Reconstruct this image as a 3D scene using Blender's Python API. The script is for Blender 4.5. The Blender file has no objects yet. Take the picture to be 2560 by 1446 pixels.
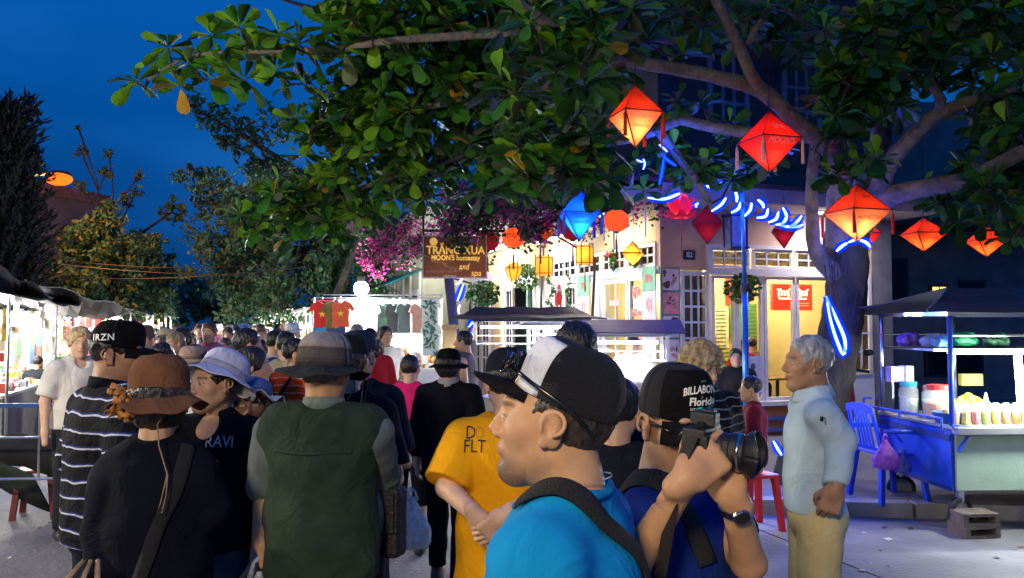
import bpy, bmesh, math, random
import numpy as np
from mathutils import Vector, Matrix, Euler
from mathutils.bvhtree import BVHTree
R = math.radians
rnd = random.Random(7)
scn = bpy.context.scene
col = scn.collection
# ------------------------------------------------------------------ camera
PITCH = math.atan(87 / 2000)
cam_d = bpy.data.cameras.new('camera'); cam = bpy.data.objects.new('camera', cam_d); col.objects.link(cam)
cam.location = (0, 0, 1.7); cam.rotation_euler = (R(90) + PITCH, 0, 0)
cam_d.sensor_width = 36; cam_d.lens = 36 * 2000 / 2560; cam_d.clip_start = 0.05; cam_d.clip_end = 2000
scn.camera = cam
# ------------------------------------------------------------------ world: deep blue dusk sky
wd = bpy.data.worlds.new('World'); scn.world = wd; wd.use_nodes = True
wn = wd.node_tree.nodes; wl = wd.node_tree.links; wn.clear()
def wnode(t, **k):
    n = wn.new(t)
    for a, b in k.items(): setattr(n, a, b)
    return n
w_out = wnode('ShaderNodeOutputWorld'); w_bg = wnode('ShaderNodeBackground')
w_tc = wnode('ShaderNodeTexCoord'); w_sep = wnode('ShaderNodeSeparateXYZ')
w_r = wnode('ShaderNodeValToRGB')
el = w_r.color_ramp.elements
el[0].position = 0.0; el[0].color = (0.0015, 0.022, 0.085, 1)
el[1].position = 1.0; el[1].color = (0.002, 0.078, 0.36, 1)
for p, c in ((0.08, (0.0008, 0.030, 0.130, 1)), (0.28, (0.0008, 0.058, 0.250, 1)), (0.55, (0.0015, 0.078, 0.345, 1))):
    e = el.new(p); e.color = c
w_map = wnode('ShaderNodeMapping'); w_map.inputs['Scale'].default_value = (1.2, 1.2, 3.5)
w_n = wnode('ShaderNodeTexNoise'); w_n.inputs['Scale'].default_value = 1.6; w_n.inputs['Detail'].default_value = 5
w_cr = wnode('ShaderNodeValToRGB'); w_cr.color_ramp.elements[0].position = 0.48; w_cr.color_ramp.elements[1].position = 0.75
w_mix = wnode('ShaderNodeMixRGB'); w_mix.inputs['Color2'].default_value = (0.010, 0.125, 0.44, 1)
w_mul = wnode('ShaderNodeMath', operation='MULTIPLY'); w_mul.inputs[1].default_value = 0.4
wl.new(w_tc.outputs['Generated'], w_sep.inputs[0]); wl.new(w_sep.outputs['Z'], w_r.inputs[0])
wl.new(w_tc.outputs['Generated'], w_map.inputs[0]); wl.new(w_map.outputs[0], w_n.inputs['Vector'])
wl.new(w_n.outputs['Fac'], w_cr.inputs[0]); wl.new(w_cr.outputs[0], w_mul.inputs[0])
wl.new(w_mul.outputs[0], w_mix.inputs['Fac']); wl.new(w_r.outputs[0], w_mix.inputs['Color1'])
wl.new(w_mix.outputs[0], w_bg.inputs['Color']); w_bg.inputs['Strength'].default_value = 0.74
wl.new(w_bg.outputs[0], w_out.inputs[0])
scn.view_settings.view_transform = 'Standard'; scn.view_settings.look = 'None'
scn.view_settings.exposure = 1.0; scn.view_settings.gamma = 1.0
scn.cycles.max_bounces = 6; scn.cycles.diffuse_bounces = 2; scn.cycles.glossy_bounces = 2
scn.cycles.transmission_bounces = 3; scn.cycles.transparent_max_bounces = 8
scn.cycles.sample_clamp_indirect = 4.0; scn.cycles.caustics_reflective = False; scn.cycles.caustics_refractive = False
scn.cycles.use_denoising = True

# ------------------------------------------------------------------ helpers
def ray(px, py):
    x = (px - 1280) / 2000; y = (723 - py) / 2000
    return Vector((x, math.cos(PITCH) - y * math.sin(PITCH), math.sin(PITCH) + y * math.cos(PITCH)))
def P(px, py, Y):
    r = ray(px, py); r = r * (Y / r.y); return Vector((r.x, r.y, r.z + 1.7))
def PX(px, Y): return (px - 1280) / 2000 * Y * 1.0

LAB_SEEN = {}
def tag(o, label=None, cat=None, group=None, kind=None):
    if label: o['label'] = label
    if cat: o['category'] = cat
    if group: o['group'] = group
    if kind: o['kind'] = kind
    return o
def thing(name, label, cat, loc=(0, 0, 0), rz=0, group=None):
    o = bpy.data.objects.new(name, None); col.objects.link(o); o.empty_display_size = .1
    o.location = loc; o.rotation_euler = (0, 0, rz)
    return tag(o, label, cat, group)
def link(name, me, parent=None, loc=None, rot=None, color=None):
    o = bpy.data.objects.new(name, me); col.objects.link(o)
    if parent is not None: o.parent = parent
    if loc is not None: o.location = loc
    if rot is not None: o.rotation_euler = rot
    if color is not None: o.color = (*color, 1)
    return o
def copy_tree(o, parent=None, cf=None):
    c = o.copy(); col.objects.link(c); c.parent = parent
    for ch in list(o.children): copy_tree(ch, c)
    return c

# ------------------------------------------------------------------ materials
MATS = {}
def mat(name, color=(.5, .5, .5), rough=.6, metal=0.0, var=.25, vscale=6.0, bump=0.0, bscale=40.0, emit=None, estr=1.0,
        objcol=False, trans=None, alpha=None, spec=.5, sheen=0.0, dirt=0.0, vcol=False, sss=0.0, coord='Object', stretch=None, coat=0.0, dist=0.0, bdist=.02):
    if name in MATS: return MATS[name]
    m = bpy.data.materials.new(name); m.use_nodes = True; MATS[name] = m
    nt = m.node_tree; N = nt.nodes; Lk = nt.links
    b = N['Principled BSDF']
    tc = N.new('ShaderNodeTexCoord'); src = tc.outputs[coord]
    if stretch:
        mp = N.new('ShaderNodeMapping'); mp.inputs['Scale'].default_value = stretch
        Lk.new(src, mp.inputs[0]); src = mp.outputs[0]
    base = N.new('ShaderNodeRGB'); base.outputs[0].default_value = (*color, 1); cs = base.outputs[0]
    if objcol:
        oi = N.new('ShaderNodeObjectInfo'); cs = oi.outputs['Color']
    if vcol:
        at = N.new('ShaderNodeAttribute'); at.attribute_name = 'Col'
        if objcol:
            mx = N.new('ShaderNodeMixRGB'); mx.blend_type = 'MULTIPLY'; mx.inputs['Fac'].default_value = 1
            Lk.new(at.outputs['Color'], mx.inputs['Color1']); Lk.new(cs, mx.inputs['Color2']); cs = mx.outputs[0]
        else: cs = at.outputs['Color']
    if var:
        n = N.new('ShaderNodeTexNoise'); n.inputs['Scale'].default_value = vscale; n.inputs['Detail'].default_value = 6
        Lk.new(src, n.inputs['Vector'])
        mr = N.new('ShaderNodeMapRange'); mr.inputs['From Min'].default_value = .25; mr.inputs['From Max'].default_value = .75
        mr.inputs['To Min'].default_value = 1 - var; mr.inputs['To Max'].default_value = 1 + var
        Lk.new(n.outputs['Fac'], mr.inputs['Value'])
        vm = N.new('ShaderNodeVectorMath'); vm.operation = 'SCALE'
        Lk.new(cs, vm.inputs[0]); Lk.new(mr.outputs[0], vm.inputs['Scale']); cs = vm.outputs[0]
    if dirt:
        n2 = N.new('ShaderNodeTexNoise'); n2.inputs['Scale'].default_value = vscale * .35; n2.inputs['Detail'].default_value = 8
        Lk.new(src, n2.inputs['Vector'])
        cr = N.new('ShaderNodeValToRGB'); cr.color_ramp.elements[0].position = .45; cr.color_ramp.elements[1].position = .7
        Lk.new(n2.outputs['Fac'], cr.inputs[0])
        mm = N.new('ShaderNodeMath'); mm.operation = 'MULTIPLY'; mm.inputs[1].default_value = dirt; Lk.new(cr.outputs[0], mm.inputs[0])
        mx = N.new('ShaderNodeMixRGB'); mx.inputs['Color2'].default_value = (.05, .04, .03, 1)
        Lk.new(mm.outputs[0], mx.inputs['Fac']); Lk.new(cs, mx.inputs['Color1']); cs = mx.outputs[0]
    Lk.new(cs, b.inputs['Base Color'])
    b.inputs['Roughness'].default_value = rough; b.inputs['Metallic'].default_value = metal
    b.inputs['Specular IOR Level'].default_value = spec
    if sheen: b.inputs['Sheen Weight'].default_value = sheen
    if coat: b.inputs['Coat Weight'].default_value = coat
    if sss:
        b.inputs['Subsurface Weight'].default_value = sss; b.inputs['Subsurface Radius'].default_value = (1, .35, .2)
        b.inputs['Subsurface Scale'].default_value = .006
    if bump:
        n3 = N.new('ShaderNodeTexNoise'); n3.inputs['Scale'].default_value = bscale; n3.inputs['Detail'].default_value = 5; n3.inputs['Distortion'].default_value = dist
        Lk.new(src, n3.inputs['Vector'])
        bp = N.new('ShaderNodeBump'); bp.inputs['Strength'].default_value = bump; bp.inputs['Distance'].default_value = bdist
        Lk.new(n3.outputs['Fac'], bp.inputs['Height']); Lk.new(bp.outputs[0], b.inputs['Normal'])
    if emit:
        b.inputs['Emission Color'].default_value = (*emit, 1); b.inputs['Emission Strength'].default_value = estr
    if trans:
        # thin cloth or leaf that lets light through
        tr = N.new('ShaderNodeBsdfTranslucent'); ms = N.new('ShaderNodeMixShader'); ms.inputs[0].default_value = trans
        vm2 = N.new('ShaderNodeVectorMath'); vm2.operation = 'SCALE'; vm2.inputs['Scale'].default_value = 1.0
        Lk.new(cs, vm2.inputs[0]); Lk.new(vm2.outputs[0], tr.inputs['Color'])
        Lk.new(b.outputs[0], ms.inputs[1]); Lk.new(tr.outputs[0], ms.inputs[2])
        Lk.new(ms.outputs[0], N['Material Output'].inputs['Surface'])
    if alpha is not None:
        b.inputs['Alpha'].default_value = alpha
    return m
def emis(name, color, s):
    if name in MATS: return MATS[name]
    m = bpy.data.materials.new(name); m.use_nodes = True; MATS[name] = m
    N = m.node_tree.nodes; N.clear()
    e = N.new('ShaderNodeEmission'); e.inputs[0].default_value = (*color, 1); e.inputs[1].default_value = s
    o = N.new('ShaderNodeOutputMaterial'); m.node_tree.links.new(e.outputs[0], o.inputs[0]); return m
def glass(name, tint=(.02, .025, .03), clear=.75):
    if name in MATS: return MATS[name]
    m = bpy.data.materials.new(name); m.use_nodes = True; MATS[name] = m
    N = m.node_tree.nodes; Lk = m.node_tree.links; N.clear()
    g = N.new('ShaderNodeBsdfPrincipled'); g.inputs['Base Color'].default_value = (*tint, 1); g.inputs['Roughness'].default_value = .08
    t = N.new('ShaderNodeBsdfTransparent'); t.inputs[0].default_value = (.92, .95, .93, 1)
    ms = N.new('ShaderNodeMixShader'); ms.inputs[0].default_value = clear
    o = N.new('ShaderNodeOutputMaterial')
    Lk.new(g.outputs[0], ms.inputs[1]); Lk.new(t.outputs[0], ms.inputs[2]); Lk.new(ms.outputs[0], o.inputs[0]); return m

# ------------------------------------------------------------------ mesh builder
class MB:
    def __init__(s): s.v = []; s.f = []; s.m = []; s.mi = 0
    def add(s, vs, fs):
        n = len(s.v); s.v.extend([tuple(q) for q in vs]); s.f.extend([tuple(i + n for i in f) for f in fs]); s.m.extend([s.mi] * len(fs)); return s
    def box(s, c, d, rz=0, M=None):
        x, y, z = d[0] / 2, d[1] / 2, d[2] / 2
        vs = [Vector((a, b, e)) for a in (-x, x) for b in (-y, y) for e in (-z, z)]
        if rz: vs = [Matrix.Rotation(rz, 3, 'Z') @ q for q in vs]
        if M is not None: vs = [M @ q for q in vs]
        c = Vector(c); vs = [q + c for q in vs]
        return s.add(vs, [(0, 1, 3, 2), (4, 6, 7, 5), (0, 4, 5, 1), (2, 3, 7, 6), (0, 2, 6, 4), (1, 5, 7, 3)])
    def bar(s, a, b, w, h=None):
        a = Vector(a); b = Vector(b); d = b - a; L = d.length
        if L < 1e-6: return s
        h = h or w; M = d.to_track_quat('X', 'Z').to_matrix()
        return s.box((a + b) / 2, (L, w, h), M=M)
    def tube(s, pts, r, n=8, cap=True):
        pts = [Vector(p) for p in pts]; rs = r if hasattr(r, '__len__') else [r] * len(pts)
        vs = []; fs = []; up = None
        for i, p in enumerate(pts):
            t = (pts[min(i + 1, len(pts) - 1)] - pts[max(i - 1, 0)])
            if t.length < 1e-9: t = Vector((0, 0, 1))
            t.normalize()
            if up is None:
                up = Vector((0, 0, 1)) if abs(t.z) < .9 else Vector((1, 0, 0))
            a = t.cross(up)
            if a.length < 1e-4: a = t.orthogonal()
            a.normalize(); b = t.cross(a).normalized(); up = -b if False else up
            for k in range(n):
                w = 2 * math.pi * k / n
                vs.append(p + a * (rs[i] * math.cos(w)) + b * (rs[i] * math.sin(w)))
        for i in range(len(pts) - 1):
            for k in range(n):
                fs.append((i * n + k, i * n + (k + 1) % n, (i + 1) * n + (k + 1) % n, (i + 1) * n + k))
        if cap:
            fs.append(tuple(range(n - 1, -1, -1))); fs.append(tuple((len(pts) - 1) * n + k for k in range(n)))
        return s.add(vs, fs)
    def lathe(s, prof, c=(0, 0, 0), n=20, M=None, sx=1, sy=1):
        vs = []; fs = []; c = Vector(c)
        for (r, z) in prof:
            for k in range(n):
                w = 2 * math.pi * k / n; q = Vector((r * math.cos(w) * sx, r * math.sin(w) * sy, z))
                if M is not None: q = M @ q
                vs.append(q + c)
        for i in range(len(prof) - 1):
            for k in range(n): fs.append((i * n + k, i * n + (k + 1) % n, (i + 1) * n + (k + 1) % n, (i + 1) * n + k))
        if prof[0][0] > 1e-5: fs.append(tuple(range(n - 1, -1, -1)))
        if prof[-1][0] > 1e-5: fs.append(tuple((len(prof) - 1) * n + k for k in range(n)))
        return s.add(vs, fs)
    def ball(s, c, r, n=12, m=8, sc=(1, 1, 1), M=None):
        prof = [(max(math.sin(math.pi * i / m), 1e-6) , -math.cos(math.pi * i / m)) for i in range(m + 1)]
        vs = []; fs = []; c = Vector(c)
        for (q, z) in prof:
            for k in range(n):
                w = 2 * math.pi * k / n; p = Vector((q * math.cos(w) * r * sc[0], q * math.sin(w) * r * sc[1], z * r * sc[2]))
                if M is not None: p = M @ p
                vs.append(p + c)
        for i in range(m):
            for k in range(n): fs.append((i * n + k, i * n + (k + 1) % n, (i + 1) * n + (k + 1) % n, (i + 1) * n + k))
        return s.add(vs, fs)
    def quad(s, a, b, c, d): return s.add([a, b, c, d], [(0, 1, 2, 3)])
    def sheet(s, grid, th=0.0):
        """grid[i][j] of points; closed slab of thickness th along the local normal"""
        ni = len(grid); nj = len(grid[0]); top = [Vector(p) for row in grid for p in row]; vs = list(top); fs = []
        idx = lambda i, j: i * nj + j
        for i in range(ni - 1):
            for j in range(nj - 1): fs.append((idx(i, j), idx(i + 1, j), idx(i + 1, j + 1), idx(i, j + 1)))
        if th:
            nn = []
            for i in range(ni):
                for j in range(nj):
                    a = top[idx(min(i + 1, ni - 1), j)] - top[idx(max(i - 1, 0), j)]
                    b = top[idx(i, min(j + 1, nj - 1))] - top[idx(i, max(j - 1, 0))]
                    q = a.cross(b); nn.append(q.normalized() if q.length > 1e-9 else Vector((0, 0, 1)))
            o = len(vs); vs += [p - q * th for p, q in zip(top, nn)]
            for i in range(ni - 1):
                for j in range(nj - 1): fs.append((o + idx(i, j), o + idx(i, j + 1), o + idx(i + 1, j + 1), o + idx(i + 1, j)))
            ring = [(i, 0) for i in range(ni)] + [(ni - 1, j) for j in range(1, nj)] + [(i, nj - 1) for i in range(ni - 2, -1, -1)] + [(0, j) for j in range(nj - 2, 0, -1)]
            for k in range(len(ring)):
                p = idx(*ring[k]); q = idx(*ring[(k + 1) % len(ring)]); fs.append((p, o + p, o + q, q))
        return s.add(vs, fs)
    def mesh(s, name, mats, smooth=False):
        me = bpy.data.meshes.new(name); me.from_pydata(s.v, [], s.f)
        if not isinstance(mats, (list, tuple)): mats = [mats]
        for m in mats: me.materials.append(m)
        if len(mats) > 1: me.polygons.foreach_set('material_index', s.m)
        if smooth: me.polygons.foreach_set('use_smooth', [True] * len(me.polygons))
        me.update(); return me
    def obj(s, name, mats, parent=None, smooth=False, loc=None, rot=None, bevel=0, color=None):
        o = link(name, s.mesh(name, mats, smooth), parent, loc, rot, color)
        if bevel:
            b = o.modifiers.new('bevel', 'BEVEL'); b.width = bevel; b.segments = 2; b.limit_method = 'ANGLE'
        return o
def text(name, body, size, M, m, parent=None, extrude=.004, bold=0.0, align='CENTER', shear=0, sx=1.0):
    """flat lettering; M is a 4x4 placing the text plane (x along the line, y up)"""
    cu = bpy.data.curves.new(name, 'FONT'); cu.body = body; cu.size = size; cu.extrude = extrude; cu.offset = bold
    cu.align_x = align; cu.align_y = 'CENTER'; cu.shear = shear; cu.resolution_u = 3
    cu.materials.append(m)
    tmp = bpy.data.objects.new('tmp', cu); me = bpy.data.meshes.new_from_object(tmp); bpy.data.objects.remove(tmp); bpy.data.curves.remove(cu)
    me.name = name; o = link(name, me, parent)
    o.matrix_local = M @ Matrix.Diagonal((sx, 1, 1, 1)); return o
def frame(o, xd, yd):
    """4x4 with x along xd, y along yd"""
    x = Vector(xd).normalized(); y = Vector(yd).normalized(); z = x.cross(y)
    M = Matrix.Identity(4)
    for i in range(3): M[i][0] = x[i]; M[i][1] = y[i]; M[i][2] = z[i]; M[i][3] = o[i]
    return M
def lamp(name, kind, loc, energy, color=(1, 1, 1), size=.1, parent=None, rot=None, size_y=None, spot=None):
    d = bpy.data.lights.new(name, kind); d.energy = energy; d.color = color
    if kind == 'AREA':
        d.size = size
        if size_y: d.shape = 'RECTANGLE'; d.size_y = size_y
    elif kind != 'SUN': d.shadow_soft_size = size
    if kind == 'SPOT' and spot: d.spot_size = spot; d.spot_blend = .6
    o = bpy.data.objects.new(name, d); col.objects.link(o); o.location = loc
    if parent is not None: o.parent = parent
    if rot: o.rotation_euler = rot
    return o
# ------------------------------------------------------------------ implicit surfaces -> mesh (for people, hair, clothes)
f4 = np.float32
def v3(a): return np.array(a, dtype=f4)
def cap(a, b, r1, r2=None, sc=(1, 1, 1)):
    a = v3(a); b = v3(b); r2 = r1 if r2 is None else r2; sc = v3(sc); ms = float(min(sc))
    def f(p):
        q = (p - a) / sc; d = (b - a) / sc; L = float(d @ d) + 1e-9
        t = np.clip(q @ d / L, 0, 1)
        return (np.sqrt(((q - t[:, None] * d) ** 2).sum(1)) - (r1 + (r2 - r1) * t)) * ms
    return f
def ell(c, r, rot=None):
    c = v3(c); r = v3(r); mr = float(min(r)); Mx = None
    if rot is not None: Mx = np.array(Euler(rot).to_matrix(), dtype=f4)
    def f(p):
        q = p - c
        if Mx is not None: q = q @ Mx
        k0 = np.sqrt(((q / r) ** 2).sum(1)); k1 = np.sqrt(((q / (r * r)) ** 2).sum(1)) + 1e-9
        return k0 * (k0 - 1.0) / k1
    return f
def rbox(c, h, r, rot=None):
    c = v3(c); h = v3(h) - r; Mx = None
    if rot is not None: Mx = np.array(Euler(rot).to_matrix(), dtype=f4)
    def f(p):
        q = p - c
        if Mx is not None: q = q @ Mx
        q = np.abs(q) - h
        return np.sqrt((np.maximum(q, 0) ** 2).sum(1)) + np.minimum(q.max(1), 0) - r
    return f
def torus(c, n, R0, r):
    c = v3(c); n = v3(n); n = n / np.linalg.norm(n)
    def f(p):
        q = p - c; h = q @ n; w = q - h[:, None] * n
        return np.sqrt((np.sqrt((w ** 2).sum(1)) - R0) ** 2 + h * h) - r
    return f
def plane(pt, n):           # negative on the side opposite to n
    pt = v3(pt); n = v3(n); n = n / np.linalg.norm(n)
    return lambda p: (p - pt) @ n
def inter(*fs): return lambda p: np.maximum.reduce([f(p) for f in fs])
def infl(f, e): return lambda p: f(p) - e
def xf(f, M):               # prim in local space placed by rigid 4x4 M
    Mi = np.array(M.inverted(), dtype=f4)
    return lambda p: f(p @ Mi[:3, :3].T + Mi[:3, 3])
def ripple(f, amp, fr, seed=0.0):
    def g(p):
        d = f(p); x, y, z = p[:, 0] * fr, p[:, 1] * fr, p[:, 2] * fr
        w = np.sin(x * 1.1 + 1.7 * np.sin(z * .7 + seed) + seed) * np.sin(y * 1.3 + 1.3 * np.sin(x * .9 + seed * 2)) + .6 * np.sin(z * 1.9 + 2 * np.sin(x + y * 1.2 + seed))
        return d + amp * w
    return g
def smin(a, b, k):
    h = np.clip(.5 + .5 * (b - a) / k, 0, 1); return b + (a - b) * h - k * h * (1 - h)
def polygonize(ops, lo, hi, h, lip=1.5):
    """ops: list of (kind 'u'/'s'/'i'/'w', fn, k). returns verts, quads"""
    lo = v3(lo); hi = v3(hi); B = 8; n = np.ceil((hi - lo) / (h * B)).astype(int)
    g = np.stack(np.meshgrid(*[np.arange(k) for k in n], indexing='ij'), -1).reshape(-1, 3)
    cen = (lo + (g + .5) * (h * B)).astype(f4); Rb = h * B * .87
    cv = [f(cen) for _, f, _ in ops]; tot = None; unis = None
    for (kd, _, k), c in zip(ops, cv):
        if kd == 'u': unis = c if unis is None else np.minimum(unis, c)
    for (kd, _, k), c in zip(ops, cv):
        if kd == 'u': tot = c if tot is None else (smin(tot, c, k) if k > 0 else np.minimum(tot, c))
        elif kd == 's': tot = -smin(-tot, c, k) if k > 0 else np.maximum(tot, -c)
        elif kd == 'i': tot = np.maximum(tot, c)
        else: tot = tot + 0
    keep = np.abs(tot) < Rb * lip + .004
    g = g[keep]; unis = unis[keep]; nb = len(g)
    if nb == 0: return np.zeros((0, 3), f4), np.zeros((0, 4), int)
    a = np.arange(B + 1); loc = np.stack(np.meshgrid(a, a, a, indexing='ij'), -1).reshape(-1, 3); npt = len(loc)
    pts = (lo + (g[:, None, :] * B + loc[None]) * h).astype(f4)
    V = np.full((nb, npt), 9.0, f4)
    for (kd, f, k), c in zip(ops, cv):
        c = c[keep]
        if kd == 'u':
            m = c < unis + 2.6 * Rb + k
        elif kd == 's': m = c < 2.0 * Rb + k
        else: m = c > -2.0 * Rb
        m = np.nonzero(m)[0]
        if len(m) == 0: continue
        d = f(pts[m].reshape(-1, 3)).reshape(-1, npt).astype(f4)
        if kd == 'u': V[m] = smin(V[m], d, k) if k > 0 else np.minimum(V[m], d)
        elif kd == 's': V[m] = -smin(-V[m], d, k) if k > 0 else np.maximum(V[m], -d)
        elif kd == 'i': V[m] = np.maximum(V[m], d)
    W = V.reshape(nb, B + 1, B + 1, B + 1)
    dim = n * B + 4
    corners = [(i, j, k) for i in (0, 1) for j in (0, 1) for k in (0, 1)]
    C = [W[:, i:B + i, j:B + j, k:B + k] for i, j, k in corners]
    ins = [c < 0 for c in C]; s = sum(x.astype(np.int8) for x in ins); act = (s > 0) & (s < 8)
    ib, ix, iy, iz = np.nonzero(act)
    vals = np.stack([c[ib, ix, iy, iz] for c in C], 1)
    acc = np.zeros((len(ib), 3), f4); cnt = np.zeros(len(ib), f4)
    ca = np.array(corners, f4)
    for p in range(8):
        for q in range(p + 1, 8):
            if np.abs(ca[p] - ca[q]).sum() != 1: continue
            m = (vals[:, p] < 0) != (vals[:, q] < 0)
            t = vals[:, p] / (vals[:, p] - vals[:, q] + 1e-12)
            w = ca[p] + (ca[q] - ca[p]) * t[:, None]
            acc[m] += w[m]; cnt[m] += 1
    cell = g[ib] * B + np.stack([ix, iy, iz], 1)
    verts = lo + (cell + acc / np.maximum(cnt, 1)[:, None]) * h
    key = ((cell[:, 0] + 1).astype(np.int64) * dim[1] + cell[:, 1] + 1) * dim[2] + cell[:, 2] + 1
    order = np.argsort(key); ks = key[order]
    def look(cx, cy, cz):
        kk = ((cx + 1).astype(np.int64) * dim[1] + cy + 1) * dim[2] + cz + 1
        pos = np.clip(np.searchsorted(ks, kk), 0, len(ks) - 1)
        return np.where(ks[pos] == kk, order[pos], -1)
    quads = []
    core = W[:, :B, :B, :B]
    for ax in range(3):
        nx = [W[:, 1:, :B, :B], W[:, :B, 1:, :B], W[:, :B, :B, 1:]][ax]
        e = (core < 0) != (nx < 0)
        jb, jx, jy, jz = np.nonzero(e); c0 = g[jb] * B + np.stack([jx, jy, jz], 1)
        inside = core[jb, jx, jy, jz] < 0
        o1, o2 = [(1, 2), (2, 0), (0, 1)][ax]
        d1 = np.zeros(3, int); d1[o1] = 1; d2 = np.zeros(3, int); d2[o2] = 1
        A = look(*(c0 - d1 - d2).T); Bq = look(*(c0 - d2).T); Cq = look(*c0.T); D = look(*(c0 - d1).T)
        q = np.stack([A, Bq, Cq, D], 1); q[~inside] = q[~inside][:, ::-1]
        quads.append(q[(q >= 0).all(1)])
    return verts.astype(f4), np.concatenate(quads)
def sdf_mesh(name, ops, lo, hi, h, material, colfn=None, lip=1.5, extra=None):
    vs, fs = polygonize(ops, lo, hi, h, lip); reg = [np.zeros(len(vs), int)]; ri = 0
    if extra:
        for (ops2, lo2, hi2, h2, keepout) in extra:   # finer regions of the same field
            v2, q2 = polygonize(ops2, lo2, hi2, h2, lip)
            ri += 1; reg.append(np.full(len(v2), ri)); n = len(vs); vs = np.concatenate([vs, v2]); fs = np.concatenate([fs, q2 + n])
    me = bpy.data.meshes.new(name)
    me.vertices.add(len(vs)); me.vertices.foreach_set('co', vs.ravel())
    me.loops.add(fs.size); me.loops.foreach_set('vertex_index', fs.ravel().astype(np.int32))
    me.polygons.add(len(fs)); me.polygons.foreach_set('loop_start', np.arange(0, fs.size, 4, dtype=np.int32))
    me.polygons.foreach_set('loop_total', np.full(len(fs), 4, np.int32))
    me.update(calc_edges=True)
    me.polygons.foreach_set('use_smooth', np.ones(len(fs), bool))
    if material: me.materials.append(material)
    if colfn is not None:
        c = colfn(vs, np.concatenate(reg)); at = me.color_attributes.new('Col', 'FLOAT_COLOR', 'POINT')
        rgba = np.ones((len(vs), 4), f4); rgba[:, :3] = c; at.data.foreach_set('color', rgba.ravel())
    me.validate(); return me
# ------------------------------------------------------------------ materials used all over
M_WHITEP = mat('white_paint', (.66, .66, .64), .5, var=.08, vscale=12, bump=.15, bscale=60, dirt=.12)
M_LILACP = mat('window_paint', (.58, .57, .62), .45, var=.08, vscale=12, dirt=.12)
M_PEACH = mat('peach_plaster', (.56, .36, .25), .85, var=.12, vscale=5, bump=.25, bscale=90, dirt=.18)
M_CREAM = mat('cream_plaster', (.60, .46, .26), .85, var=.12, vscale=4, bump=.25, bscale=90, dirt=.2)
M_GREYW = mat('grey_plaster', (.16, .16, .18), .9, var=.25, vscale=3, bump=.3, bscale=70, dirt=.35)
M_DARKW = mat('dark_timber', (.030, .024, .022), .7, var=.4, vscale=8, bump=.4, bscale=60)
M_STEEL = mat('steel_tube', (.55, .56, .58), .28, 1.0, var=.12)
M_TARP = mat('tarpaulin_dark', (.028, .029, .036), .55, var=.35, vscale=4, bump=.6, bscale=9)
M_TARPB = mat('tarpaulin_blue', (.030, .036, .13), .5, var=.3, vscale=4, bump=.6, bscale=9)
M_GLASS = glass('window_glass', (.02, .022, .028), .80)
M_GLASSD = glass('dark_pane', (.004, .005, .010), .25)
M_BARK = mat('bark', (.032, .026, .022), .95, var=.6, vscale=7, bump=1.0, bscale=13, bdist=.06, dist=.8, stretch=(1, 1, .45), dirt=.3)
M_WIRE = mat('cable_black', (.01, .01, .01), .6, var=0)
M_GREENFR = mat('green_frame', (.07, .26, .15), .5, var=.15)
M_WOOD = mat('varnished_wood', (.20, .075, .022), .4, var=.35, vscale=5, stretch=(.6, .6, 8), coat=.3)

# ------------------------------------------------------------------ ground
g_m = mat('street_concrete', (.20, .19, .195), .7, var=.45, vscale=1.6, bump=.7, bscale=22, dirt=.5)
b = MB(); n = 24
b.sheet([[(-120 + 240 * j / n, -60 + 260 * i / n, 0) for i in range(n + 1)] for j in range(n + 1)])
tag(b.obj('ground', g_m), kind='structure')
pv = thing('pavement', None, None, (0, 0, 0)); pv['kind'] = 'structure'
pm = mat('pavement_concrete', (.23, .225, .22), .85, var=.22, vscale=1.4, bump=.5, bscale=30, dirt=.3)
K0 = Vector((1.55, 7.45, 0)); K1 = Vector((16, 5.9, 0)); KA = Vector((-6.0, 29.5, 0))
b = MB(); poly = [(K0.x, K0.y), (K1.x, K1.y), (30, 30), (-5, 30.5)]
vs = [(x, y, .11) for x, y in poly] + [(x, y, -.05) for x, y in poly]
b.add(vs, [(0, 1, 2, 3), (0, 4, 5, 1), (1, 5, 6, 2), (2, 6, 7, 3), (3, 7, 4, 0)]); b.obj('paving', pm, pv)
km = mat('kerb_stone', (.30, .29, .27), .8, var=.25, vscale=4, bump=.5, bscale=40, dirt=.4)
kme = MB().box((0, 0, 0), (.97, .16, .14)).mesh('kerb_stone', km)
for a_, c_, cnt in ((K0, K1, 15), (K0, Vector((-5, 30.5, 0)), 23)):
    d_ = (c_ - a_).normalized(); nn = Vector((d_.y, -d_.x, 0)) * (1 if a_ is K0 and c_ is K1 else -1)
    for i in range(cnt):
        o = link('kerb_stone', kme, pv, a_ + d_ * (.5 + i) + nn * .085 + Vector((0, 0, .062 + .004 * math.sin(i * 5))), (0, 0, math.atan2(d_.y, d_.x)))
# expansion joints and an iron cover in the road
jb = MB()
for i in range(-3, 4): jb.box((3.4 * i + .6, 1.0, .002), (.010, 14, .004), rz=R(19))
jb.box((0, 4.9, .0022), (40, .010, .004), rz=R(-6))
o = jb.obj('road_joint', mat('joint_bitumen', (.05, .05, .05), .9), None); o['kind'] = 'structure'
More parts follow.
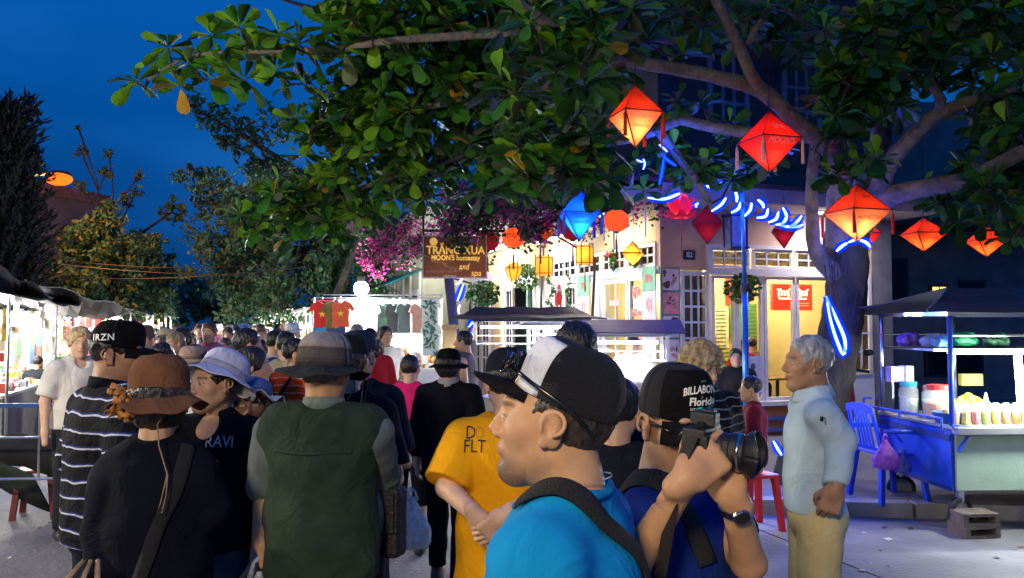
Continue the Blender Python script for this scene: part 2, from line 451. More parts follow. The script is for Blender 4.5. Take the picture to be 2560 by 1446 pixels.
# ------------------------------------------------------------------ the corner shop (local x along the right front, y along the left front)
BR = math.atan2(.35, 1); C0 = Vector((2.0445, 11.0, 0)); z0 = 0.11
shop = thing('corner_shop', 'peach and white corner house with a shopfront, glazed doors and a spa beside it', 'house', C0, BR)
Ly = 9.2; Lx = 3.75
def wallbox(x0, x1, y0, y1, za, zb, m, nm='wall'):
    return MB().box(((x0 + x1) / 2, (y0 + y1) / 2, (za + zb) / 2), (x1 - x0, y1 - y0, zb - za)).obj(nm, m, shop)
def window(side, a0, a1, za, zb, nc, nr, fm, gm, fw=.045, bar=.022, depth=.06, off=0.0, parent=None, nm='window'):
    """a glazed leaf; side 'B' runs along x at y=off, side 'A' along y at x=off; panes are sub-parts"""
    fb = MB()
    def bx(p0, p1, q0, q1, dp, sh=0):
        if side == 'B': fb.box(((p0 + p1) / 2, off - sh, (q0 + q1) / 2), (p1 - p0, dp, q1 - q0))
        else: fb.box((off - sh, (p0 + p1) / 2, (q0 + q1) / 2), (dp, p1 - p0, q1 - q0))
    bx(a0, a0 + fw, za, zb, depth); bx(a1 - fw, a1, za, zb, depth); bx(a0 + fw, a1 - fw, za, za + fw, depth * .96); bx(a0 + fw, a1 - fw, zb - fw, zb, depth * .96)
    iw = (a1 - a0 - 2 * fw); ih = (zb - za - 2 * fw); cw = iw / nc; rh = ih / nr
    for i in range(1, nc): bx(a0 + fw + i * cw - bar / 2, a0 + fw + i * cw + bar / 2, za + fw, zb - fw, depth * .5)
    for j in range(1, nr): bx(a0 + fw, a1 - fw, za + fw + j * rh - bar / 2, za + fw + j * rh + bar / 2, depth * .45)
    w = fb.obj(nm, fm, parent or shop)
    me = (MB().box((0, 0, 0), (cw - bar * .6, .006, rh - bar * .6)) if side == 'B' else MB().box((0, 0, 0), (.006, cw - bar * .6, rh - bar * .6))).mesh('pane', gm)
    for i in range(nc):
        for j in range(nr):
            c = a0 + fw + (i + .5) * cw; z = za + fw + (j + .5) * rh
            link('pane', me, w, (c, off, z) if side == 'B' else (off, c, z))
    return w
# right-hand front
wallbox(.02, Lx, .0, .12, 0, .55, mat('base_plaster', (.42, .16, .08), .8, var=.2, vscale=5, dirt=.2))
wallbox(.0, .78, .0, .12, 2.46, 3.30, M_PEACH); wallbox(.78, Lx, .0, .12, 2.83, 3.30, M_PEACH)
b = MB(); b.box((1.85, -.03, 2.44), (2.26, .10, .10)); b.box((1.85, -.02, 2.80), (2.26, .08, .05)); b.box((.76, -.02, 2.62), (.07, .07, .40)); b.box((3.0, -.02, 2.62), (.07, .07, .40)); b.obj('lintel', M_LILACP, shop)
for a0, a1 in ((.80, 1.44), (1.50, 2.18), (2.24, 2.92)): window('B', a0, a1, 2.50, 2.77, 3, 2, M_LILACP, M_GLASSD, .035, .022)
window('B', .31, .76, .57, 2.43, 3, 8, M_LILACP, M_GLASSD, .05, .030, nm='glazed_door')
for a0, a1 in ((.80, 1.20), (1.22, 1.66), (1.68, 2.22), (2.24, 2.86)): window('B', a0, a1, .60, 2.385, 1, 1, M_LILACP, M_GLASS, .045, .02, nm='shop_window')
b = MB(); b.box((1.85, -.08, .57), (2.2, .22, .06)); b.obj('window_sill', M_LILACP, shop)
b = MB(); b.box((1.85, -.14, .36), (2.0, .03, .05)); b.box((1.85, -.14, .20), (2.0, .03, .05)); b.obj('low_rail', mat('rail_blue', (.06, .11, .34), .4), shop)
wallbox(2.90, 3.06, -.06, .10, .0, 3.3, M_LILACP, 'pillar')
window('B', 3.10, 3.62, .95, 2.45, 3, 5, M_LILACP, M_GLASSD, .05, .03, nm='shutter_door')
wallbox(3.08, 3.66, -.015, .05, .11, .94, M_LILACP, 'door_panel'); wallbox(3.66, Lx + .3, .0, .12, 0, 3.3, M_GREYW)
# left-hand front
for y0, y1 in ((1.79, 2.17), (2.68, 2.78), (3.90, 4.66)): wallbox(-.04, .12, y0, y1, 0, 2.46, M_WHITEP, 'pillar')
wallbox(0, .12, .0, .02, 0, 2.46, M_WHITEP, 'pillar')
wallbox(0.003, .12, 0.12, Ly, 2.86, 3.30, M_CREAM); wallbox(-.02, .115, .02, 4.66, 2.40, 2.50, M_WHITEP, 'lintel')
wallbox(0, .118, 4.66, 6.6, 2.55, 2.86, M_CREAM); wallbox(-.01, .12, 6.6, 7.45, 0, 2.86, M_CREAM, 'pillar'); wallbox(0, .12, 7.45, Ly, 0, 2.858, mat('lilac_plaster', (.40, .36, .52), .85, var=.15, vscale=4, bump=.2, dirt=.2))
for a0, a1 in ((.10, .95), (.98, 1.80), (1.84, 2.75), (2.8, 3.9)): window('A', a0, a1, 2.50, 2.84, 4, 2, M_WHITEP, M_GLASSD, .05, .028)
wallbox(0.0, .11, 3.9, 4.66, 2.5, 2.857, M_CREAM)
window('A', .43, .89, .70, 2.38, 1, 1, M_WHITEP, M_GLASS, .05, .02, nm='shop_window'); window('A', .92, 1.78, .70, 2.38, 2, 1, M_WHITEP, M_GLASS, .06, .03, nm='shop_window')
wallbox(-.0, .10, .02, 1.78, 0, .69, M_WHITEP, 'low_wall')
for a0, a1 in ((2.80, 3.34), (3.36, 3.88)): window('A', a0, a1, .15, 2.38, 3, 7, M_WHITEP, M_GLASSD, .06, .03, nm='glazed_door')
# the open doorway with a half-open pale green leaf
b = MB(); b.box((-.01, 4.72, 1.3), (.14, .10, 2.4)); b.box((-.01, 6.53, 1.3), (.14, .12, 2.4)); b.box((-.01, 5.62, 2.5), (.14, 1.9, .12)); b.obj('door_frame', M_WHITEP, shop)
b = MB(); b.box((.25, 5.1, 1.3), (.9, .04, 2.3), rz=R(28)); b.obj('door_leaf', mat('mint_paint', (.26, .46, .36), .5, var=.1), shop)
for a0, a1 in ((6.0, 6.46), (7.6, 8.2), (8.3, 8.9)): window('A', a0, a1, .5, 2.45, 2, 5, M_LILACP, M_GLASSD, .06, .035, off=-.03, nm='shutter_window')
# floor, ceiling, room walls (the room is open to the windows)
warm = mat('room_wall', (.62, .50, .26), .8, var=.08)
b = MB(); b.box((1.9, 4.6, .10), (3.5, 9, .1)); b.obj('room_floor', mat('floor_tiles', (.22, .12, .07), .35, var=.25), shop)
b = MB(); b.box((1.95, 4.7, 2.97), (3.6, 9.0, .06)); b.obj('ceiling', mat('room_ceiling', (.6, .56, .45), .8), shop)
b = MB(); b.box((2.0, 3.0, 1.5), (3.6, .08, 2.9)); b.box((3.72, 1.6, 1.5), (.08, 2.9, 2.9)); b.box((.70, .9, 1.5), (.05, 1.6, 2.9)); b.obj('room_wall', warm, shop)
# things seen through the glass
b = MB(); b.box((3.3, 2.94, 2.3), (.5, .03, .5)); b.obj('menu_board', mat('board_red', (.35, .03, .02), .6, var=.6, vscale=7), shop)
for i, (cc, x_, z_, w_, h_) in enumerate((((.55, .45, .02), 1.35, 1.12, .95, .20), ((.10, .32, .08), 1.62, 1.75, .26, .62), ((.62, .60, .40), 1.30, 1.62, .30, .72), ((.12, .30, .10), 1.98, 1.62, .26, .9), ((.55, .50, .03), 2.0, 1.10, .26, .16), ((.30, .10, .06), 1.0, 1.35, .34, .22))):
    p_ = MB().box((x_ + 1.62, 2.90 - .004 * i, z_), (w_, .012, h_)).obj('menu_poster', mat('poster_ink_%d' % i if False else 'poster_' + ('yellow green cream leaf lemon brick'.split()[i]), cc, .6, var=.4, vscale=14), shop)
    q = MB()
    for r_ in range(int(h_ / .07)): q.box((x_ + 1.60, 2.888 - .004 * i, z_ + h_ / 2 - .05 - r_ * .07), (w_ * .7, .004, .018))
    tag(q.obj('print_line', mat('print_ink', (.05, .12, .04), .7), p_), kind='stuff')
shl = MB()
for k in range(2): shl.box((3.1, 2.8, .4 + k * .35), (1.1, .25, .03))
shl.obj('shelf', M_WOOD, shop)
cc_ = [mat('goods_red', (.5, .03, .02), .4), mat('goods_green', (.05, .25, .06), .4), mat('goods_yellow', (.6, .4, .03), .4), mat('goods_white', (.7, .7, .68), .4), mat('goods_blue', (.03, .10, .4), .4), mat('goods_brown', (.16, .08, .04), .5)]
q = MB()
for k in range(2):
    for i in range(12): q.mi = rnd.randrange(6); hh = rnd.uniform(.12, .26); q.box((2.62 + i * .088, 2.78, .415 + k * .35 + hh / 2), (.06, .08, hh))
tag(q.obj('jar_row', cc_, shop), kind='stuff')
# lit red sign hanging behind the right-hand panes
sg = thing('lit_sign', 'glowing red and yellow light box sign behind the right hand shop windows', 'sign', C0 + Matrix.Rotation(BR, 3, 'Z') @ Vector((2.45, .35, 2.10)), BR)
b = MB(); b.box((0, 0, 0), (.72, .06, .40)); b.obj('light_box', mat('sign_red', (.55, .03, .02), .4, var=.2, emit=(1, .06, .015), estr=.9), sg)
b = MB()
b.tube([(-.28 + .56 * k / 70 + .022 * math.sin(k * .9), -.037, .06 + (.035 + .03 * (k % 23 < 8)) * math.cos(k * .9)) for k in range(71)], .009, 5)
b.box((0, -.036, -.02), (.5, .006, .018)); b.obj('script_stroke', emis('sign_cream', (1, .72, .35), 5), sg)
b = MB(); b.box((.12, -.036, -.09), (.34, .006, .014)); b.box((.14, -.036, -.125), (.30, .006, .012)); b.box((0, 0, .20), (.74, .064, .012)); b.box((0, 0, -.20), (.74, .064, .012)); b.obj('trim', emis('sign_gold', (1, .45, .1), 1.2), sg)
sg['kind'] = 'thing'
# lamps the rooms have
def bulb(name, label, loc, r, energy, colr, group=None, shade=None, glow=8, cord=0.0, parts=True):
    t = thing(name, label, 'lamp', loc, 0, group)
    MB().ball((0, 0, 0), r, 12, 8).obj('bulb', emis('bulb_%d_%d_%d_%d' % (int(colr[0] * 9), int(colr[1] * 9), int(colr[2] * 9), glow), colr, glow), t, smooth=True)
    MB().lathe([(r * .5, r * .8), (r * .55, r * 1.6), (0, r * 1.65)], (0, 0, 0), 10).obj('holder', M_WIRE, t)
    if cord: MB().tube([(0, 0, r), (0, 0, cord)], .006, 5).obj('cord', M_WIRE, t)
    if energy: lamp('bulb_light', 'POINT', (0, 0, -r * 1.6), energy, colr, r * .8, t)
    return t
SW = lambda x, y, z: C0 + Matrix.Rotation(BR, 3, 'Z') @ Vector((x, y, z))
bulb('ceiling_bulb', 'bare warm bulb hanging from the shop ceiling behind the middle window', SW(1.7, 1.5, 2.55), .05, 110, (1, .78, .42), cord=.4)
bulb('ceiling_bulb', 'warm bulb on the ceiling at the back of the lit shop room', SW(3.0, 2.2, 2.6), .05, 70, (1, .78, .42), cord=.35)
bulb('ceiling_bulb', 'warm bulb inside the spa room behind the lettered glass', SW(.42, 1.2, 2.3), .04, 14, (1, .80, .50), cord=.5)
# eave, fluorescent lights under it
b = MB(); b.box((1.9, -.32, 3.36), (4.6, 1.0, .10)); b.box((-.45, 4.4, 3.362), (1.2, 10.4, .11)); b.box((1.9, -.82, 3.42), (4.7, .05, .24)); b.box((-1.06, 4.4, 3.42), (.05, 10.3, .24)); b.obj('eave', mat('eave_board', (.50, .46, .44), .8, var=.15, dirt=.2), shop)
b = MB(); b.sheet([[(-1.3, -1.1, 3.44), (4.4, -1.1, 3.44)], [(-.1, .1, 4.0), (4.4, .1, 4.0)]], .06); b.sheet([[(-1.3, 10.2, 3.44), (-1.3, -1.1, 3.44)], [(-.1, 10.2, 4.0), (-.1, .1, 4.0)]], .06); b.obj('lower_roof', mat('roof_dark', (.045, .03, .03), .8, var=.4, vscale=9, bump=.8, bscale=14), shop)
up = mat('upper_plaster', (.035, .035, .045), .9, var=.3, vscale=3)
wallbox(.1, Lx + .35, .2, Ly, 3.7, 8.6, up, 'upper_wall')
for (x0, x1, za, zb) in ((.9, 1.6, 4.5, 5.7), (2.2, 2.9, 4.5, 5.7), (.7, 1.3, 6.4, 7.4), (2.4, 3.1, 6.4, 7.4)): window('B', x0, x1, za, zb, 3, 3, mat('upper_frame', (.16, .17, .20), .6), M_GLASSD, .07, .05, off=.18)
b = MB(); b.box((2, -.25, 6.0), (4.6, .9, .12)); b.box((2, -.68, 6.5), (4.6, .05, .06)); b.obj('balcony', M_DARKW, shop)
def tube_light(name, label, loc, rz, L, energy, colr=(.92, .96, 1), glow=14, group=None):
    t = thing(name, label, 'lamp', loc, rz, group)
    b = MB(); b.box((0, 0, .03), (L, .05, .035)); b.obj('fitting', M_WHITEP, t)
    b = MB(); b.tube([(-L / 2 + .02, 0, 0), (L / 2 - .02, 0, 0)], .014, 8); b.obj('tube', emis('tube_glow_%d' % glow, colr, glow), t, smooth=True)
    lamp('tube_area', 'AREA', (0, 0, -.03), energy, colr, L * .95, t, size_y=.04)
    return t
tube_light('fluorescent_lamp', 'glaring white tube lamp under the eave above the hanging stars', SW(-.28, 3.4, 3.2), BR + R(90), 1.2, 34, (1, .95, .86), glow=30)
tube_light('fluorescent_lamp', 'white tube lamp under the eave above the lettered spa glass', SW(-.5, .9, 3.28), BR + R(90), 1.0, 22, (1, .88, .70))
tube_light('fluorescent_lamp', 'white tube lamp under the eave over the brown doorway', SW(-.3, 6.3, 3.27), BR + R(90), 1.2, 24, (1, .88, .70))
tube_light('fluorescent_lamp', 'pinkish white tube lamp under the eave over the right hand shop windows', SW(2.7, -.45, 3.28), BR, 1.0, 26, (.95, .86, 1))  # tube added to brighten the right-hand front
# posters, banners, lettering
pnk = mat('print_pink', (.62, .22, .24), .5, var=.5, vscale=9); pnl = mat('print_pale', (.70, .58, .58), .5, var=.15, vscale=6); ski = mat('print_skin', (.50, .25, .20), .5, var=.3, vscale=12); drk = mat('print_dark', (.10, .045, .04), .5)
bd = MB().box((.145, -.012, 1.82), (.29, .02, 1.32)).obj('poster_panel', M_GREENFR, shop)
for i in range(4):
    zc = 2.31 - .325 * i; p_ = MB().box((.145, -.026, zc), (.25, .008, .295)).obj('poster', pnk if i == 1 else pnl, bd)
    q = MB(); rr = random.Random(i * 3 + 1)
    def blob(mb, x, z, a, bb, rot=0, y=-.0315, n=14):
        vs = [(x, y, z)]; 
        for k in range(n):
            w = 2 * math.pi * k / n; r1 = 1 + .15 * math.sin(3 * w + i); X = a * math.cos(w) * r1; Z = bb * math.sin(w) * r1
            vs.append((x + X * math.cos(rot) - Z * math.sin(rot), y, z + X * math.sin(rot) + Z * math.cos(rot)))
        mb.add(vs, [(0, 1 + k, 1 + (k + 1) % n) for k in range(n)])
    if i == 0:
        q.mi = 1; blob(q, .08, zc - .07, .06, .05, .4); q.mi = 0; blob(q, .19, zc - .02, .03, .08, -.5, -.032); q.mi = 1; blob(q, .045, zc + .09, .025, .05, 0, -.033); q.mi = 2; blob(q, .185, zc + .06, .02, .02, 0, -.0335)
    elif i == 1:
        for k in range(7): q.mi = k % 2; blob(q, .145 + .035 * math.cos(k * .9), zc + .02 + .03 * math.sin(k * .9), .016, .07, k * .9, -.031 - .0003 * k)
    elif i == 2:
        q.mi = 0; blob(q, .13, zc - .02, .09, .035, -.6); q.mi = 1; blob(q, .20, zc + .11, .06, .02, 0, -.032); q.mi = 0; blob(q, .06, zc + .02, .035, .02, .3, -.033)
    else:
        q.mi = 0; blob(q, .13, zc + .03, .07, .05); q.mi = 3; blob(q, .12, zc + .06, .04, .025, .3, -.032); q.mi = 2; blob(q, .225, zc + .02, .012, .05, 0, -.033); q.mi = 0; blob(q, .19, zc - .07, .05, .03, -.5, -.0335)
    q.obj('picture', [ski, drk, mat('print_black2', (.03, .015, .02), .5), pnl], p_)
for yc, zt, zb_ in ((.215, 2.50, .75), (2.42, 2.50, .9)):
    bn = thing('banner', 'green and white spa banner ' + ('at the corner beside the four pink posters' if yc < 1 else 'on the pillar left of the lettered windows'), 'banner', SW(-.055, yc, 0), BR)
    w_ = .37 if yc < 1 else .44
    MB().box((0, 0, (zt + zb_) / 2), (.012, w_, zt - zb_)).obj('cloth', mat('banner_white', (.62, .62, .60), .6, var=.15), bn)
    for zz, hh in ((zt - .17, .34), (zt - .78, .06), (zb_ + .2, .10)): MB().box((-.008, 0, zz), (.004, w_, hh)).obj('green_band', mat('banner_green', (.06, .36, .18), .5, var=.2), bn)
    text('lettering', 'SPA', .155, frame((-.014, 0, zt - .17), (0, -1, 0), (0, 0, 1)), mat('print_red', (.62, .03, .03), .5), bn, .001, .003, sx=.85)
    q = MB(); i = 1
    for k in range(7):
        a = k * .9; q.add([(-.010 - .0002 * k, .06 * math.cos(a) + .028 * math.cos(a + w), zt - .53 + .06 * math.sin(a) + .06 * math.sin(w)) for w in [2 * math.pi * j / 10 for j in range(10)]], [tuple(range(10))])
    q.obj('flower_print', pnk, bn)
rd = mat('print_red'); wt_ = mat('print_whitish', (.7, .66, .6), .5)
ws = thing('window_lettering', 'red Spa and Red Lotus lettering stuck on the spa window glass', 'lettering', SW(-.012, .66, 0), BR)
for s_, z_, sz in (('SPA', 2.14, .25), ('Red Lotus', 1.86, .125)):
    text('lettering_outline', s_, sz, frame((-.004, 0, z_), (0, -1, 0), (0, 0, 1)), wt_, ws, .001, .014, sx=.62)
    text('lettering', s_, sz, frame((-.010, 0, z_), (0, -1, 0), (0, 0, 1)), rd, ws, .001, .003, sx=.62)
q = MB()
for k, (w_, z_) in enumerate(((.34, 1.72), (.30, 1.62), (.34, 1.50), (.28, 1.38))): q.box((-.004, 0, z_), (.004, w_, .055))
q.obj('lettering_strip', mat('print_salmon', (.62, .26, .20), .5, var=.3, vscale=30), ws)
q = MB(); q.box((-.01, .69, 2.02), (.004, .34, .09)); q.obj('lettering_strip', mat('print_salmon'), ws)
pl = thing('number_plate', 'small dark blue house number plate reading 82 on the peach wall', 'sign', SW(.45, -.012, 2.66), BR)
MB().box((0, 0, 0), (.19, .016, .135)).obj('plate', mat('plate_blue', (.008, .018, .055), .35), pl, bevel=.004)
text('lettering', '82', .10, frame((0, -.010, 0), (1, 0, 0), (0, 0, 1)), mat('plate_white', (.6, .65, .68), .5), pl, .001, .001)
ma = thing('window_sticker', 'white strip with red letters low on the dark glazed door', 'sticker', SW(.6, -.045, 1.24), BR)
MB().box((0, 0, 0), (.26, .004, .08)).obj('strip', wt_, ma); text('lettering', 'MA', .08, frame((-.03, -.004, 0), (1, 0, 0), (0, 0, 1)), rd, ma, .001, .002)
# framed ice-cream card on the glass
ic = thing('menu_card', 'pale card with an ice cream cone picture taped on the shop window', 'poster', SW(1.42, -.06, 1.05), BR)
MB().box((0, 0, 0), (.34, .006, .38)).obj('card', mat('card_lilac', (.42, .42, .58), .5), ic)
q = MB(); q.mi = 0; q.lathe([(.012, -.12), (.035, .0), (0, .01)], (0.02, -.008, 0), 10, sy=.1); q.mi = 1; q.ball((.02, -.010, .04), .04, 10, 6, (1, .1, 1.3)); q.obj('cone_print', [mat('cone_tan', (.45, .22, .08), .6), mat('cone_dark', (.05, .05, .12), .6)], ic)
# hanging plants by the windows
LEAFM = [mat('leaf_green_mid', (.035, .11, .022), .5, var=.4, vscale=20, trans=.25), mat('leaf_green_dark', (.014, .050, .016), .5, var=.4, vscale=20, trans=.2), mat('leaf_green_lime', (.10, .21, .02), .5, var=.35, vscale=20, trans=.3)]
def leafball(name, label, cat, loc, r, n, ls, sc=(1, 1, 1), ms=LEAFM, seed=1, group=None, parent=None, pot=False, extra=None):
    rr = random.Random(seed); t = thing(name, label, cat, loc, 0, group) if parent is None else parent
    mb = MB()
    for i in range(n):
        d = Vector((rr.gauss(0, 1), rr.gauss(0, 1), rr.gauss(0, 1))).normalized() * r * rr.random() ** .4; c = Vector((d.x * sc[0], d.y * sc[1], d.z * sc[2]))
        if parent is not None: c = c + Vector(loc)
        M = Euler((rr.uniform(0, 6.3), rr.uniform(0, 6.3), rr.uniform(0, 6.3))).to_matrix(); s = ls * rr.uniform(.6, 1.3); mb.mi = rr.randrange(len(ms)) if not extra else (rr.choices(range(len(ms)), extra)[0])
        mb.add([c + M @ Vector(q) * s for q in ((0, -.5, 0), (.28, -.1, .08), (.2, .35, .02), (0, .6, -.05), (-.2, .35, .02), (-.28, -.1, .08))], [(0, 1, 2, 3), (0, 3, 4, 5)])
    f = mb.obj('foliage', ms, t); f['kind'] = 'stuff'
    if pot: MB().lathe([(.03, -r * .3), (r * .42, -r * .25), (r * .55, r * .15), (r * .5, r * .18)], (0, 0, 0), 12).obj('pot', M_DARKW, t); MB().tube([(0, 0, 0), (0, 0, r * 2.2)], .005, 5).obj('hanger', M_WIRE, t)
    return t
leafball('hanging_plant', 'bushy hanging plant in front of the first shop pane, lamp glowing behind', 'plant', SW(1.12, -.30, 2.20), .24, 420, .075, (1.1, .8, .9), seed=4, pot=True)
leafball('hanging_plant', 'lime green hanging plant before the brown doorway, behind the white stars', 'plant', P(1316, 695, 15.2), .24, 420, .085, (1, .8, 1.1), [LEAFM[0], LEAFM[2]], seed=5, pot=True)
leafball('hanging_plant', 'dark drooping hanging plant between the wooden sign and the doorway', 'plant', P(1207, 735, 16.2), .33, 420, .10, (1.1, .8, .8), [LEAFM[1], LEAFM[0]], seed=6, pot=True)
for i, (a_, nm_) in enumerate(((.55, 'right'), (1.25, 'left'))):
    w_ = leafball('wreath', 'green wreath with red ribbon on the ' + nm_ + ' upper window above the spa glass', 'wreath', SW(-.10, a_, 2.66), .15, 260, .05, (.35, 1, 1.1), seed=8 + i)
    leafball('x', '', '', (-.05, 0.02, .10), .05, 24, .07, ms=[mat('ribbon_red', (.6, .02, .02), .5, var=.2)], seed=3, parent=w_)
# white star garland and a red Santa doll in the glazed doors
for i, (px_, py_, s_) in enumerate(((1301, 700, 22), (1322, 703, 24), (1385, 705, 26), (1406, 703, 24), (1420, 692, 14), (1240, 668, 14), (1246, 700, 16))):
    c = P(px_, py_, 14.0); s = s_ / 2000 * 14 * .5
    st = thing('hanging_star', ('white star ornament ' + ['left of a pair before the lime plant', 'right of a pair before the lime plant', 'hanging left of the red doll', 'hanging right of the red doll', 'small, above the one right of the red doll', 'small, upper of two by the wooden sign', 'small, lower of two by the wooden sign'][i]), 'ornament', c, R(8), 'star ornaments under the eave')
    pts = [Vector((s * (1 if k % 2 == 0 else .42) * math.sin(k * math.pi / 5), 0, s * (1 if k % 2 == 0 else .42) * math.cos(k * math.pi / 5))) for k in range(11)]
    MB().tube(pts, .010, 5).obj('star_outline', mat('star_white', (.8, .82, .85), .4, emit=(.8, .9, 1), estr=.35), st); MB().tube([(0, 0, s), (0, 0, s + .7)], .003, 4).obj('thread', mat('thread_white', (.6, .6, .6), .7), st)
sd = thing('santa_doll', 'small red doll decoration hanging on the white glazed doors', 'doll', P(1397, 745, 13.7), BR)
MB().ball((0, 0, 0), .07, 10, 8, (1, .6, 1.4)).obj('coat', mat('doll_red', (.6, .02, .015), .7), sd, smooth=True); MB().ball((0, -.02, .13), .04, 10, 8).obj('face', mat('doll_face', (.6, .4, .3), .7), sd, smooth=True)
MB().lathe([(.045, .15), (.03, .20), (0, .26)], (0, -.01, 0), 10).obj('cap', MATS['doll_red'], sd); MB().tube([(-.03, 0, -.08), (-.035, 0, -.2)], .02, 6).obj('leg', MATS['doll_red'], sd); MB().tube([(.03, 0, -.08), (.035, 0, -.2)], .02, 6).obj('leg', MATS['doll_red'], sd)
g_ = leafball('christmas_garland', 'glittery green garland draped round the red doll on the doors', 'garland', P(1400, 740, 13.9), .01, 1, .01, seed=3)
for s_ in (-1, 1):
    for k in range(14): leafball('x', '', '', (s_ * (.16 + .04 * math.sin(k)), 0, .35 - .055 * k), .05, 14, .05, seed=k + 40, parent=g_)
# wooden hanging sign
ws = thing('wooden_sign', 'brown hanging sign with gold letters for a homestay and spa', 'sign', P(1137, 643, 11.6), R(4))
W_, H_ = 158 / 2000 * 11.6, 104 / 2000 * 11.6
MB().box((0, 0, 0), (W_, .05, H_)).obj('board', mat('sign_wood', (.34, .085, .026), .45, var=.3, vscale=5, stretch=(.6, .6, 9)), ws)
q = MB()
for x0, z0_, a, bb in ((0, H_ / 2, W_ + .02, .018), (0, -H_ / 2, W_ + .02, .018)): q.box((x0, -.003, z0_), (a, .062, bb))
for s_ in (-1, 1): q.box((s_ * W_ / 2, -.003, 0), (.018, .06, H_))
q.obj('frame', mat('sign_frame', (.55, .45, .38), .5), ws)
gd = mat('gold_letter', (.80, .52, .10), .35, .3, var=.05, emit=(1, .62, .12), estr=.25)
def TS(s_, px_, py_, sz, **k): return text('lettering', s_, sz, frame(((px_ - 1137) / 2000 * 11.6, -.032, (643 - py_) / 2000 * 11.6), (1, 0, 0), (0, 0, 1)), k.pop('m', gd), ws, .004, **k)
TS('TR\u0102NG X\u01afA', 1139, 627, .165, bold=.004, sx=.88); TS("MOON'S homestay", 1139, 646, .105, bold=.003, sx=.84); TS('and', 1160, 668, .125, bold=.001, sx=.8, shear=.2); TS('spa', 1190, 684, .125, bold=.001, sx=.9, shear=.2)
gs = mat('pale_letter', (.60, .42, .30), .5); TS('D\u1ecaCH V\u1ee4 L\u01afU TR\u00da', 1172, 606, .045, m=gs, sx=.9); TS('82 NG\u00d4 QUY\u1ec0N - H\u1ed8I AN', 1104, 680, .045, m=gs, sx=.85)
q = MB(); q.lathe([(0, 0), (.055, .002), (.058, -.004)], ((1084 - 1137) / 2000 * 11.6, -.03, (605 - 643) / -2000 * 11.6), 20, M=Matrix.Rotation(R(90), 3, 'X')); q.obj('emblem', gd, ws)
q = MB(); q.tube([(-.45, -.035, .02), (-.34, -.035, -.02), (-.30, -.035, -.07), (-.16, -.035, -.09), (-.12, -.035, -.14), (.0, -.035, -.17), (.03, -.035, -.20), (.10, -.035, -.205)], .005, 5)
for cx, cz in ((-.31, -.045), (-.13, -.115), (.02, -.185)): q.tube([(cx + .022 * math.cos(a), -.035, cz + .022 * math.sin(a)) for a in [2 * math.pi * k / 12 for k in range(12)]], .004, 5)
q.obj('vine_line', gs, ws); MB().box((-.07, -.03, -H_ / 2 + .022), (.18, .008, .025)).obj('address_strip', mat('strip_pale', (.55, .40, .34), .5), ws)
q = MB(); q.tube([(-W_ / 2, 0, H_ / 2), (-W_ / 2, 0, H_ / 2 + .30)], .018, 6); q.tube([(-W_ / 2, 0, H_ / 2 + .08), (W_ / 2 + .9, 0, H_ / 2 + .08)], .02, 6); q.tube([(-W_ / 2 + .1, 0, H_ / 2 + .3), (W_ / 2 + .1, 0, H_ / 2 + .02)], .014, 6); q.obj('bracket', M_WIRE, ws)
# ------------------------------------------------------------------ neighbouring buildings
nb = thing('white_house', 'low cream house with a window grille and lilac shutters left of the doorway', 'house', SW(-1.2, 9.3, 0), BR)
MB().box((2.2, 4.0, 2.3), (4.4, 8.0, 4.6)).obj('wall', mat('neighbour_wall', (.52, .52, .38), .85, var=.15, vscale=2.5, bump=.2, dirt=.3), nb)
q = MB()
for yy in (.2, 1.3, 2.2, 3.3): q.box((-.03, yy, 1.5), (.05, .06, 3.0))
q.obj('pilaster', M_WHITEP, nb)
q = MB(); q.box((-.02, .75, 2.15), (.04, .7, .8)); q.obj('window', M_WHITEP, nb)
pm_ = MB().box((0, 0, 0), (.02, .07, .22)).mesh('pane', M_GLASSD)
for i in range(4):
    for j in range(2): link('pane', pm_, nb, (-.045, .52 + i * .15, 1.98 + j * .32))
aw = thing('awning', 'pleated turquoise awning over the cream house beside the bougainvillea', 'awning', SW(-1.25, 10.2, 2.62), BR)
g = [[(-.9 * (1 - t_) - .02, -1.2 + 3.6 * k / 40, .10 * t_ * 4 - .03 * (k % 2)) for k in range(41)] for t_ in (0, .5, 1)]
q = MB(); q.sheet(g, .012); q.obj('canvas', mat('awning_teal', (.02, .30, .26), .5, var=.2, trans=.3), aw); MB().tube([(-.92, -1.2, 0), (-.92, 2.4, 0)], .02, 6).obj('rail', M_DARKW, aw)
for s_ in (-1.1, 2.3): MB().tube([(-.9, s_, 0), (0, s_, -.5)], .02, 6).obj('strut', M_DARKW, aw)
gh = thing('grey_house', 'unlit grey house at far right behind the snack cart, one window lit yellow', 'house', (6.2, 16.5, 0), R(6))
MB().box((6.5, 2, 3.2), (15, 4, 6.4)).obj('wall', M_GREYW, gh)
MB().box((4.0, -.6, 3.7), (11, 1.3, .12)).obj('eave', M_DARKW, gh)
def ghwin(px, py, w, h, lit):
    c = P(px, py, 16.6) - Vector((6.2, 16.5, 0)); c = Matrix.Rotation(-R(6), 3, 'Z') @ c
    f = MB().box((c.x, -.03, c.z), (w + .1, .06, h + .1)).obj('window', M_DARKW, gh)
    me = MB().box((0, 0, 0), (w / 2 - .03, .03, h)).mesh('pane', emis('window_lit', (1, .62, .12), 1.1) if lit else M_GLASSD)
    for s_ in (-1, 1): link('pane', me, f, (c.x + s_ * w / 4, -.055, c.z))
ghwin(2358, 733, .32, .26, True); ghwin(2450, 735, .5, .5, False); ghwin(2400, 905, 1.2, .55, False); ghwin(2240, 700, .5, .8, False)
MB().box((5.6, -.1, 2.6), (.2, .2, 5.2)).obj('pillar', mat('pillar_brick', (.32, .17, .10), .85, var=.3), gh)
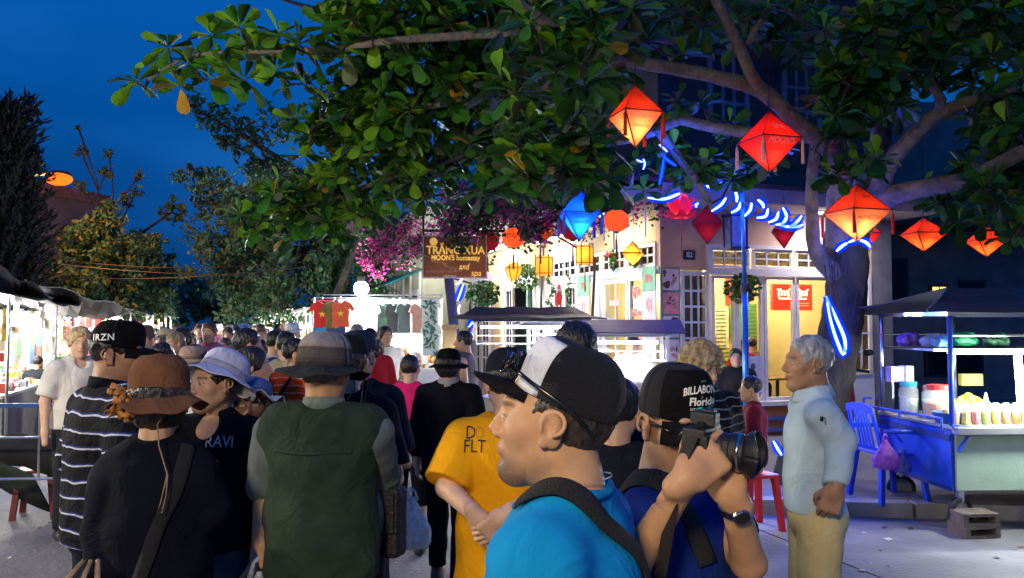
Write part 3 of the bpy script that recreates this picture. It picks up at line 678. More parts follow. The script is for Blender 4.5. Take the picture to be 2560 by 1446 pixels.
lh = thing('corner_tower', 'tall narrow building behind the dark conifer with a lamp near its top', 'building', (-14.6, 25.5, 0), R(-14))
MB().box((-.1, 0, 3.0), (1.7, 3, 6.0)).obj('wall', mat('tower_plaster', (.085, .075, .11), .85, var=.3, vscale=1.5, dirt=.4), lh); MB().box((-.1, -.2, 5.8), (1.9, 3.2, .35)).obj('parapet', mat('tower_trim', (.12, .06, .06), .8, var=.3), lh)
MB().box((.0, -1.54, 4.9), (1.3, .06, .5)).obj('sign_board', mat('tower_sign', (.30, .24, .30), .7, var=.3, vscale=2), lh); MB().box((0, -1.56, 3.2), (1.3, .06, 2.0)).obj('poster_panel', mat('tower_panel', (.10, .06, .16), .6, var=.7, vscale=2), lh)
# orange street lamp on its pole
sl = thing('street_lamp', 'orange sodium street lamp glowing at far left above the tree', 'street lamp', (-12.5, 20.0, 0))
MB().tube([(0, 0, 0), (0, 0, 3), (0, 0, 5.2), (.25, 0, 5.42), (1.0, 0, 5.5)], [.09, .07, .055, .045, .04], 8).obj('pole', M_GREYW, sl, smooth=True)
q = MB(); q.ball((1.1, 0, 5.46), .30, 14, 8, (1, .6, .33)); q.obj('lamp_head', M_DARKW, sl, smooth=True)
q = MB(); q.ball((1.1, -.02, 5.34), .33, 14, 8, (1, .8, .5)); q.obj('glass_bowl', emis('sodium_glow', (1, .11, .008), 1.5), sl, smooth=True)
lamp('sodium_light', 'POINT', (1.1, -.6, 4.9), 420, (1, .42, .10), .2, sl)
# ------------------------------------------------------------------ overhead cables
def cable(label, a, c, sag, r=.012, group='cables over the street'):
    a = Vector(a); c = Vector(c); pts = [a.lerp(c, k / 24) - Vector((0, 0, sag * 4 * (k / 24) * (1 - k / 24))) for k in range(25)]
    o = MB().tube(pts, r, 5).obj('overhead_cable', M_WIRE); tag(o, label, 'cable', group); return o
cable('uppermost thin cable across the gap of blue sky over the street', P(100, 655, 20), P(720, 690, 17), .10, .012)
cable('middle thin cable across the gap of blue sky over the street', P(100, 690, 22), P(760, 668, 17), .16, .014)
cable('lowest thin cable across the gap of blue sky over the street', P(90, 640, 21), P(760, 655, 18), .22, .009)
cable('thick dark cable at the top edge left of the near tree', P(690, -8, 9), P(900, 28, 8), .05, .02)
# ------------------------------------------------------------------ the large-leaved tree over the corner
tree = thing('almond_tree', 'large spreading tree with broad glossy leaves over the street corner', 'tree', (2.96, 8.05, .1))
TO = Vector((2.96, 8.05, .1))
def path(pts): return [P(*p) for p in pts]
BR_ = [([(2003, 1235, 8.1), (2030, 1100, 8.05), (2078, 930, 8.0), (2105, 800, 8.0), (2118, 700, 8.0), (2116, 600, 8.0), (2150, 520, 7.9)], [.32, .26, .22, .205, .20, .22, .15]),
       ([(2105, 640, 8.0), (2100, 500, 7.8), (2095, 400, 7.5), (2040, 345, 7.3), (1985, 300, 7.1), (1900, 225, 6.9), (1800, 195, 6.7), (1700, 175, 6.6), (1560, 150, 6.4)], [.17, .13, .095, .085, .075, .07, .06, .055, .05]),
       ([(1905, 228, 6.9), (1880, 190, 6.7), (1855, 135, 6.5), (1820, 60, 6.3), (1775, -30, 6.1)], [.06, .055, .05, .045, .04]),
       ([(1870, 110, 6.6), (1895, 60, 6.5), (1930, 10, 6.4)], [.03, .022, .018]),
       ([(2150, 560, 7.9), (2190, 490, 7.7), (2225, 410, 7.5), (2275, 350, 7.3), (2340, 290, 7.1), (2450, 245, 6.9), (2540, 215, 6.7)], [.15, .10, .085, .075, .065, .055, .05]),
       ([(2345, 290, 7.1), (2350, 250, 7.0), (2325, 200, 6.95), (2335, 145, 6.9)], [.05, .042, .035, .028]),
       ([(2160, 545, 7.9), (2230, 490, 7.6), (2320, 470, 7.3), (2430, 445, 7.0), (2570, 375, 6.7), (2800, 300, 6.4)], [.14, .10, .085, .075, .065, .05]),
       ([(2130, 560, 8), (2165, 460, 8), (2200, 350, 7.9), (2215, 250, 7.8), (2290, 120, 7.6), (2335, -20, 7.4)], [.14, .12, .10, .08, .07, .06]),
       ([(2090, 690, 7.95), (2040, 630, 7.75), (2030, 540, 7.65), (2030, 450, 7.55), (2040, 350, 7.35)], [.10, .075, .06, .055, .05]),
       ([(1560, 150, 6.4), (1480, 110, 6.1), (1390, 72, 5.8), (1290, 5, 5.5), (1180, -60, 5.3)], [.05, .045, .04, .035, .03]),
       ([(1560, 150, 6.4), (1450, 190, 6.4), (1330, 225, 6.5), (1150, 250, 6.7), (950, 290, 7.0), (800, 300, 7.2)], [.05, .04, .035, .03, .024, .015]),
       ([(1390, 72, 5.8), (1150, 90, 5.7), (1000, 100, 5.7), (850, 120, 5.8), (650, 130, 5.9), (480, 140, 6.0), (370, 200, 6.0)], [.035, .032, .028, .024, .02, .014, .010]),
       ([(1700, 300, 7.6), (1560, 350, 7.7), (1300, 360, 7.8), (1050, 420, 7.9), (850, 490, 8.0), (680, 540, 8.1)], [.05, .045, .04, .03, .022, .012]),
       ([(2040, 345, 7.3), (1850, 330, 7.5), (1700, 300, 7.6)], [.06, .055, .05]),
       ([(1640, 320, 7.6), (1740, 450, 7.9), (1780, 520, 8.2)], [.05, .04, .025])]
nodes = []; M_BARKL = mat('bark_lit', (.135, .115, .10), .9, var=.5, vscale=11, bump=1.0, bscale=30, dirt=.35)  # paler than the trunk: light on the branches put into the colour
trunk = MB(); limb_parts = []
for bi, (pts, rs) in enumerate(BR_):
    wp = path(pts)
    # smooth subdivision with small kinks
    P2 = []; R2 = []
    for i in range(len(wp) - 1):
        p0 = wp[max(i - 1, 0)]; p1 = wp[i]; p2 = wp[i + 1]; p3 = wp[min(i + 2, len(wp) - 1)]
        for k in range(5):
            t_ = k / 5; q = .5 * ((2 * p1) + (p2 - p0) * t_ + (2 * p0 - 5 * p1 + 4 * p2 - p3) * t_ * t_ + (-p0 + 3 * p1 - 3 * p2 + p3) * t_ ** 3)
            r_ = rs[i] * (1 - t_) + rs[i + 1] * t_
            P2.append(q + Vector((math.sin(k * 2.1 + i), math.cos(k * 1.7 + i), math.sin(k + i * 3))) * r_ * .05); R2.append(r_ * (1 + .025 * math.sin(k * 2.3 + i * 1.3)))
    P2.append(wp[-1]); R2.append(rs[-1])
    m_ = MB(); m_.tube([p - TO for p in P2], R2, 12 if rs[0] > .1 else 8)
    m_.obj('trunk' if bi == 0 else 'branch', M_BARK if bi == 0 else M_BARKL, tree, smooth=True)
    for p, r_ in zip(P2, R2):
        if bi > 0: nodes.append(p)
# rosettes of leaves
def in_poly(x, y, poly):
    c = False; j = len(poly) - 1
    for i in range(len(poly)):
        if (poly[i][1] > y) != (poly[j][1] > y) and x < (poly[j][0] - poly[i][0]) * (y - poly[i][1]) / (poly[j][1] - poly[i][1]) + poly[i][0]: c = not c
        j = i
    return c
tr = random.Random(11); ros = []
for (x_, y_, Y_) in [(340, 205, 6.0), (420, 120, 6.0), (470, 160, 5.95), (530, 90, 5.9), (600, 70, 5.85), (560, 160, 5.9), (640, 130, 5.9), (700, 90, 5.8), (745, 110, 5.8), (610, 200, 6.0), (820, 70, 5.75), (790, 150, 5.8), (860, 130, 5.8), (690, 180, 6.1), (760, 210, 6.2), (520, 200, 6.1), (880, 50, 5.6), (930, 90, 5.7), (450, 215, 6.1),
                     (600, 540, 8.1), (650, 520, 8.1), (690, 500, 8.0), (730, 560, 8.1), (760, 480, 8.0), (810, 520, 8.0), (640, 570, 8.2), (700, 460, 8.0), (850, 470, 7.9), (740, 300, 7.2), (800, 260, 7.1), (860, 300, 7.0), (780, 340, 7.3), (900, 350, 7.2), (760, 390, 7.5), (830, 420, 7.6)]: ros.append((x_, y_, Y_, 1.0))
BM = [(840, -20), (1580, -20), (1600, 130), (1530, 230), (1500, 400), (1560, 470), (1480, 500), (1400, 500), (1250, 495), (1120, 490), (960, 540), (840, 600), (700, 600), (600, 590), (640, 500), (760, 450), (830, 380), (750, 330), (790, 260), (860, 210)]
HOLES = [(640, 960, 250, 330, .0), (1000, 1070, 130, 190, 0)]
def fill(poly, n, Yf, sc=1.0, seed=0):
    rr = random.Random(seed); xs = [p[0] for p in poly]; ys = [p[1] for p in poly]; k = 0
    while k < n:
        x_ = rr.uniform(min(xs), max(xs)); y_ = rr.uniform(min(ys), max(ys))
        if in_poly(x_, y_, poly): ros.append((x_, y_, Yf(x_, y_, rr), sc)); k += 1
fill(BM, 430, lambda x, y, r: 5.9 + .0045 * max(0, y - 60) + r.uniform(-.3, 1.5), 1.0, 1)
fill([(1250, 60), (1500, 40), (1560, 200), (1560, 330), (1530, 480), (1340, 490), (1240, 380), (1240, 200)], 44, lambda x, y, r: 4.9 + r.uniform(-.15, .5), 1.0, 2)
RM = [(1560, -20), (2600, -20), (2600, 330), (2480, 330), (2400, 180), (2300, 250), (2200, 330), (2060, 330), (2080, 160), (1960, 150), (1900, 90), (1750, 150), (1600, 130)]
fill(RM, 200, lambda x, y, r: 6.6 + r.uniform(-.4, 2.0), 1.0, 3)
fill([(2060, 160), (2200, 150), (2220, 330), (2170, 460), (2070, 450), (2060, 300)], 26, lambda x, y, r: 6.2 + r.uniform(-.2, .4), 1.0, 4)
fill([(2400, 260), (2600, 240), (2600, 560), (2520, 620), (2430, 520), (2400, 430), (2440, 330)], 46, lambda x, y, r: 7.2 + r.uniform(-.4, 1.2), 1.0, 5)
fill([(1560, 230), (1900, 250), (1960, 400), (1850, 450), (1700, 480), (1560, 480)], 34, lambda x, y, r: 7.9 + r.uniform(-.3, .9), 1.0, 6)
fill([(2290, 470), (2560, 400), (2560, 560), (2400, 560)], 14, lambda x, y, r: 7.6 + r.uniform(-.3, .9), 1.0, 7)
def clear_of_lanterns(x, y, Y):
    for lx, ly, lr, lY in ((1590, 290, 85, 6.3), (1923, 352, 90, 6.8), (2142, 530, 88, 7.2), (1450, 535, 75, 8), (2308, 585, 62, 9.6), (1750, 190, 0, 0)):
        if lr and abs(x - lx) < lr and abs(y - ly) < lr and Y < lY + .4: return False
    return True
ros = [r_ for r_ in ros if clear_of_lanterns(*r_[:3])]
LM = []
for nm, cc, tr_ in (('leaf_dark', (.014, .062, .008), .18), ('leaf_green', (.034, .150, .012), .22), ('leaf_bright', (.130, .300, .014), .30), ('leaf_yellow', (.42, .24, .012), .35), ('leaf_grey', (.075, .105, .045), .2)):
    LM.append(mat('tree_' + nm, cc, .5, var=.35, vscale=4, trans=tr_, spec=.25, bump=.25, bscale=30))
def leaf_mesh(m, k):
    """obovate leaf, 1 unit long along +y, folded at the midrib and drooping at the tip"""
    W = [.02, .075, .15, .22, .265, .24, .10]; rr = random.Random(k * 7 + 1); up = rr.uniform(.04, .12); dr = rr.uniform(.05, .35); g = []
    for i, w in enumerate(W):
        t_ = (0, .2, .4, .6, .78, .92, 1)[i]; z = -dr * t_ * t_; y_ = t_ * (1 - .1 * dr)
        g.append([(-w, y_, z + up * w * 3 + .02 * math.sin(i * 2 + k)), (-w * .5, y_, z + up * w), (0, y_, z), (w * .5, y_, z + up * w), (w, y_, z + up * w * 3 - .02 * math.sin(i * 2 + k))])
    mb = MB(); mb.sheet(g); return mb.mesh('leaf', m, True)
LMESH = {(i, k): leaf_mesh(LM[i], k) for i in range(5) for k in range(3)}
LG = {}
for (i, k), me in LMESH.items(): LG[(i, k)] = ([v.co.copy() for v in me.vertices], [tuple(p.vertices) for p in me.polygons])
leaves = []   # (matrix, mat, shape, apparent size)
twig = MB(); RP = [(P(a, c, d), s_) for a, c, d, s_ in ros]
order = sorted(RP, key=lambda q: min((q[0] - n_).length for n_ in nodes[::3]))
nd = list(nodes)
from mathutils.kdtree import KDTree
for qi, (p, s_) in enumerate(order):
    best = min(nd, key=lambda n_: (n_ - p).length + (0 if n_.z < p.z + .3 else .3)); d = p - best
    if .05 < d.length < 2.2:
        mid = best.lerp(p, .5) + Vector((tr.uniform(-.06, .06), tr.uniform(-.06, .06), -.05)); twig.tube([best - TO, mid - TO, p - TO], [.014, .011, .007], 5, cap=False)
        nd += [mid, p]
    ax = Vector((d.x * .6, d.y * .6, abs(d.z) * .4 + .55)).normalized() if d.length > .05 else Vector((0, 0, 1))
    ax = (ax + Vector((tr.gauss(0, .25), tr.gauss(0, .25), tr.gauss(0, .12)))).normalized()
    nl = tr.randint(9, 14); M0 = ax.to_track_quat('Z', 'Y').to_matrix()
    tip = tr.random()
    for i in range(nl):
        az = i * 2.4 + tr.uniform(-.3, .3); t_ = i / nl; el_ = R(-25 + 85 * t_ + tr.uniform(-14, 14)); L = tr.uniform(.16, .25) * (1 - .25 * t_)
        M = M0 @ Matrix.Rotation(az, 3, 'Z') @ Matrix.Rotation(el_, 3, 'X') @ Matrix.Rotation(tr.uniform(-.5, .5), 3, 'Y')
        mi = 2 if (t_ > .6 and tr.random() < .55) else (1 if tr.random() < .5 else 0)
        if p.x < -.8 and tr.random() < .35: mi = 2  # more bright leaves at left: lamplight put into the leaf colour
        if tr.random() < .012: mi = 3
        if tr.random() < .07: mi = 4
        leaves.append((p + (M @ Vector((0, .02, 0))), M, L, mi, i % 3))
twig.obj('twig', M_BARK, tree)['kind'] = 'stuff'
def vis(q):
    d = q - Vector((0, 0, 1.7)); x = d.x / max(d.y, .1) * 2000 + 1280; y = 810 - d.z / max(d.y, .1) * 2000; return -40 < x < 2600 and -60 < y < 1446
leaves.sort(key=lambda l: (0 if vis(l[0]) else 1, (l[0] - Vector((0, 0, 1.7))).length))
leaves = [l for l in leaves if vis(l[0]) or tr.random() < .4]
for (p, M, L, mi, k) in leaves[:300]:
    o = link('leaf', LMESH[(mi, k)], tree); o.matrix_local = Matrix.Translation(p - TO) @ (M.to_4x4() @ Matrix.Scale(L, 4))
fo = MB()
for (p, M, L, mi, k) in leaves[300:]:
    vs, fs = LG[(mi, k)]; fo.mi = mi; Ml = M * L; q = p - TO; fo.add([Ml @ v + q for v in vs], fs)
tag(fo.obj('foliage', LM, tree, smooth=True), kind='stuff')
# hanging dry roots on the trunk
q = MB()
for i in range(14):
    c = P(2062 + i * 5, 640 + tr.uniform(-10, 25), 7.68) - TO; q.tube([c, c + Vector((.02 * math.sin(i), -.03, -.15)), c + Vector((.03, -.02, -.3 - .1 * tr.random()))], [.006, .005, .002], 4)
q.obj('aerial_root', M_BARK, tree)['kind'] = 'stuff'

# ------------------------------------------------------------------ smaller-leaved trees along the street
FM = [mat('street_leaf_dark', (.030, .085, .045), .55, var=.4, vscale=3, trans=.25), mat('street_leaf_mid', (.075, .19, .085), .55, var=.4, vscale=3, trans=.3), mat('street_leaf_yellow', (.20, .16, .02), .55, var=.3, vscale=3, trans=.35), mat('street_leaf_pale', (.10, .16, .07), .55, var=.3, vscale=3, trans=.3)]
def clump_tree(name, label, base, blobs, n, ls, weights, seed, limbs, tr_r=.16, group='trees along the market street', ms=FM):
    """blobs: (px, py, Y, radius m); base: ground point"""
    rr = random.Random(seed); B = Vector(base); t = thing(name, label, 'tree', B, 0, group)
    pts = [(P(a, c, d), r_) for a, c, d, r_ in blobs]; tot = sum(r_ ** 2 for _, r_ in pts)
    tb = MB(); top = P(*limbs[0]); tb.tube([Vector((0, 0, 0)), (top - B) * .5 + Vector((.08, 0, 0)), top - B], [tr_r, tr_r * .8, tr_r * .65], 10)
    tb.obj('trunk', M_BARK, t, smooth=True)
    lb = MB()
    for c, r_ in pts:
        m = (top - B).lerp(c - B, .5) + Vector((rr.uniform(-.3, .3), rr.uniform(-.3, .3), .2)); lb.tube([top - B, m, c - B], [tr_r * .45, tr_r * .28, .03], 6)
        for _ in range(5): d = Vector((rr.gauss(0, 1), rr.gauss(0, 1), rr.gauss(0, 1))).normalized() * r_ * .8; lb.tube([c - B, c - B + d * .6, c - B + d], [.03, .02, .008], 4, cap=False)
    lb.obj('branch', M_BARK, t)
    mb = MB()
    for c, r_ in pts:
        nn = int(n * r_ ** 2 / tot); subs = [(c + Vector((rr.gauss(0, 1), rr.gauss(0, 1), rr.gauss(0, .8))).normalized() * r_ * rr.uniform(.45, 1.0), r_ * rr.uniform(.16, .36)) for _ in range(22)]
        for i in range(nn):
            sc_, sr = subs[rr.randrange(22)]; p = sc_ + Vector((rr.gauss(0, .5), rr.gauss(0, .5), rr.gauss(0, .4))) * sr - B
            M = Euler((rr.uniform(0, 6.3), rr.uniform(-.9, .9), rr.uniform(0, 6.3))).to_matrix(); s = ls * rr.uniform(.6, 1.4); mb.mi = rr.choices(range(4), weights)[0]
            mb.add([p + M @ Vector(q) * s for q in ((0, -.5, 0), (.3, 0, .08), (0, .55, 0), (-.3, 0, .08))], [(0, 1, 2), (0, 2, 3)])
    tag(mb.obj('crown', ms, t), kind='stuff'); return t
clump_tree('street_tree', 'leafy grey-green tree right of the sky gap, trunk behind the shirt stall', (-4.6, 22, 0), [(560, 620, 22, 1.2), (640, 560, 21, 1.3), (740, 640, 21, 1.6), (820, 560, 22, 1.5), (880, 680, 22, 1.2), (760, 720, 21, 1.1), (620, 720, 22, 1.1), (700, 780, 23, .8), (850, 640, 22, 1.3), (930, 600, 23, 1.3), (540, 500, 23, .8), (610, 640, 22, 1.0)], 16000, .17, (5, 6, .8, 3), 21, [(858, 640, 22)], .22)
clump_tree('street_tree', 'thin sprays of small leaves reaching up against the blue sky', (-5.6, 20, 0), [(520, 290, 16, .35), (600, 330, 16, .5), (660, 390, 16, .55), (700, 440, 16, .55), (480, 265, 16, .30), (560, 350, 16, .3), (720, 300, 16, .5), (850, 230, 16, .6), (960, 180, 16, .8), (760, 480, 17, .6), (640, 470, 17, .35), (480, 440, 18, .45), (540, 450, 18, .45)], 3600, .12, (7, 4, .9, 1), 22, [(900, 600, 19)], .12)
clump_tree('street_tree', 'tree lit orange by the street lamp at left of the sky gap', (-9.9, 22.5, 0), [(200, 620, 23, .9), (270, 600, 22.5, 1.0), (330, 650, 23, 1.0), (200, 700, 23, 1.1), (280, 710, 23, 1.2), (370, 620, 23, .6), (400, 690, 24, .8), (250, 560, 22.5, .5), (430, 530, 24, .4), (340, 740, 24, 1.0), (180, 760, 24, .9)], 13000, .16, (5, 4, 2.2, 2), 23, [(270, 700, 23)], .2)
clump_tree('street_tree', 'slender bare shoots standing up from the orange-lit tree against the sky', (-10.9, 24.5, 0), [(200, 470, 24, .22), (203, 380, 24, .2), (265, 430, 24, .25), (272, 380, 24, .2), (315, 500, 24, .25), (350, 440, 24, .18), (196, 320, 24, .12), (340, 480, 24, .2)], 420, .13, (4, 3, 2, 3), 24, [(270, 620, 24)], .07)
clump_tree('street_tree', 'dark tree closing the far end of the market street', (-21, 62, 0), [(470, 760, 60, 2.2), (540, 775, 62, 2), (430, 740, 55, 2.0), (580, 790, 62, 1.6), (640, 770, 50, 2.2), (510, 730, 58, 1.2), (380, 770, 48, 2.2), (600, 740, 45, 1.6)], 7000, .42, (7, 4, .4, .4), 25, [(520, 770, 60)], .4)
# bougainvillea against the house
PM = [mat('bract_pink', (.45, .025, .24), .6, var=.3, vscale=5, trans=.35), mat('bract_pale', (.58, .14, .30), .6, var=.2, vscale=5, trans=.35), LEAFM[0], LEAFM[1]]
def bougain(label, base, blobs, n, w, seed):
    rr = random.Random(seed); B = Vector(base); t = thing('bougainvillea', label, 'shrub', B, 0, 'bougainvilleas on the house')
    mb = MB(); st = MB()
    pts = [(P(a, c, d), r_) for a, c, d, r_ in blobs]; tot = sum(r_ ** 2 for _, r_ in pts)
    q0 = pts[0][0] - B; st.tube([Vector((0, 0, 0)), Vector((0, 0, q0.z * .6)), Vector((.05, .03, q0.z * .9)), q0], [.03, .026, .022, .015], 6)
    for i in range(1, len(pts)): st.tube([pts[i - 1][0] - B, pts[i][0] - B], .02, 5)
    st.obj('stem', M_BARK, t)
    for (c, r_) in pts:
        subs = [(c + Vector((rr.gauss(0, .6), rr.gauss(0, .5), rr.gauss(0, .6))) * r_, rr.random() < w) for _ in range(16)]
        for i in range(int(n * r_ ** 2 / tot)):
            sc_, pk = subs[rr.randrange(16)]; p = sc_ + Vector((rr.gauss(0, .25), rr.gauss(0, .25), rr.gauss(0, .3))) * r_ - B; M = Euler((rr.uniform(0, 6.3), rr.uniform(0, 6.3), rr.uniform(0, 6.3))).to_matrix()
            mb.mi = (rr.choice((0, 0, 1)) if pk else rr.choice((2, 3, 3))); s = .055 * rr.uniform(.7, 1.4)
            mb.add([p + M @ Vector(q) * s for q in ((0, -.5, 0), (.38, 0, .12), (0, .55, 0), (-.38, 0, .12))], [(0, 1, 2), (0, 2, 3)])
    tag(mb.obj('bracts_and_leaves', PM, t), kind='stuff'); return t
bougain('bougainvillea with pink flowers spilling beside the turquoise awning', SW(-.15, 8.9, 0), [(930, 640, 15, .26), (955, 612, 15, .28), (1000, 635, 14.5, .24), (1040, 610, 14, .22), (942, 672, 15, .18), (1020, 570, 14.5, .3), (975, 580, 15, .3)], 3200, .5, 31)
bougain('bougainvillea trailing over and above the wooden homestay sign', SW(-.12, 4.2, 0), [(1170, 500, 11.4, .30), (1150, 540, 11.3, .25), (1140, 570, 11.2, .2), (1145, 615, 11.3, .12), (1210, 560, 12, .35), (1240, 530, 12, .4), (1110, 540, 12, .4), (1180, 470, 12, .4)], 4500, .33, 32)
bougain('bougainvillea with violet flowers among the round red lanterns', SW(-.12, 1.95, 0), [(1340, 560, 10.8, .22), (1330, 590, 10.7, .15), (1400, 540, 11, .3), (1500, 530, 11, .25), (1560, 520, 10.5, .2), (1330, 520, 11.5, .4), (1430, 510, 11.5, .4), (1640, 500, 10.6, .2)], 4200, .35, 33)
# dark conifer at the left edge
cf_ = thing('conifer', 'dark pointed conifer at the left edge of the view', 'tree', (-11.0, 17.2, 0)); q = MB(); MB().tube([(0, 0, 0), (0, 0, 3.2), (0, 0, 6.6)], [.2, .13, .03], 8).obj('trunk', M_BARK, cf_)
cr_ = random.Random(5); mb = MB(); br = MB()
for k in range(46):
    z = .9 + 5.5 * (k / 46); L0 = 1.25 * (1 - .55 * k / 46)
    for j in range(7):
        a = j * .9 + k * .5; L = L0 * cr_.uniform(.7, 1.1); tipv = Vector((math.cos(a) * L, math.sin(a) * L, z + .45 * L + .1)); o_ = Vector((0, 0, z)); br.tube([o_, o_.lerp(tipv, .6) - Vector((0, 0, .08)), tipv], [.025, .018, .006], 4, cap=False)
        for i in range(34):
            t_ = cr_.uniform(.2, 1.05); p = o_.lerp(tipv, t_) - Vector((0, 0, .08 * math.sin(3 * t_))) + Vector((cr_.gauss(0, .05), cr_.gauss(0, .05), cr_.gauss(0, .04))); d = Vector((math.cos(a) + cr_.gauss(0, .6), math.sin(a) + cr_.gauss(0, .6), .9)).normalized() * cr_.uniform(.12, .26); s_ = d.orthogonal().normalized() * .035
            mb.add([p - s_, p + s_, p + d], [(0, 1, 2)])
br.obj('branch', M_BARK, cf_)['kind'] = 'stuff'; tag(mb.obj('needles', mat('conifer_needles', (.003, .007, .007), .9, var=.4), cf_), kind='stuff')
# ------------------------------------------------------------------ people
def cloth_mat(name, **k):
    d = dict(rough=.9, var=.16, vscale=7, bump=.55, bscale=5, objcol=True, spec=.12, dist=1.1, bdist=.05); d.update(k); return mat(name, **d)
M_CLOTH = cloth_mat('cotton_cloth'); M_DENIM = cloth_mat('denim', var=.35, vscale=14, bscale=70)
M_SKIN = mat('skin', vcol=True, rough=.5, var=.13, vscale=22, bump=.12, bscale=160, spec=.4, bdist=.006)
M_HAIR = mat('hair', objcol=True, rough=.42, var=.45, vscale=30, bump=.8, bscale=55, stretch=(1, 1, .25), spec=.5)
M_FELT = mat('hat_cloth', objcol=True, rough=.95, var=.2, vscale=14, bump=.6, bscale=22, spec=.08, dist=1.0)
M_LEATHER = mat('shoe_leather', objcol=True, rough=.5, var=.2)
SKIN = {'tan': (.43, .235, .125), 'asian': (.50, .30, .18), 'light': (.60, .37, .25), 'dark': (.30, .16, .09)}

def head_prims(fine=True, nose=1.0, jaw=1.0):
    L = [('u', ell((0, -.009, .030), (.074, .089, .084)), 0), ('u', ell((0, .026, -.030), (.060, .066, .080)), .03),
         ('u', cap((.042 * jaw, -.004, -.052), (0, .060, -.094), .024), .025), ('u', cap((-.042 * jaw, -.004, -.052), (0, .060, -.094), .024), .025)]
    if fine:
        L += [('u', ell((0, .072, -.096), (.022, .018, .016)), .018),
              ('u', ell((.040, .052, -.018), (.024, .024, .024)), .02), ('u', ell((-.040, .052, -.018), (.024, .024, .024)), .02),
              ('u', cap((-.032, .076, .026), (.032, .076, .026), .011), .016),
              ('s', ell((.031, .102, .004), (.019, .019, .014)), .012), ('s', ell((-.031, .102, .004), (.019, .019, .014)), .012),
              ('u', cap((0, .086, .016), (0, .106 * nose, -.024), .006, .0105), .010),
              ('u', ell((.011, .096, -.032), (.0085, .010, .008)), .006), ('u', ell((-.011, .096, -.032), (.0085, .010, .008)), .006),
              ('u', ell((.031, .0745, .004), (.0135, .0135, .0125)), .003), ('u', ell((-.031, .0745, .004), (.0135, .0135, .0125)), .003),
              ('u', ell((0, .080, -.056), (.026, .014, .014)), .012),
              ('u', ell((0, .0905, -.0535), (.021, .0075, .0052)), .003), ('u', ell((0, .089, -.0635), (.019, .0085, .0068)), .003),
              ('s', cap((-.020, .099, -.0583), (.020, .099, -.0583), .0016), .002)]
    else:
        L += [('u', cap((0, .086, .012), (0, .104, -.024), .007, .012), .012), ('s', ell((.031, .100, .004), (.019, .018, .013)), .012), ('s', ell((-.031, .100, .004), (.019, .018, .013)), .012),
              ('u', ell((0, .082, -.058), (.022, .014, .012)), .008)]
    for s in (1, -1):
        L.append(('u', ell((s * .079, -.008, -.006), (.0085, .021, .034), (R(-8), 0, R(s * -18))), .006))
        if fine:
            L.append(('u', torus((s * .0865, -.012, .004), (1, 0, s * .25), .0195, .0042), .003))
            L.append(('s', ell((s * .090, -.006, -.002), (.008, .0105, .017)), .004))
            L.append(('u', ell((s * .083, .004, -.030), (.006, .008, .009)), .005))
    return L
def head_color(q, skin, lip=(.55, .2, .17), brow=(.05, .03, .02), stubble=0.0, goatee=False, eyes=True, lipstick=0.0):
    c = np.tile(v3(skin), (len(q), 1)); x, y, z = q[:, 0], q[:, 1], q[:, 2]; ax = np.abs(x)
    def mixin(w, col2):
        nonlocal c
        w = np.clip(w, 0, 1)[:, None]; c = c * (1 - w) + v3(col2) * w
    sk = v3(skin)
    mixin(.35 * np.exp(-((ax - .04) ** 2 + (z + .02) ** 2) / .0006) * (y > .03), sk * v3((1.12, .82, .78)))
    mixin(.3 * np.exp(-(x ** 2 + (z + .027) ** 2) / .0002) * (y > .09), sk * v3((1.15, .8, .75)))
    mixin((y > .078) * np.exp(-((x / .022) ** 4 + ((z + .0585) / .0105) ** 4)) * .85, v3(lip) if lipstick else sk * v3((.95, .62, .6)))
    mixin((y > .078) * np.exp(-((x / .022) ** 4 + ((z + .0583) / .0016) ** 2)) * .8, sk * .25)
    bz = .0275 - 1.6 * (ax - .030) ** 2 * 6
    mixin((y > .045) * np.exp(-(((ax - .032) / .0185) ** 6 + ((z - bz) / .0042) ** 4)) * .85, brow)
    if eyes:
        d2 = ((ax - .031) / .0115) ** 2 + ((z - .003) / .0042) ** 2
        mixin((y > .074) * (d2 < 1) * 1.0, (.62, .60, .56))
        mixin((y > .074) * (d2 < 1.0) * ((((ax - .031) ** 2 + (z - .003) ** 2) < .0048 ** 2)), (.03, .02, .015))
        mixin((y > .07) * (np.abs(d2 - 1.25) < .35) * (z > .003) * .8, (.04, .025, .02))
    if stubble:
        mixin(stubble * (y > -.01) * np.clip((-.045 - z) / .02, 0, 1), (.09, .075, .065))
    if goatee:
        n = np.sin(x * 900) * np.sin(z * 1100 + y * 700)
        mixin((.8 + .2 * n) * (y > .035) * np.exp(-((x / .046) ** 4 + ((z + .094) / .026) ** 4)), (.035, .025, .02))
        mixin((.3 + .2 * n) * (y > .08) * np.exp(-((x / .028) ** 4 + ((z + .043) / .006) ** 4)), (.06, .045, .035))
    return c
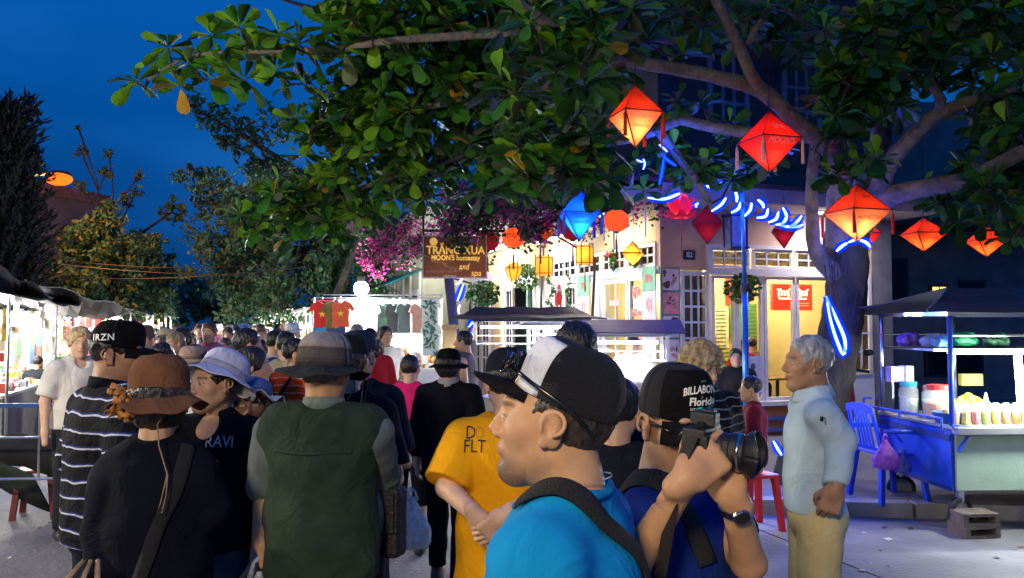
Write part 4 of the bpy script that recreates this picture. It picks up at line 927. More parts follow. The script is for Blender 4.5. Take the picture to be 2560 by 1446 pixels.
def hand_prims(W, d, nrm, side=1, curl=(35, 40, 30), fc=None, thumb=(30, 20), s=1.0):
    W = Vector(W); d = Vector(d).normalized(); n = Vector(nrm); n = (n - d * n.dot(d)).normalized(); x = d.cross(n) * side
    fr = lambda a, b, c: W + (x * a + d * b + n * c) * s
    Mx = Matrix((x, d, n)).transposed(); e = Mx.to_euler() if side > 0 else Matrix((-x, d, n)).transposed().to_euler()
    L = [('u', rbox(fr(0, .048, 0), (.040 * s, .046 * s, .014 * s), .013 * s, e), .0), ('u', cap(fr(0, -.03, 0), fr(0, .02, 0), .026 * s, .027 * s), .02)]
    lens = [(.042, .025, .020), (.046, .028, .021), (.042, .026, .020), (.033, .020, .018)]; xs = [.030, .0105, -.0095, -.028]
    for i in range(4):
        cc = fc[i] if fc else curl; p = fr(xs[i], .088 - abs(i - 1) * .003, -.001); a = 0; r = .0088 if i < 3 else .0078; sp = xs[i] * 2.0
        for j in range(3):
            a += R(cc[j]); dd = (d * math.cos(a) + n * math.sin(a) + x * (sp * .12)).normalized()
            q = p + dd * lens[i][j] * s; L.append(('u', cap(p, q, r * s * (1 - .08 * j), r * s * (.94 - .09 * j)), .004 if j == 0 else .0015)); p = q
    p = fr(.026, .018, .004); a1 = R(thumb[0]); b1 = R(thumb[1])
    q = fr(.052, .048, .012 + .02 * math.sin(a1)); L.append(('u', cap(p, q, .016 * s, .0115 * s), .008))
    d2 = (x * math.cos(b1 + .9) + d * math.sin(b1 + .9) * .9 + n * math.sin(a1)).normalized()
    q2 = q + d2 * .030 * s; q3 = q2 + (d2 + n * .3 - x * .25).normalized() * .024 * s
    L += [('u', cap(q, q2, .0112 * s, .0098 * s), .002), ('u', cap(q2, q3, .0098 * s, .0082 * s), .001)]
    return L
def hair_ops(style, M, seed=1.0):
    X = lambda f: xf(f, M); rp = lambda f, a=.0025, fr=70: ripple(f, a, fr, seed)
    if style in ('short', 'crop', 'recede', 'fringe'):
        e = {'crop': -.008, 'short': 0, 'recede': -.004, 'fringe': .004}[style]; fz = {'crop': -.035, 'short': -.04, 'recede': -.015, 'fringe': -.055}[style]
        return [('u', X(rp(ell((0, -.012, .036), (.084 + e, .098 + e, .092 + e)))), 0), ('s', X(ell((0, .098, fz), (.088, .088, .098))), .012),
                ('s', X(plane((0, -.07, -.062), (0, -.5, 1))), 0), ('s', X(ell((.088, .006, -.022), (.03, .032, .046))), .01), ('s', X(ell((-.088, .006, -.022), (.03, .032, .046))), .01)] if False else \
               [('u', X(rp(ell((0, -.012, .036), (.084 + e, .098 + e, .092 + e)))), 0), ('s', X(ell((0, .098, fz), (.088, .088, .098))), .012),
                ('i', X(plane((0, -.075, -.062), (0, .25, -1))), 0), ('s', X(ell((.090, .008, -.024), (.03, .034, .044))), .01), ('s', X(ell((-.090, .008, -.024), (.03, .034, .044))), .01)]
    if style == 'bob':
        return [('u', X(rp(ell((0, -.020, .018), (.096, .108, .118)), .003, 60)), 0), ('s', X(ell((0, .105, -.035), (.066, .095, .105))), .015), ('i', X(plane((0, 0, -.115), (0, .1, -1))), 0)]
    if style == 'long':
        return [('u', X(rp(ell((0, -.020, .030), (.090, .106, .100)), .0025, 60)), 0), ('u', X(rp(cap((0, -.045, .0), (0, -.085, -.27), .072, .050, (1.1, .62, 1)), .004, 45)), .04),
                ('s', X(ell((0, .105, -.035), (.064, .095, .105))), .015)]
    if style == 'pony':
        return hair_ops('short', M, seed) + [('u', X(rp(cap((0, -.10, .03), (0, -.13, -.16), .032, .018))), .01)]
    if style == 'bun':
        return hair_ops('short', M, seed) + [('u', X(rp(ell((0, -.118, .02), (.036, .032, .036)))), .006)]
    if style == 'curly':
        g = lambda f: ripple(ripple(f, .010, 75, seed), .006, 160, seed + 2)
        return [('u', X(g(ell((0, -.022, .048), (.122, .122, .108)))), 0), ('s', X(ell((0, .125, -.045), (.066, .10, .10))), .015), ('i', X(plane((0, 0, -.085), (0, 0, -1))), 0)]
    if style == 'wispy':
        g = lambda f: ripple(f, .006, 80, seed)
        return [('u', X(g(ell((0, -.022, .036), (.094, .108, .098)))), 0), ('u', X(g(cap((-.02, -.09, 0), (-.05, -.10, -.10), .035, .02))), .03), ('s', X(ell((0, .102, -.045), (.075, .09, .105))), .012), ('i', X(plane((0, 0, -.13), (0, 0, -1))), 0)]
ARM0 = dict(hang=((.245, -.02, 1.125), (.262, .045, .885), (.0, .15, -1)), bend=((.25, -.05, 1.13), (.20, .17, 1.06), (-.2, .9, .1)),
            phone=((.23, .02, 1.14), (.13, .20, 1.27), (-.3, .4, .8)), back=((.27, -.12, 1.13), (.12, -.19, .97), (-.8, -.1, -.5)), lap=((.24, .0, 1.13), (.13, .24, 1.02), (-.5, .9, 0)))
def human(label, x, y, rz, H=1.70, w=1.0, belly=0.0, head=(0, 0, 0), arms=('hang', 'hang'), legs=None, skin='asian', vox=.008, hvox=None, hand=None,
          sleeve=.75, hem=.90, neck=(.068, 1.474), shirt=(.1, .1, .1), smat=None, pants=(.02, .02, .025), pmat=None, plen=.10, hair='short', hcol=(.012, .009, .008),
          face={}, loose=.018, shoes=(.03, .03, .03), group=None, name='person', z=0.0, slim=1.0, waist=None, lapel=None, hops=None, topname='shirt', fist=True, armsc=1.0, nk=.052, hat=False):
    s = H / 1.70; t = thing(name, label, 'person', (x, y, z), R(rz), group); t.scale = (s, s, s)
    hvox = hvox or vox
    hy, hp, hr = head; HC = Vector((0, .018 + .04 * math.sin(R(-hp)) * 0, 1.585))
    Mh = Matrix.Translation(HC) @ Matrix.Rotation(R(hy), 4, 'Z') @ Matrix.Rotation(R(hp), 4, 'X') @ Matrix.Rotation(R(hr), 4, 'Y')
    fine = hvox < .0065
    A = []
    for i, a in enumerate(arms):
        sg = (-1, 1)[i]   # first = the person's left (-x when facing +y), second = right
        if isinstance(a, str):
            e, wr, hd = ARM0[a]; e = (e[0] * sg, e[1], e[2]); wr = (wr[0] * sg, wr[1], wr[2]); hd = (hd[0] * sg, hd[1], hd[2]); nr = (-sg, .25, 0) if a in ('hang',) else (-sg * .3, -.3, -1) if a in ('bend', 'lap') else (-sg, -.3, 0)
            A.append((sg, Vector((.172 * w * sg, -.005, 1.372)), Vector((e[0] * w, e[1], e[2])), Vector((wr[0] * (w if a == 'hang' else 1), wr[1], wr[2])), Vector(hd), Vector(nr), None))
        else:
            A.append((sg, Vector((.172 * w * sg, -.005, 1.372)) + Vector(a.get('sh', (0, 0, 0))), Vector(a['e']), Vector(a['w']), Vector(a['d']), Vector(a['n']), a))
    if legs is None:
        Lg = [(-1, (-.092 * w, 0, .90), (-.10 * w, .012, .49), (-.10 * w, -.02, .085)), (1, (.092 * w, 0, .90), (.10 * w, .012, .49), (.10 * w, -.02, .085))]
    elif legs == 'walk':
        Lg = [(-1, (-.09, 0, .90), (-.095, .12, .50), (-.10, .16, .085)), (1, (.09, 0, .90), (.095, .03, .49), (.10, -.20, .11))]
    elif legs == 'sit':   # the seat lies at z .45
        Lg = [(-1, (-.10, 0, .92), (-.15, .42, .93), (-.15, .44, .53)), (1, (.10, 0, .92), (.15, .42, .93), (.15, .44, .53))]
    # torso
    def torso(e=0.0, ww=w):
        return [(ell((0, -.002, 1.255), (.158 * ww + e, .108 + e + belly * .3, .19 + e)), 0), (cap((-.120 * ww, -.012, 1.358), (.120 * ww, -.012, 1.358), .055 + e * .75), .07),
                (ell((0, .004 + belly * .35, 1.06), (.138 * ww * slim + e + belly, .098 + e + belly, .19 + e)), .06), (ell((0, -.012, .925), (.163 * ww + e, .112 + e, .13 + e)), .06),
                (cap((0, -.022, 1.47), (.13 * ww, -.012, 1.388), .042 + e * .6), .03), (cap((0, -.022, 1.47), (-.13 * ww, -.012, 1.388), .042 + e * .6), .03)]
    ops = [('u', f, k) for f, k in torso(0)]
    NB = Vector((0, -.022, 1.42)); NT = Mh @ Vector((0, -.022, -.045))
    ops.append(('u', cap(NB, NT, nk + .002, nk - .003), .03))
    for (sg, S, E_, W, hd, nr, a) in A:
        ops += [('u', cap(S, E_, .050 * armsc, .040 * armsc), .03), ('u', cap(E_, W, .040 * armsc, .0265 * armsc), .012)]
        if not hand and fist: ops.append(('u', cap(W, W + hd.normalized() * .085, .030, .026), .02))
    for (sg, h_, k_, a_) in Lg:
        ops += [('u', cap(h_, k_, .083, .055), .04), ('u', cap(k_, a_, .053, .036), .02), ('u', cap((a_[0], a_[1] - .03, a_[2] - .05), (a_[0] * 1.05, a_[1] + .14, a_[2] - .055), .034, .03), .02)]
    ops.append(('i', plane((0, 0, 1.455 if not fine else 1.452), (0, -.1, 1)), 0))
    lo = (-.62, -.62, -.02); hi = (.62, .62, 1.52)
    extra = []
    hops_ = [(k0, xf(f, Mh), k) for k0, f, k in head_prims(fine, **{k: v for k, v in face.items() if k in ('nose', 'jaw')})]
    for o_ in (hops or []): hops_.append((o_[0], xf(o_[1], Mh), o_[2]))
    hops_.append(('u', cap(NB, NT, nk + .004, nk - .002), .022)); hops_.append(('i', plane((0, 0, 1.43), (0, 0, -1)), 0))
    extra.append((hops_, (-.16, -.16, 1.41), (.16, .18, 1.78), hvox, None))
    hpr = []
    if hand:
        for (sg, S, E_, W, hd, nr, a) in A:
            kw = dict(a.get('hand', {})) if a else {}
            pr = hand_prims(W, hd, nr, side=sg, **kw)
            pr.append(('u', cap(W + (E_ - W).normalized() * .07, W, .0295 * armsc, .0265), .015))
            c = W + hd.normalized() * .08
            extra.append((pr, tuple(c - Vector((.17,) * 3)), tuple(c + Vector((.17,) * 3)), hand, None))
    Mi = np.array(Mh.inverted(), dtype=f4); fc = {k: v for k, v in face.items() if k in ('lip', 'brow', 'stubble', 'goatee', 'eyes', 'lipstick')}
    sk = SKIN[skin] if isinstance(skin, str) else skin
    def cf(vs, reg):
        q = vs @ Mi[:3, :3].T + Mi[:3, 3]; c = np.tile(v3(sk), (len(vs), 1)); m = reg == 1
        c[m] = head_color(q[m], sk, **fc); return c
    link('body', sdf_mesh('body', ops, lo, hi, vox, M_SKIN, cf, extra=extra), t)
    # top
    if shirt is not None:
        e = loose; so = [('u', ripple(f, .0050, 15, x * 3 + y), k) for f, k in torso(e)]
        if hem < .95: so.append(('u', ripple(cap((0, .0 + belly * .3, 1.25), (0, belly * .2, hem - .02), .172 * w + e * .6 + belly * .5, .178 * w + e + belly * .5, (1, .66 + belly, 1)), .0065, 15, y), .03))
        cuts = []
        for (sg, S, E_, W, hd, nr, a) in A:
            if sleeve <= 0: so.append(('s', ell(tuple(S + Vector((sg * .055, 0, -.03))), (.055, .08, .10)), .01)); continue
            if sleeve <= 1:
                Q = S + (E_ - S) * sleeve; f = cap(S, S + (E_ - S) * (sleeve + .25), .060 * armsc + e, .056 * armsc + e * 1.15)
                so.append(('u', ripple(inter(f, plane(Q, E_ - S)), .0025, 18, y), .022))
            else:
                u = sleeve - 1; Q = E_ + (W - E_) * u
                so.append(('u', ripple(cap(S, E_, .057 * armsc + e, .050 * armsc + e * .7), .003, 20, y), .022))
                so.append(('u', ripple(inter(cap(E_, E_ + (W - E_) * (u + .15), .048 * armsc + e * .7, .040 * armsc + e * .5), plane(Q, W - E_)), .003, 24, y), .012))
        so.append(('i', plane((0, 0, hem), (0, 0, -1)), 0))
        so.append(('s', cap((0, .014, neck[1] + neck[0] * .35), (0, .0, neck[1] + .2), neck[0], neck[0], (1, 1.02, .55)), .006)); so.append(('i', plane((0, 0, neck[1] + .010), (0, -.25, 1)), 0))
        if lapel: so.append(('s', ell((0, .11, lapel[0]), (lapel[1], .09, lapel[2])), .006))
        sh = link(topname, sdf_mesh(topname, so, (-.62, -.62, hem - .02), (.62, .62, 1.56), max(vox, .0055), smat or M_CLOTH), t, color=shirt)
        t['sh'] = 1
    else: sh = None
    if pants is not None:
        po = [('u', ell((0, -.012, .93), (.170 * w, .122 + belly * .3, .12)), 0)]
        for (sg, h_, k_, a_) in Lg:
            po += [('u', ripple(cap(h_, k_, .098, .076), .003, 16, x), .03), ('u', ripple(cap(k_, a_, .076, .062), .004, 18, x), .02)]
            an = Vector(k_) - Vector(a_); po.append(('i', plane(Vector(a_) + an * (plen - .085) / max(an.length, .01), -Vector((0, 0, 1))), 0))
        po.append(('i', plane((0, 0, waist or max(hem + .05, .99)), (0, 0, 1)), 0))
        link('trousers', sdf_mesh('trousers', po, (-.4, -.4, 0), (.4, .6, 1.1), max(vox, .008) * 1.2, pmat or M_CLOTH), t, color=pants)
    if shoes is not None:
        so = []
        for (sg, h_, k_, a_) in Lg:
            so.append(('u', cap((a_[0], a_[1] - .035, a_[2] - .038), (a_[0] * 1.05, a_[1] + .15, a_[2] - .045), .046, .040), 0))
            so.append(('u', cap((a_[0], a_[1] - .02, a_[2] - .03), (a_[0], a_[1] - .01, a_[2] + .01), .044, .046), .02))
            so.append(('i', plane((0, 0, a_[2] - .085), (0, 0, -1)), 0))
        link('shoes', sdf_mesh('shoes', so, (-.3, -.4, 0), (.3, .7, .65), .013, M_LEATHER), t, color=shoes)
    if hair: link('hair', sdf_mesh('hair', hair_ops(hair, Mh, 1 + (x * 7 + y) % 5) + ([('i', xf(plane((0, 0, .040), (0, .15, 1)), Mh), 0)] if hat else []), (-.24, -.26, 1.15), (.24, .24, 1.80), max(hvox, .005), M_HAIR), t, color=hcol)
    t.select_set(False)
    return t, Mh, A, sh
def bvh_of(o):
    me = o.data; vs = [v.co.copy() for v in me.vertices]; return BVHTree.FromPolygons(vs, [tuple(p.vertices) for p in me.polygons])
def strap(name, parent, bv, pts, width, m, off=.006, th=.003, color=None, n=40):
    """ribbon laid on the cloth through the given local points"""
    pts = [Vector(p) for p in pts]; seg = []
    for i in range(len(pts) - 1):
        for j in range(n // (len(pts) - 1)): seg.append(pts[i].lerp(pts[i + 1], j / (n // (len(pts) - 1))))
    seg.append(pts[-1]); C = []
    for p in seg:
        lo_, nm, idx, d = bv.find_nearest(p)
        C.append((lo_ + nm * off, nm) if lo_ is not None else (p, Vector((0, -1, 0))))
    cs = [c for c, _ in C]; ns = [q for _, q in C]
    for _ in range(3):
        cs = [cs[0]] + [(cs[i - 1] + cs[i] * 2 + cs[i + 1]) / 4 for i in range(1, len(cs) - 1)] + [cs[-1]]
        ns = [ns[0]] + [(ns[i - 1] + ns[i] * 2 + ns[i + 1]).normalized() for i in range(1, len(ns) - 1)] + [ns[-1]]
    g = []
    for i in range(len(cs)):
        t = (cs[min(i + 1, len(cs) - 1)] - cs[max(i - 1, 0)]).normalized(); lat = t.cross(ns[i]).normalized()
        g.append([cs[i] + ns[i] * (th if k in (1, 2) else 0) + lat * width * (k / 3 - .5) for k in range(4)])
    mb = MB(); mb.sheet(g, th); return mb.obj(name, m, parent, smooth=True, color=color)
def decal(name, parent, bv, body, size, M, m, dirv, off=.003, bold=0.0, sx=1.0, spacing=1.0, arc=0.0):
    """printed lettering wrapped on cloth: M 4x4 of the text plane in the parent's space, cast along dirv"""
    cu = bpy.data.curves.new(name, 'FONT'); cu.body = body; cu.size = size; cu.align_x = 'CENTER'; cu.align_y = 'CENTER'; cu.offset = bold; cu.resolution_u = 2; cu.space_character = spacing
    tmp = bpy.data.objects.new('tmp', cu); me = bpy.data.meshes.new_from_object(tmp); bpy.data.objects.remove(tmp)
    bm = bmesh.new(); bm.from_mesh(me); bmesh.ops.triangulate(bm, faces=bm.faces[:])
    for _ in range(1): bmesh.ops.subdivide_edges(bm, edges=[e for e in bm.edges if e.calc_length() > size * .12], cuts=2)
    d = Vector(dirv).normalized()
    for v in bm.verts:
        q = v.co.copy(); q.x *= sx
        if arc: q.y -= arc * q.x * q.x
        p = M @ q; h = bv.ray_cast(p - d * .3, d)
        if h[0] is None: h = bv.find_nearest(p); v.co = h[0] + h[1] * off
        else: v.co = h[0] - d * off
    bm.to_mesh(me); bm.free(); me.materials.clear(); me.materials.append(m)
    return link(name, me, parent)
# hats, in the head's own frame
def crown(rx, ry, z0, h, front=0.0, n=28, m=8, boxy=2.6, c=(0, -.012), flat=0.0):
    g = []
    for i in range(m + 1):
        t = i / m; row = []
        for k in range(n + 1):
            a = 2 * math.pi * k / n; fr = max(0, math.sin(a)) ** 2
            r = (1 - t ** (boxy + front * fr * 6)) ** (1 / 2.0); z = z0 + h * (1 - (1 - t) ** 1.15) * (1 + front * fr * .8 * t * (1 - t) * 2)
            row.append((math.cos(a) * rx * r + c[0], math.sin(a) * ry * r + c[1], z))
        g.append(row)
    return g
def brim_cap(rx, ry, z0, L, c=(0, -.012), n=16, m=6, droop=.02, tilt=0.0, span=62):
    g = []
    for i in range(m + 1):
        t = i / m; row = []
        for k in range(n + 1):
            a = R(90 - span + 2 * span * k / n); s = math.cos(R(90) * abs(2 * k / n - 1)) ** .55 if 0 < k < n else 0
            X = math.cos(a) * rx * (1 + .05 * t); Y = math.sin(a) * ry + L * t * s
            row.append((X + c[0], Y + c[1], z0 - droop * (X / rx) ** 2 * (.4 + t) - tilt * t))
        g.append(row)
    return g
def brim_all(rx, ry, z0, wd, n=48, m=5, c=(0, -.012), down=.3, wave=.01, wf=3, ph=0.0):
    g = []
    for i in range(m + 1):
        t = i / m; row = []
        for k in range(n + 1):
            a = 2 * math.pi * k / n; w_ = wd * t
            row.append((math.cos(a) * (rx + w_) + c[0], math.sin(a) * (ry + w_) + c[1], z0 - down * w_ + wave * t * math.sin(a * wf + ph) + wave * .4 * t * math.sin(a * 7 + ph * 2)))
        g.append(row)
    return g

M_MESHCAP = mat('cap_mesh', color=(.008, .008, .009), rough=.7, var=.3, vscale=180, bump=1.0, bscale=420)
def put_hat(t, Mh, kind, color, label=None, tilt=0.0, off=(0, 0, 0), wd=.06, h=.10, down=.35, wave=.008, wf=3, ph=0, bcol=None, front=None, rz=0, L=.075, s=1.0, droop=.022, btilt=.012, mesh=False, span=58):
    M = Mh @ Matrix.Translation(off) @ Matrix.Rotation(R(rz), 4, 'Z') @ Matrix.Rotation(R(tilt), 4, 'X') @ Matrix.Scale(s, 4)
    mb = MB()
    if kind == 'cap':
        g = crown(.0815, .093, .030, h, front=.25, n=40, m=14, boxy=2.9, c=(0, -.006))
        mb.sheet(g, .003)
        mats = [M_MESHCAP if mesh else M_FELT]
        o = mb.obj('cap', mats, t, smooth=True, color=color); o.matrix_local = M
        if front:      # front panel lies just outside the crown
            fb = MB(); n = 40; i0 = int(n * .075); i1 = int(n * .425)
            gg = [[(Vector(p) - Vector((0, -.006, .03))) * 1.012 + Vector((0, -.006, .0305)) for p in row[i0:i1 + 1]] for row in g[:13]]
            fb.sheet(gg, .002); f = fb.obj('front_panel', M_FELT, o, smooth=True, color=front)
        b = MB(); b.sheet(brim_cap(.083, .096, .033, L, droop=droop, tilt=btilt, c=(0, -.006), span=span), .004)
        b.obj('peak', M_FELT, o, smooth=True, color=bcol or color)
        c = MB(); c.ball((0, -.006, .030 + h), .007, 10, 6, (1, 1, .5)); c.obj('button', M_FELT, o, smooth=True, color=bcol or color)
    else:
        mb.sheet(crown(.086, .099, .022, h, n=36, m=9, boxy=4.0 if kind == 'bucket' else 3.0), .003)
        o = mb.obj('hat', M_FELT, t, smooth=True, color=color); o.matrix_local = M
        b = MB(); b.sheet(brim_all(.087, .100, .026, wd, down=down, wave=wave, wf=wf, ph=ph), .003)
        b.obj('brim', M_FELT, o, smooth=True, color=bcol or color)
        c = MB(); c.sheet([[ (math.cos(2*math.pi*k/36)*.0885, math.sin(2*math.pi*k/36)*.1015-.012, zz) for k in range(37)] for zz in (.028, .048)], .002)
        c.obj('hat_band', M_FELT, o, smooth=True, color=tuple(q * .7 for q in color))
    if label: o['label'] = label
    return o
def gx(px, Y, dpx=0): return (px - 1280) / 2000 * Y
# 1 --- man in the teal shirt, closest to the camera
def teal_man():
    x, y = .088, 1.37
    t, Mh, A, sh = human('man nearest the camera in a turquoise T-shirt, goatee and black and white trucker cap', x, y, 70, H=1.648, w=.90,
        head=(8, 4, 0), skin=(.50, .285, .155), vox=.007, hvox=.0028, shirt=(.004, .235, .52), sleeve=.85, hem=.9, hair=None, nk=.058, belly=.02,
        face=dict(goatee=True, stubble=.12), neck=(.080, 1.480), pants=(.02, .02, .03), loose=.024)
    hb = [('u', xf(ripple(ell((0, -.018, .020), (.078, .093, .086)), .0008, 200), Mh), 0), ('s', xf(ell((0, .10, -.03), (.100, .098, .110)), Mh), .010), ('s', xf(ell((.088, .006, -.024), (.03, .036, .046)), Mh), .01), ('s', xf(ell((-.088, .006, -.024), (.03, .036, .046)), Mh), .01), ('i', xf(plane((0, -.075, -.060), (0, .2, -1)), Mh), 0)]
    link('hair', sdf_mesh('hair', hb, (-.2, -.2, 1.35), (.2, .2, 1.8), .004, M_HAIR), t, color=(.030, .022, .017))
    c = put_hat(t, Mh, 'cap', (.006, .006, .007), 'black mesh trucker cap with a white front panel', tilt=17, off=(0, -.006, .004), h=.106, front=(.62, .66, .74), L=.080, s=1.0, mesh=True, bcol=(.008, .008, .009), span=50, droop=.010)
    g = MB(); g.mi = 0
    for s in (-1, 1):     # sunglasses pushed up on the cap: temples, rims, lenses
        g.mi = 0; g.tube([(s * .066, .098, .062), (s * .091, .05, .052), (s * .094, -.02, .036), (s * .090, -.06, .018)], .0036, 8)
        g.tube([(s * .010 + s * .034 * (1 + math.cos(a)) , .118 - .016 * abs(math.cos(a)) , .064 + .019 * math.sin(a)) for a in [2 * math.pi * k / 14 for k in range(15)]], .0028, 6)
        g.mi = 1; g.lathe([(.0, .0), (.018, .0008), (.019, -.001)], (s * .044, .112, .064), 14, M=Matrix.Rotation(R(-90 + 10), 3, 'X'), sx=1.7)
    g.mi = 0; g.tube([(-.012, .118, .068), (.012, .118, .068)], .003, 6)
    g.obj('sunglasses', [mat('black_gloss', (.008, .008, .009), .18, var=0), mat('dark_lens', (.01, .012, .015), .05, var=0)], c, smooth=True)
    bv = bvh_of(sh)
    strap('bag_strap', t, bv, [(-.09, .06, 1.46), (-.095, -.02, 1.49), (-.07, -.09, 1.44), (.02, -.16, 1.33), (.13, -.17, 1.15), (.2, -.1, .98)], .040, mat('strap_webbing', (.008, .008, .009), .8, bump=.6, bscale=300), off=.006, n=60)
    # round collar and thin neck chain
    cl = MB(); ring = []
    for k in range(41):
        a = 2 * math.pi * k / 40; ring.append((.086 * math.cos(a), .006 + .088 * math.sin(a), 1.452 + .012 * -math.sin(a)))
    for p_, r_, nm, m_, co in ((ring, .0055, 'collar', M_CLOTH, (.004, .16, .38)),):
        pp = []
        for q in p_:
            h = bv.find_nearest(Vector(q)); pp.append(h[0] + h[1] * .001)
        pp = [(pp[i - 1] + pp[i] + pp[(i + 1) % len(pp)]) / 3 for i in range(len(pp))]
        b = MB(); b.tube(pp + [pp[0]], r_, 8, cap=False); b.obj(nm, m_, t, smooth=True, color=co)
    ch = MB()
    for k in range(90):
        a = 2 * math.pi * k / 90; ch.ball((.067 * math.cos(a), -.014 + .070 * math.sin(a), 1.474 - .022 * math.sin(a) + .004 * math.cos(2 * a)), .0017, 6, 4)
    ch.obj('neck_chain', mat('chain_metal', (.55, .53, .5), .3, 1.0, var=.1), t, smooth=True)
    return t
teal_man()
# 2 --- photographer in a black cap
def to_local(x, y, rz, H, p):
    q = Vector(p) - Vector((x, y, 0)); q = Matrix.Rotation(-R(rz), 3, 'Z') @ q; return q * (1.70 / H)
def dir_local(rz, d): return Matrix.Rotation(-R(rz), 3, 'Z') @ Vector(d)
def photographer():
    x, y, FW, H = .352, 1.80, -122, 1.585
    L = lambda px, py, Y: tuple(to_local(x, y, FW, H, P(px, py, Y))); D = lambda a, b, c: tuple(dir_local(FW, (a, b, c)))
    aR = dict(e=L(1565, 1440, 1.60), w=L(1716, 1196, 1.49), d=D(.78, .20, .52), n=D(.25, .95, -.15), sh=(.0, .02, -.01), hand=dict(fc=[(30, 36, 20), (50, 62, 32), (54, 66, 36), (58, 68, 36)], thumb=(50, 10), s=.98))
    aL = dict(e=L(1872, 1405, 1.66), w=L(1832, 1240, 1.55), d=D(-.45, -.05, .62), n=D(.30, .80, .45), sh=(.0, .02, -.01), hand=dict(fc=[(20, 25, 20), (30, 40, 25), (38, 45, 28), (44, 48, 28)], thumb=(30, 20), s=.97))
    t, Mh, A, sh = human('man in a dark blue T-shirt and black cap photographing with a large camera', x, y, FW, H=H, w=1.05, head=(-36, -10, 0),
        arms=(aL, aR), skin=(.50, .275, .145), vox=.0065, hvox=.0032, hand=.0026, shirt=(.006, .022, .16), sleeve=.62, hair=None, belly=.03, face=dict(stubble=.12), nk=.060, neck=(.076, 1.48), armsc=.97)
    hb = [('u', xf(ripple(ell((0, -.018, .020), (.0785, .093, .086)), .0008, 200), Mh), 0), ('s', xf(ell((0, .10, -.03), (.100, .10, .110)), Mh), .010), ('s', xf(ell((.088, .006, -.024), (.03, .036, .046)), Mh), .01), ('s', xf(ell((-.088, .006, -.024), (.03, .036, .046)), Mh), .01), ('i', xf(plane((0, -.075, -.045), (0, .2, -1)), Mh), 0)]
    link('hair', sdf_mesh('hair', hb, (-.2, -.2, 1.35), (.2, .2, 1.8), .004, M_HAIR), t, color=(.16, .145, .13))
    c = put_hat(t, Mh, 'cap', (.010, .0095, .010), 'black cap with white and turquoise print on its front', tilt=3, off=(0, 0, -.004), h=.118, front=(.006, .006, .007), L=.075, s=1.0, mesh=True, bcol=(.006, .006, .007), droop=.03, btilt=.03)
    fp = [o for o in c.children if o.name.startswith('front_panel')][0]; bvf = bvh_of(fp)
    pw = mat('print_white', (.75, .76, .74), .7); pt = mat('print_turquoise', (.05, .42, .36), .7)
    def T(z, xo=.0): return frame(Vector((.040 + xo * .9, .2, z)), (-1, .45, 0), (0, .1, 1))
    dv = (-.42, -1, 0)
    decal('lettering', c, bvf, 'BILLABONG', .0245, T(.104), pw, dv, bold=.0006, sx=.72, arc=3.6)
    decal('lettering', c, bvf, 'Florida', .025, T(.076), pw, dv, bold=.0008, sx=.95)
    decal('lettering', c, bvf, '1973', .007, T(.122), pt, dv); decal('lettering', c, bvf, 'EST.', .008, T(.059, .028), pw, dv); decal('lettering', c, bvf, 'USA', .008, T(.063, -.028), pt, dv)
    decal('emblem', c, bvf, '~', .055, T(.060), pt, dv, bold=.0025); decal('emblem', c, bvf, '\u25a0', .009, T(.045), pw, dv)
    g = MB()
    for s in (-1, 1): g.tube([(s * .082, -.03, .010), (s * .083, .03, .014), (s * .070, .085, .008)], .003, 8)
    g.ball((.036, .098, .004), .022, 14, 8, (1.1, .35, .85)); g.ball((-.036, .098, .004), .022, 14, 8, (1.1, .35, .85)); g.tube([(-.02, .104, .012), (.02, .104, .012)], .004, 6)
    o = g.obj('sunglasses', MATS['black_gloss'], t, smooth=True); o.matrix_local = Mh
    W = Vector(aL['w']); E_ = Vector(aL['e']); ax = (E_ - W).normalized(); wc = W + ax * .026
    M = ax.to_track_quat('Z', 'Y').to_matrix(); b = MB()
    for k in range(18):
        a = 2 * math.pi * k / 18; r = .0325
        b.box(wc + M @ Vector((r * math.cos(a), r * math.sin(a), 0)), (.003, .0108, .020), M=M @ Matrix.Rotation(a, 3, 'Z'))
    wt = b.obj('wrist_watch', mat('watch_steel', (.45, .45, .46), .25, 1.0, var=.1), t)
    dd = Vector(D(-.1, -1, .15)); dd = (dd - ax * dd.dot(ax)).normalized(); Md = dd.to_track_quat('Z', 'Y').to_matrix()
    b = MB(); b.lathe([(0, .008), (.0165, .008), (.0185, .006), (.019, 0), (.017, -.005)], wc + dd * .033, 24, M=Md); b.obj('watch_case', MATS['watch_steel'], wt)
    b = MB(); b.lathe([(0, .0005), (.0155, .0005), (.0155, -.001)], wc + dd * .0415, 24, M=Md); b.obj('watch_dial', mat('watch_dial', (.01, .012, .015), .15, var=0), wt)
    bv = bvh_of(sh)
    strap('bag_strap', t, bv, [(.12, .12, 1.30), (.11, .05, 1.47), (.10, -.06, 1.46), (.03, -.16, 1.3)], .055, mat('strap_webbing', (.008, .008, .009), .8, bump=.6, bscale=300), off=.004, n=45)
    return t, Mh, sh
ph_t, ph_M, ph_sh = photographer()
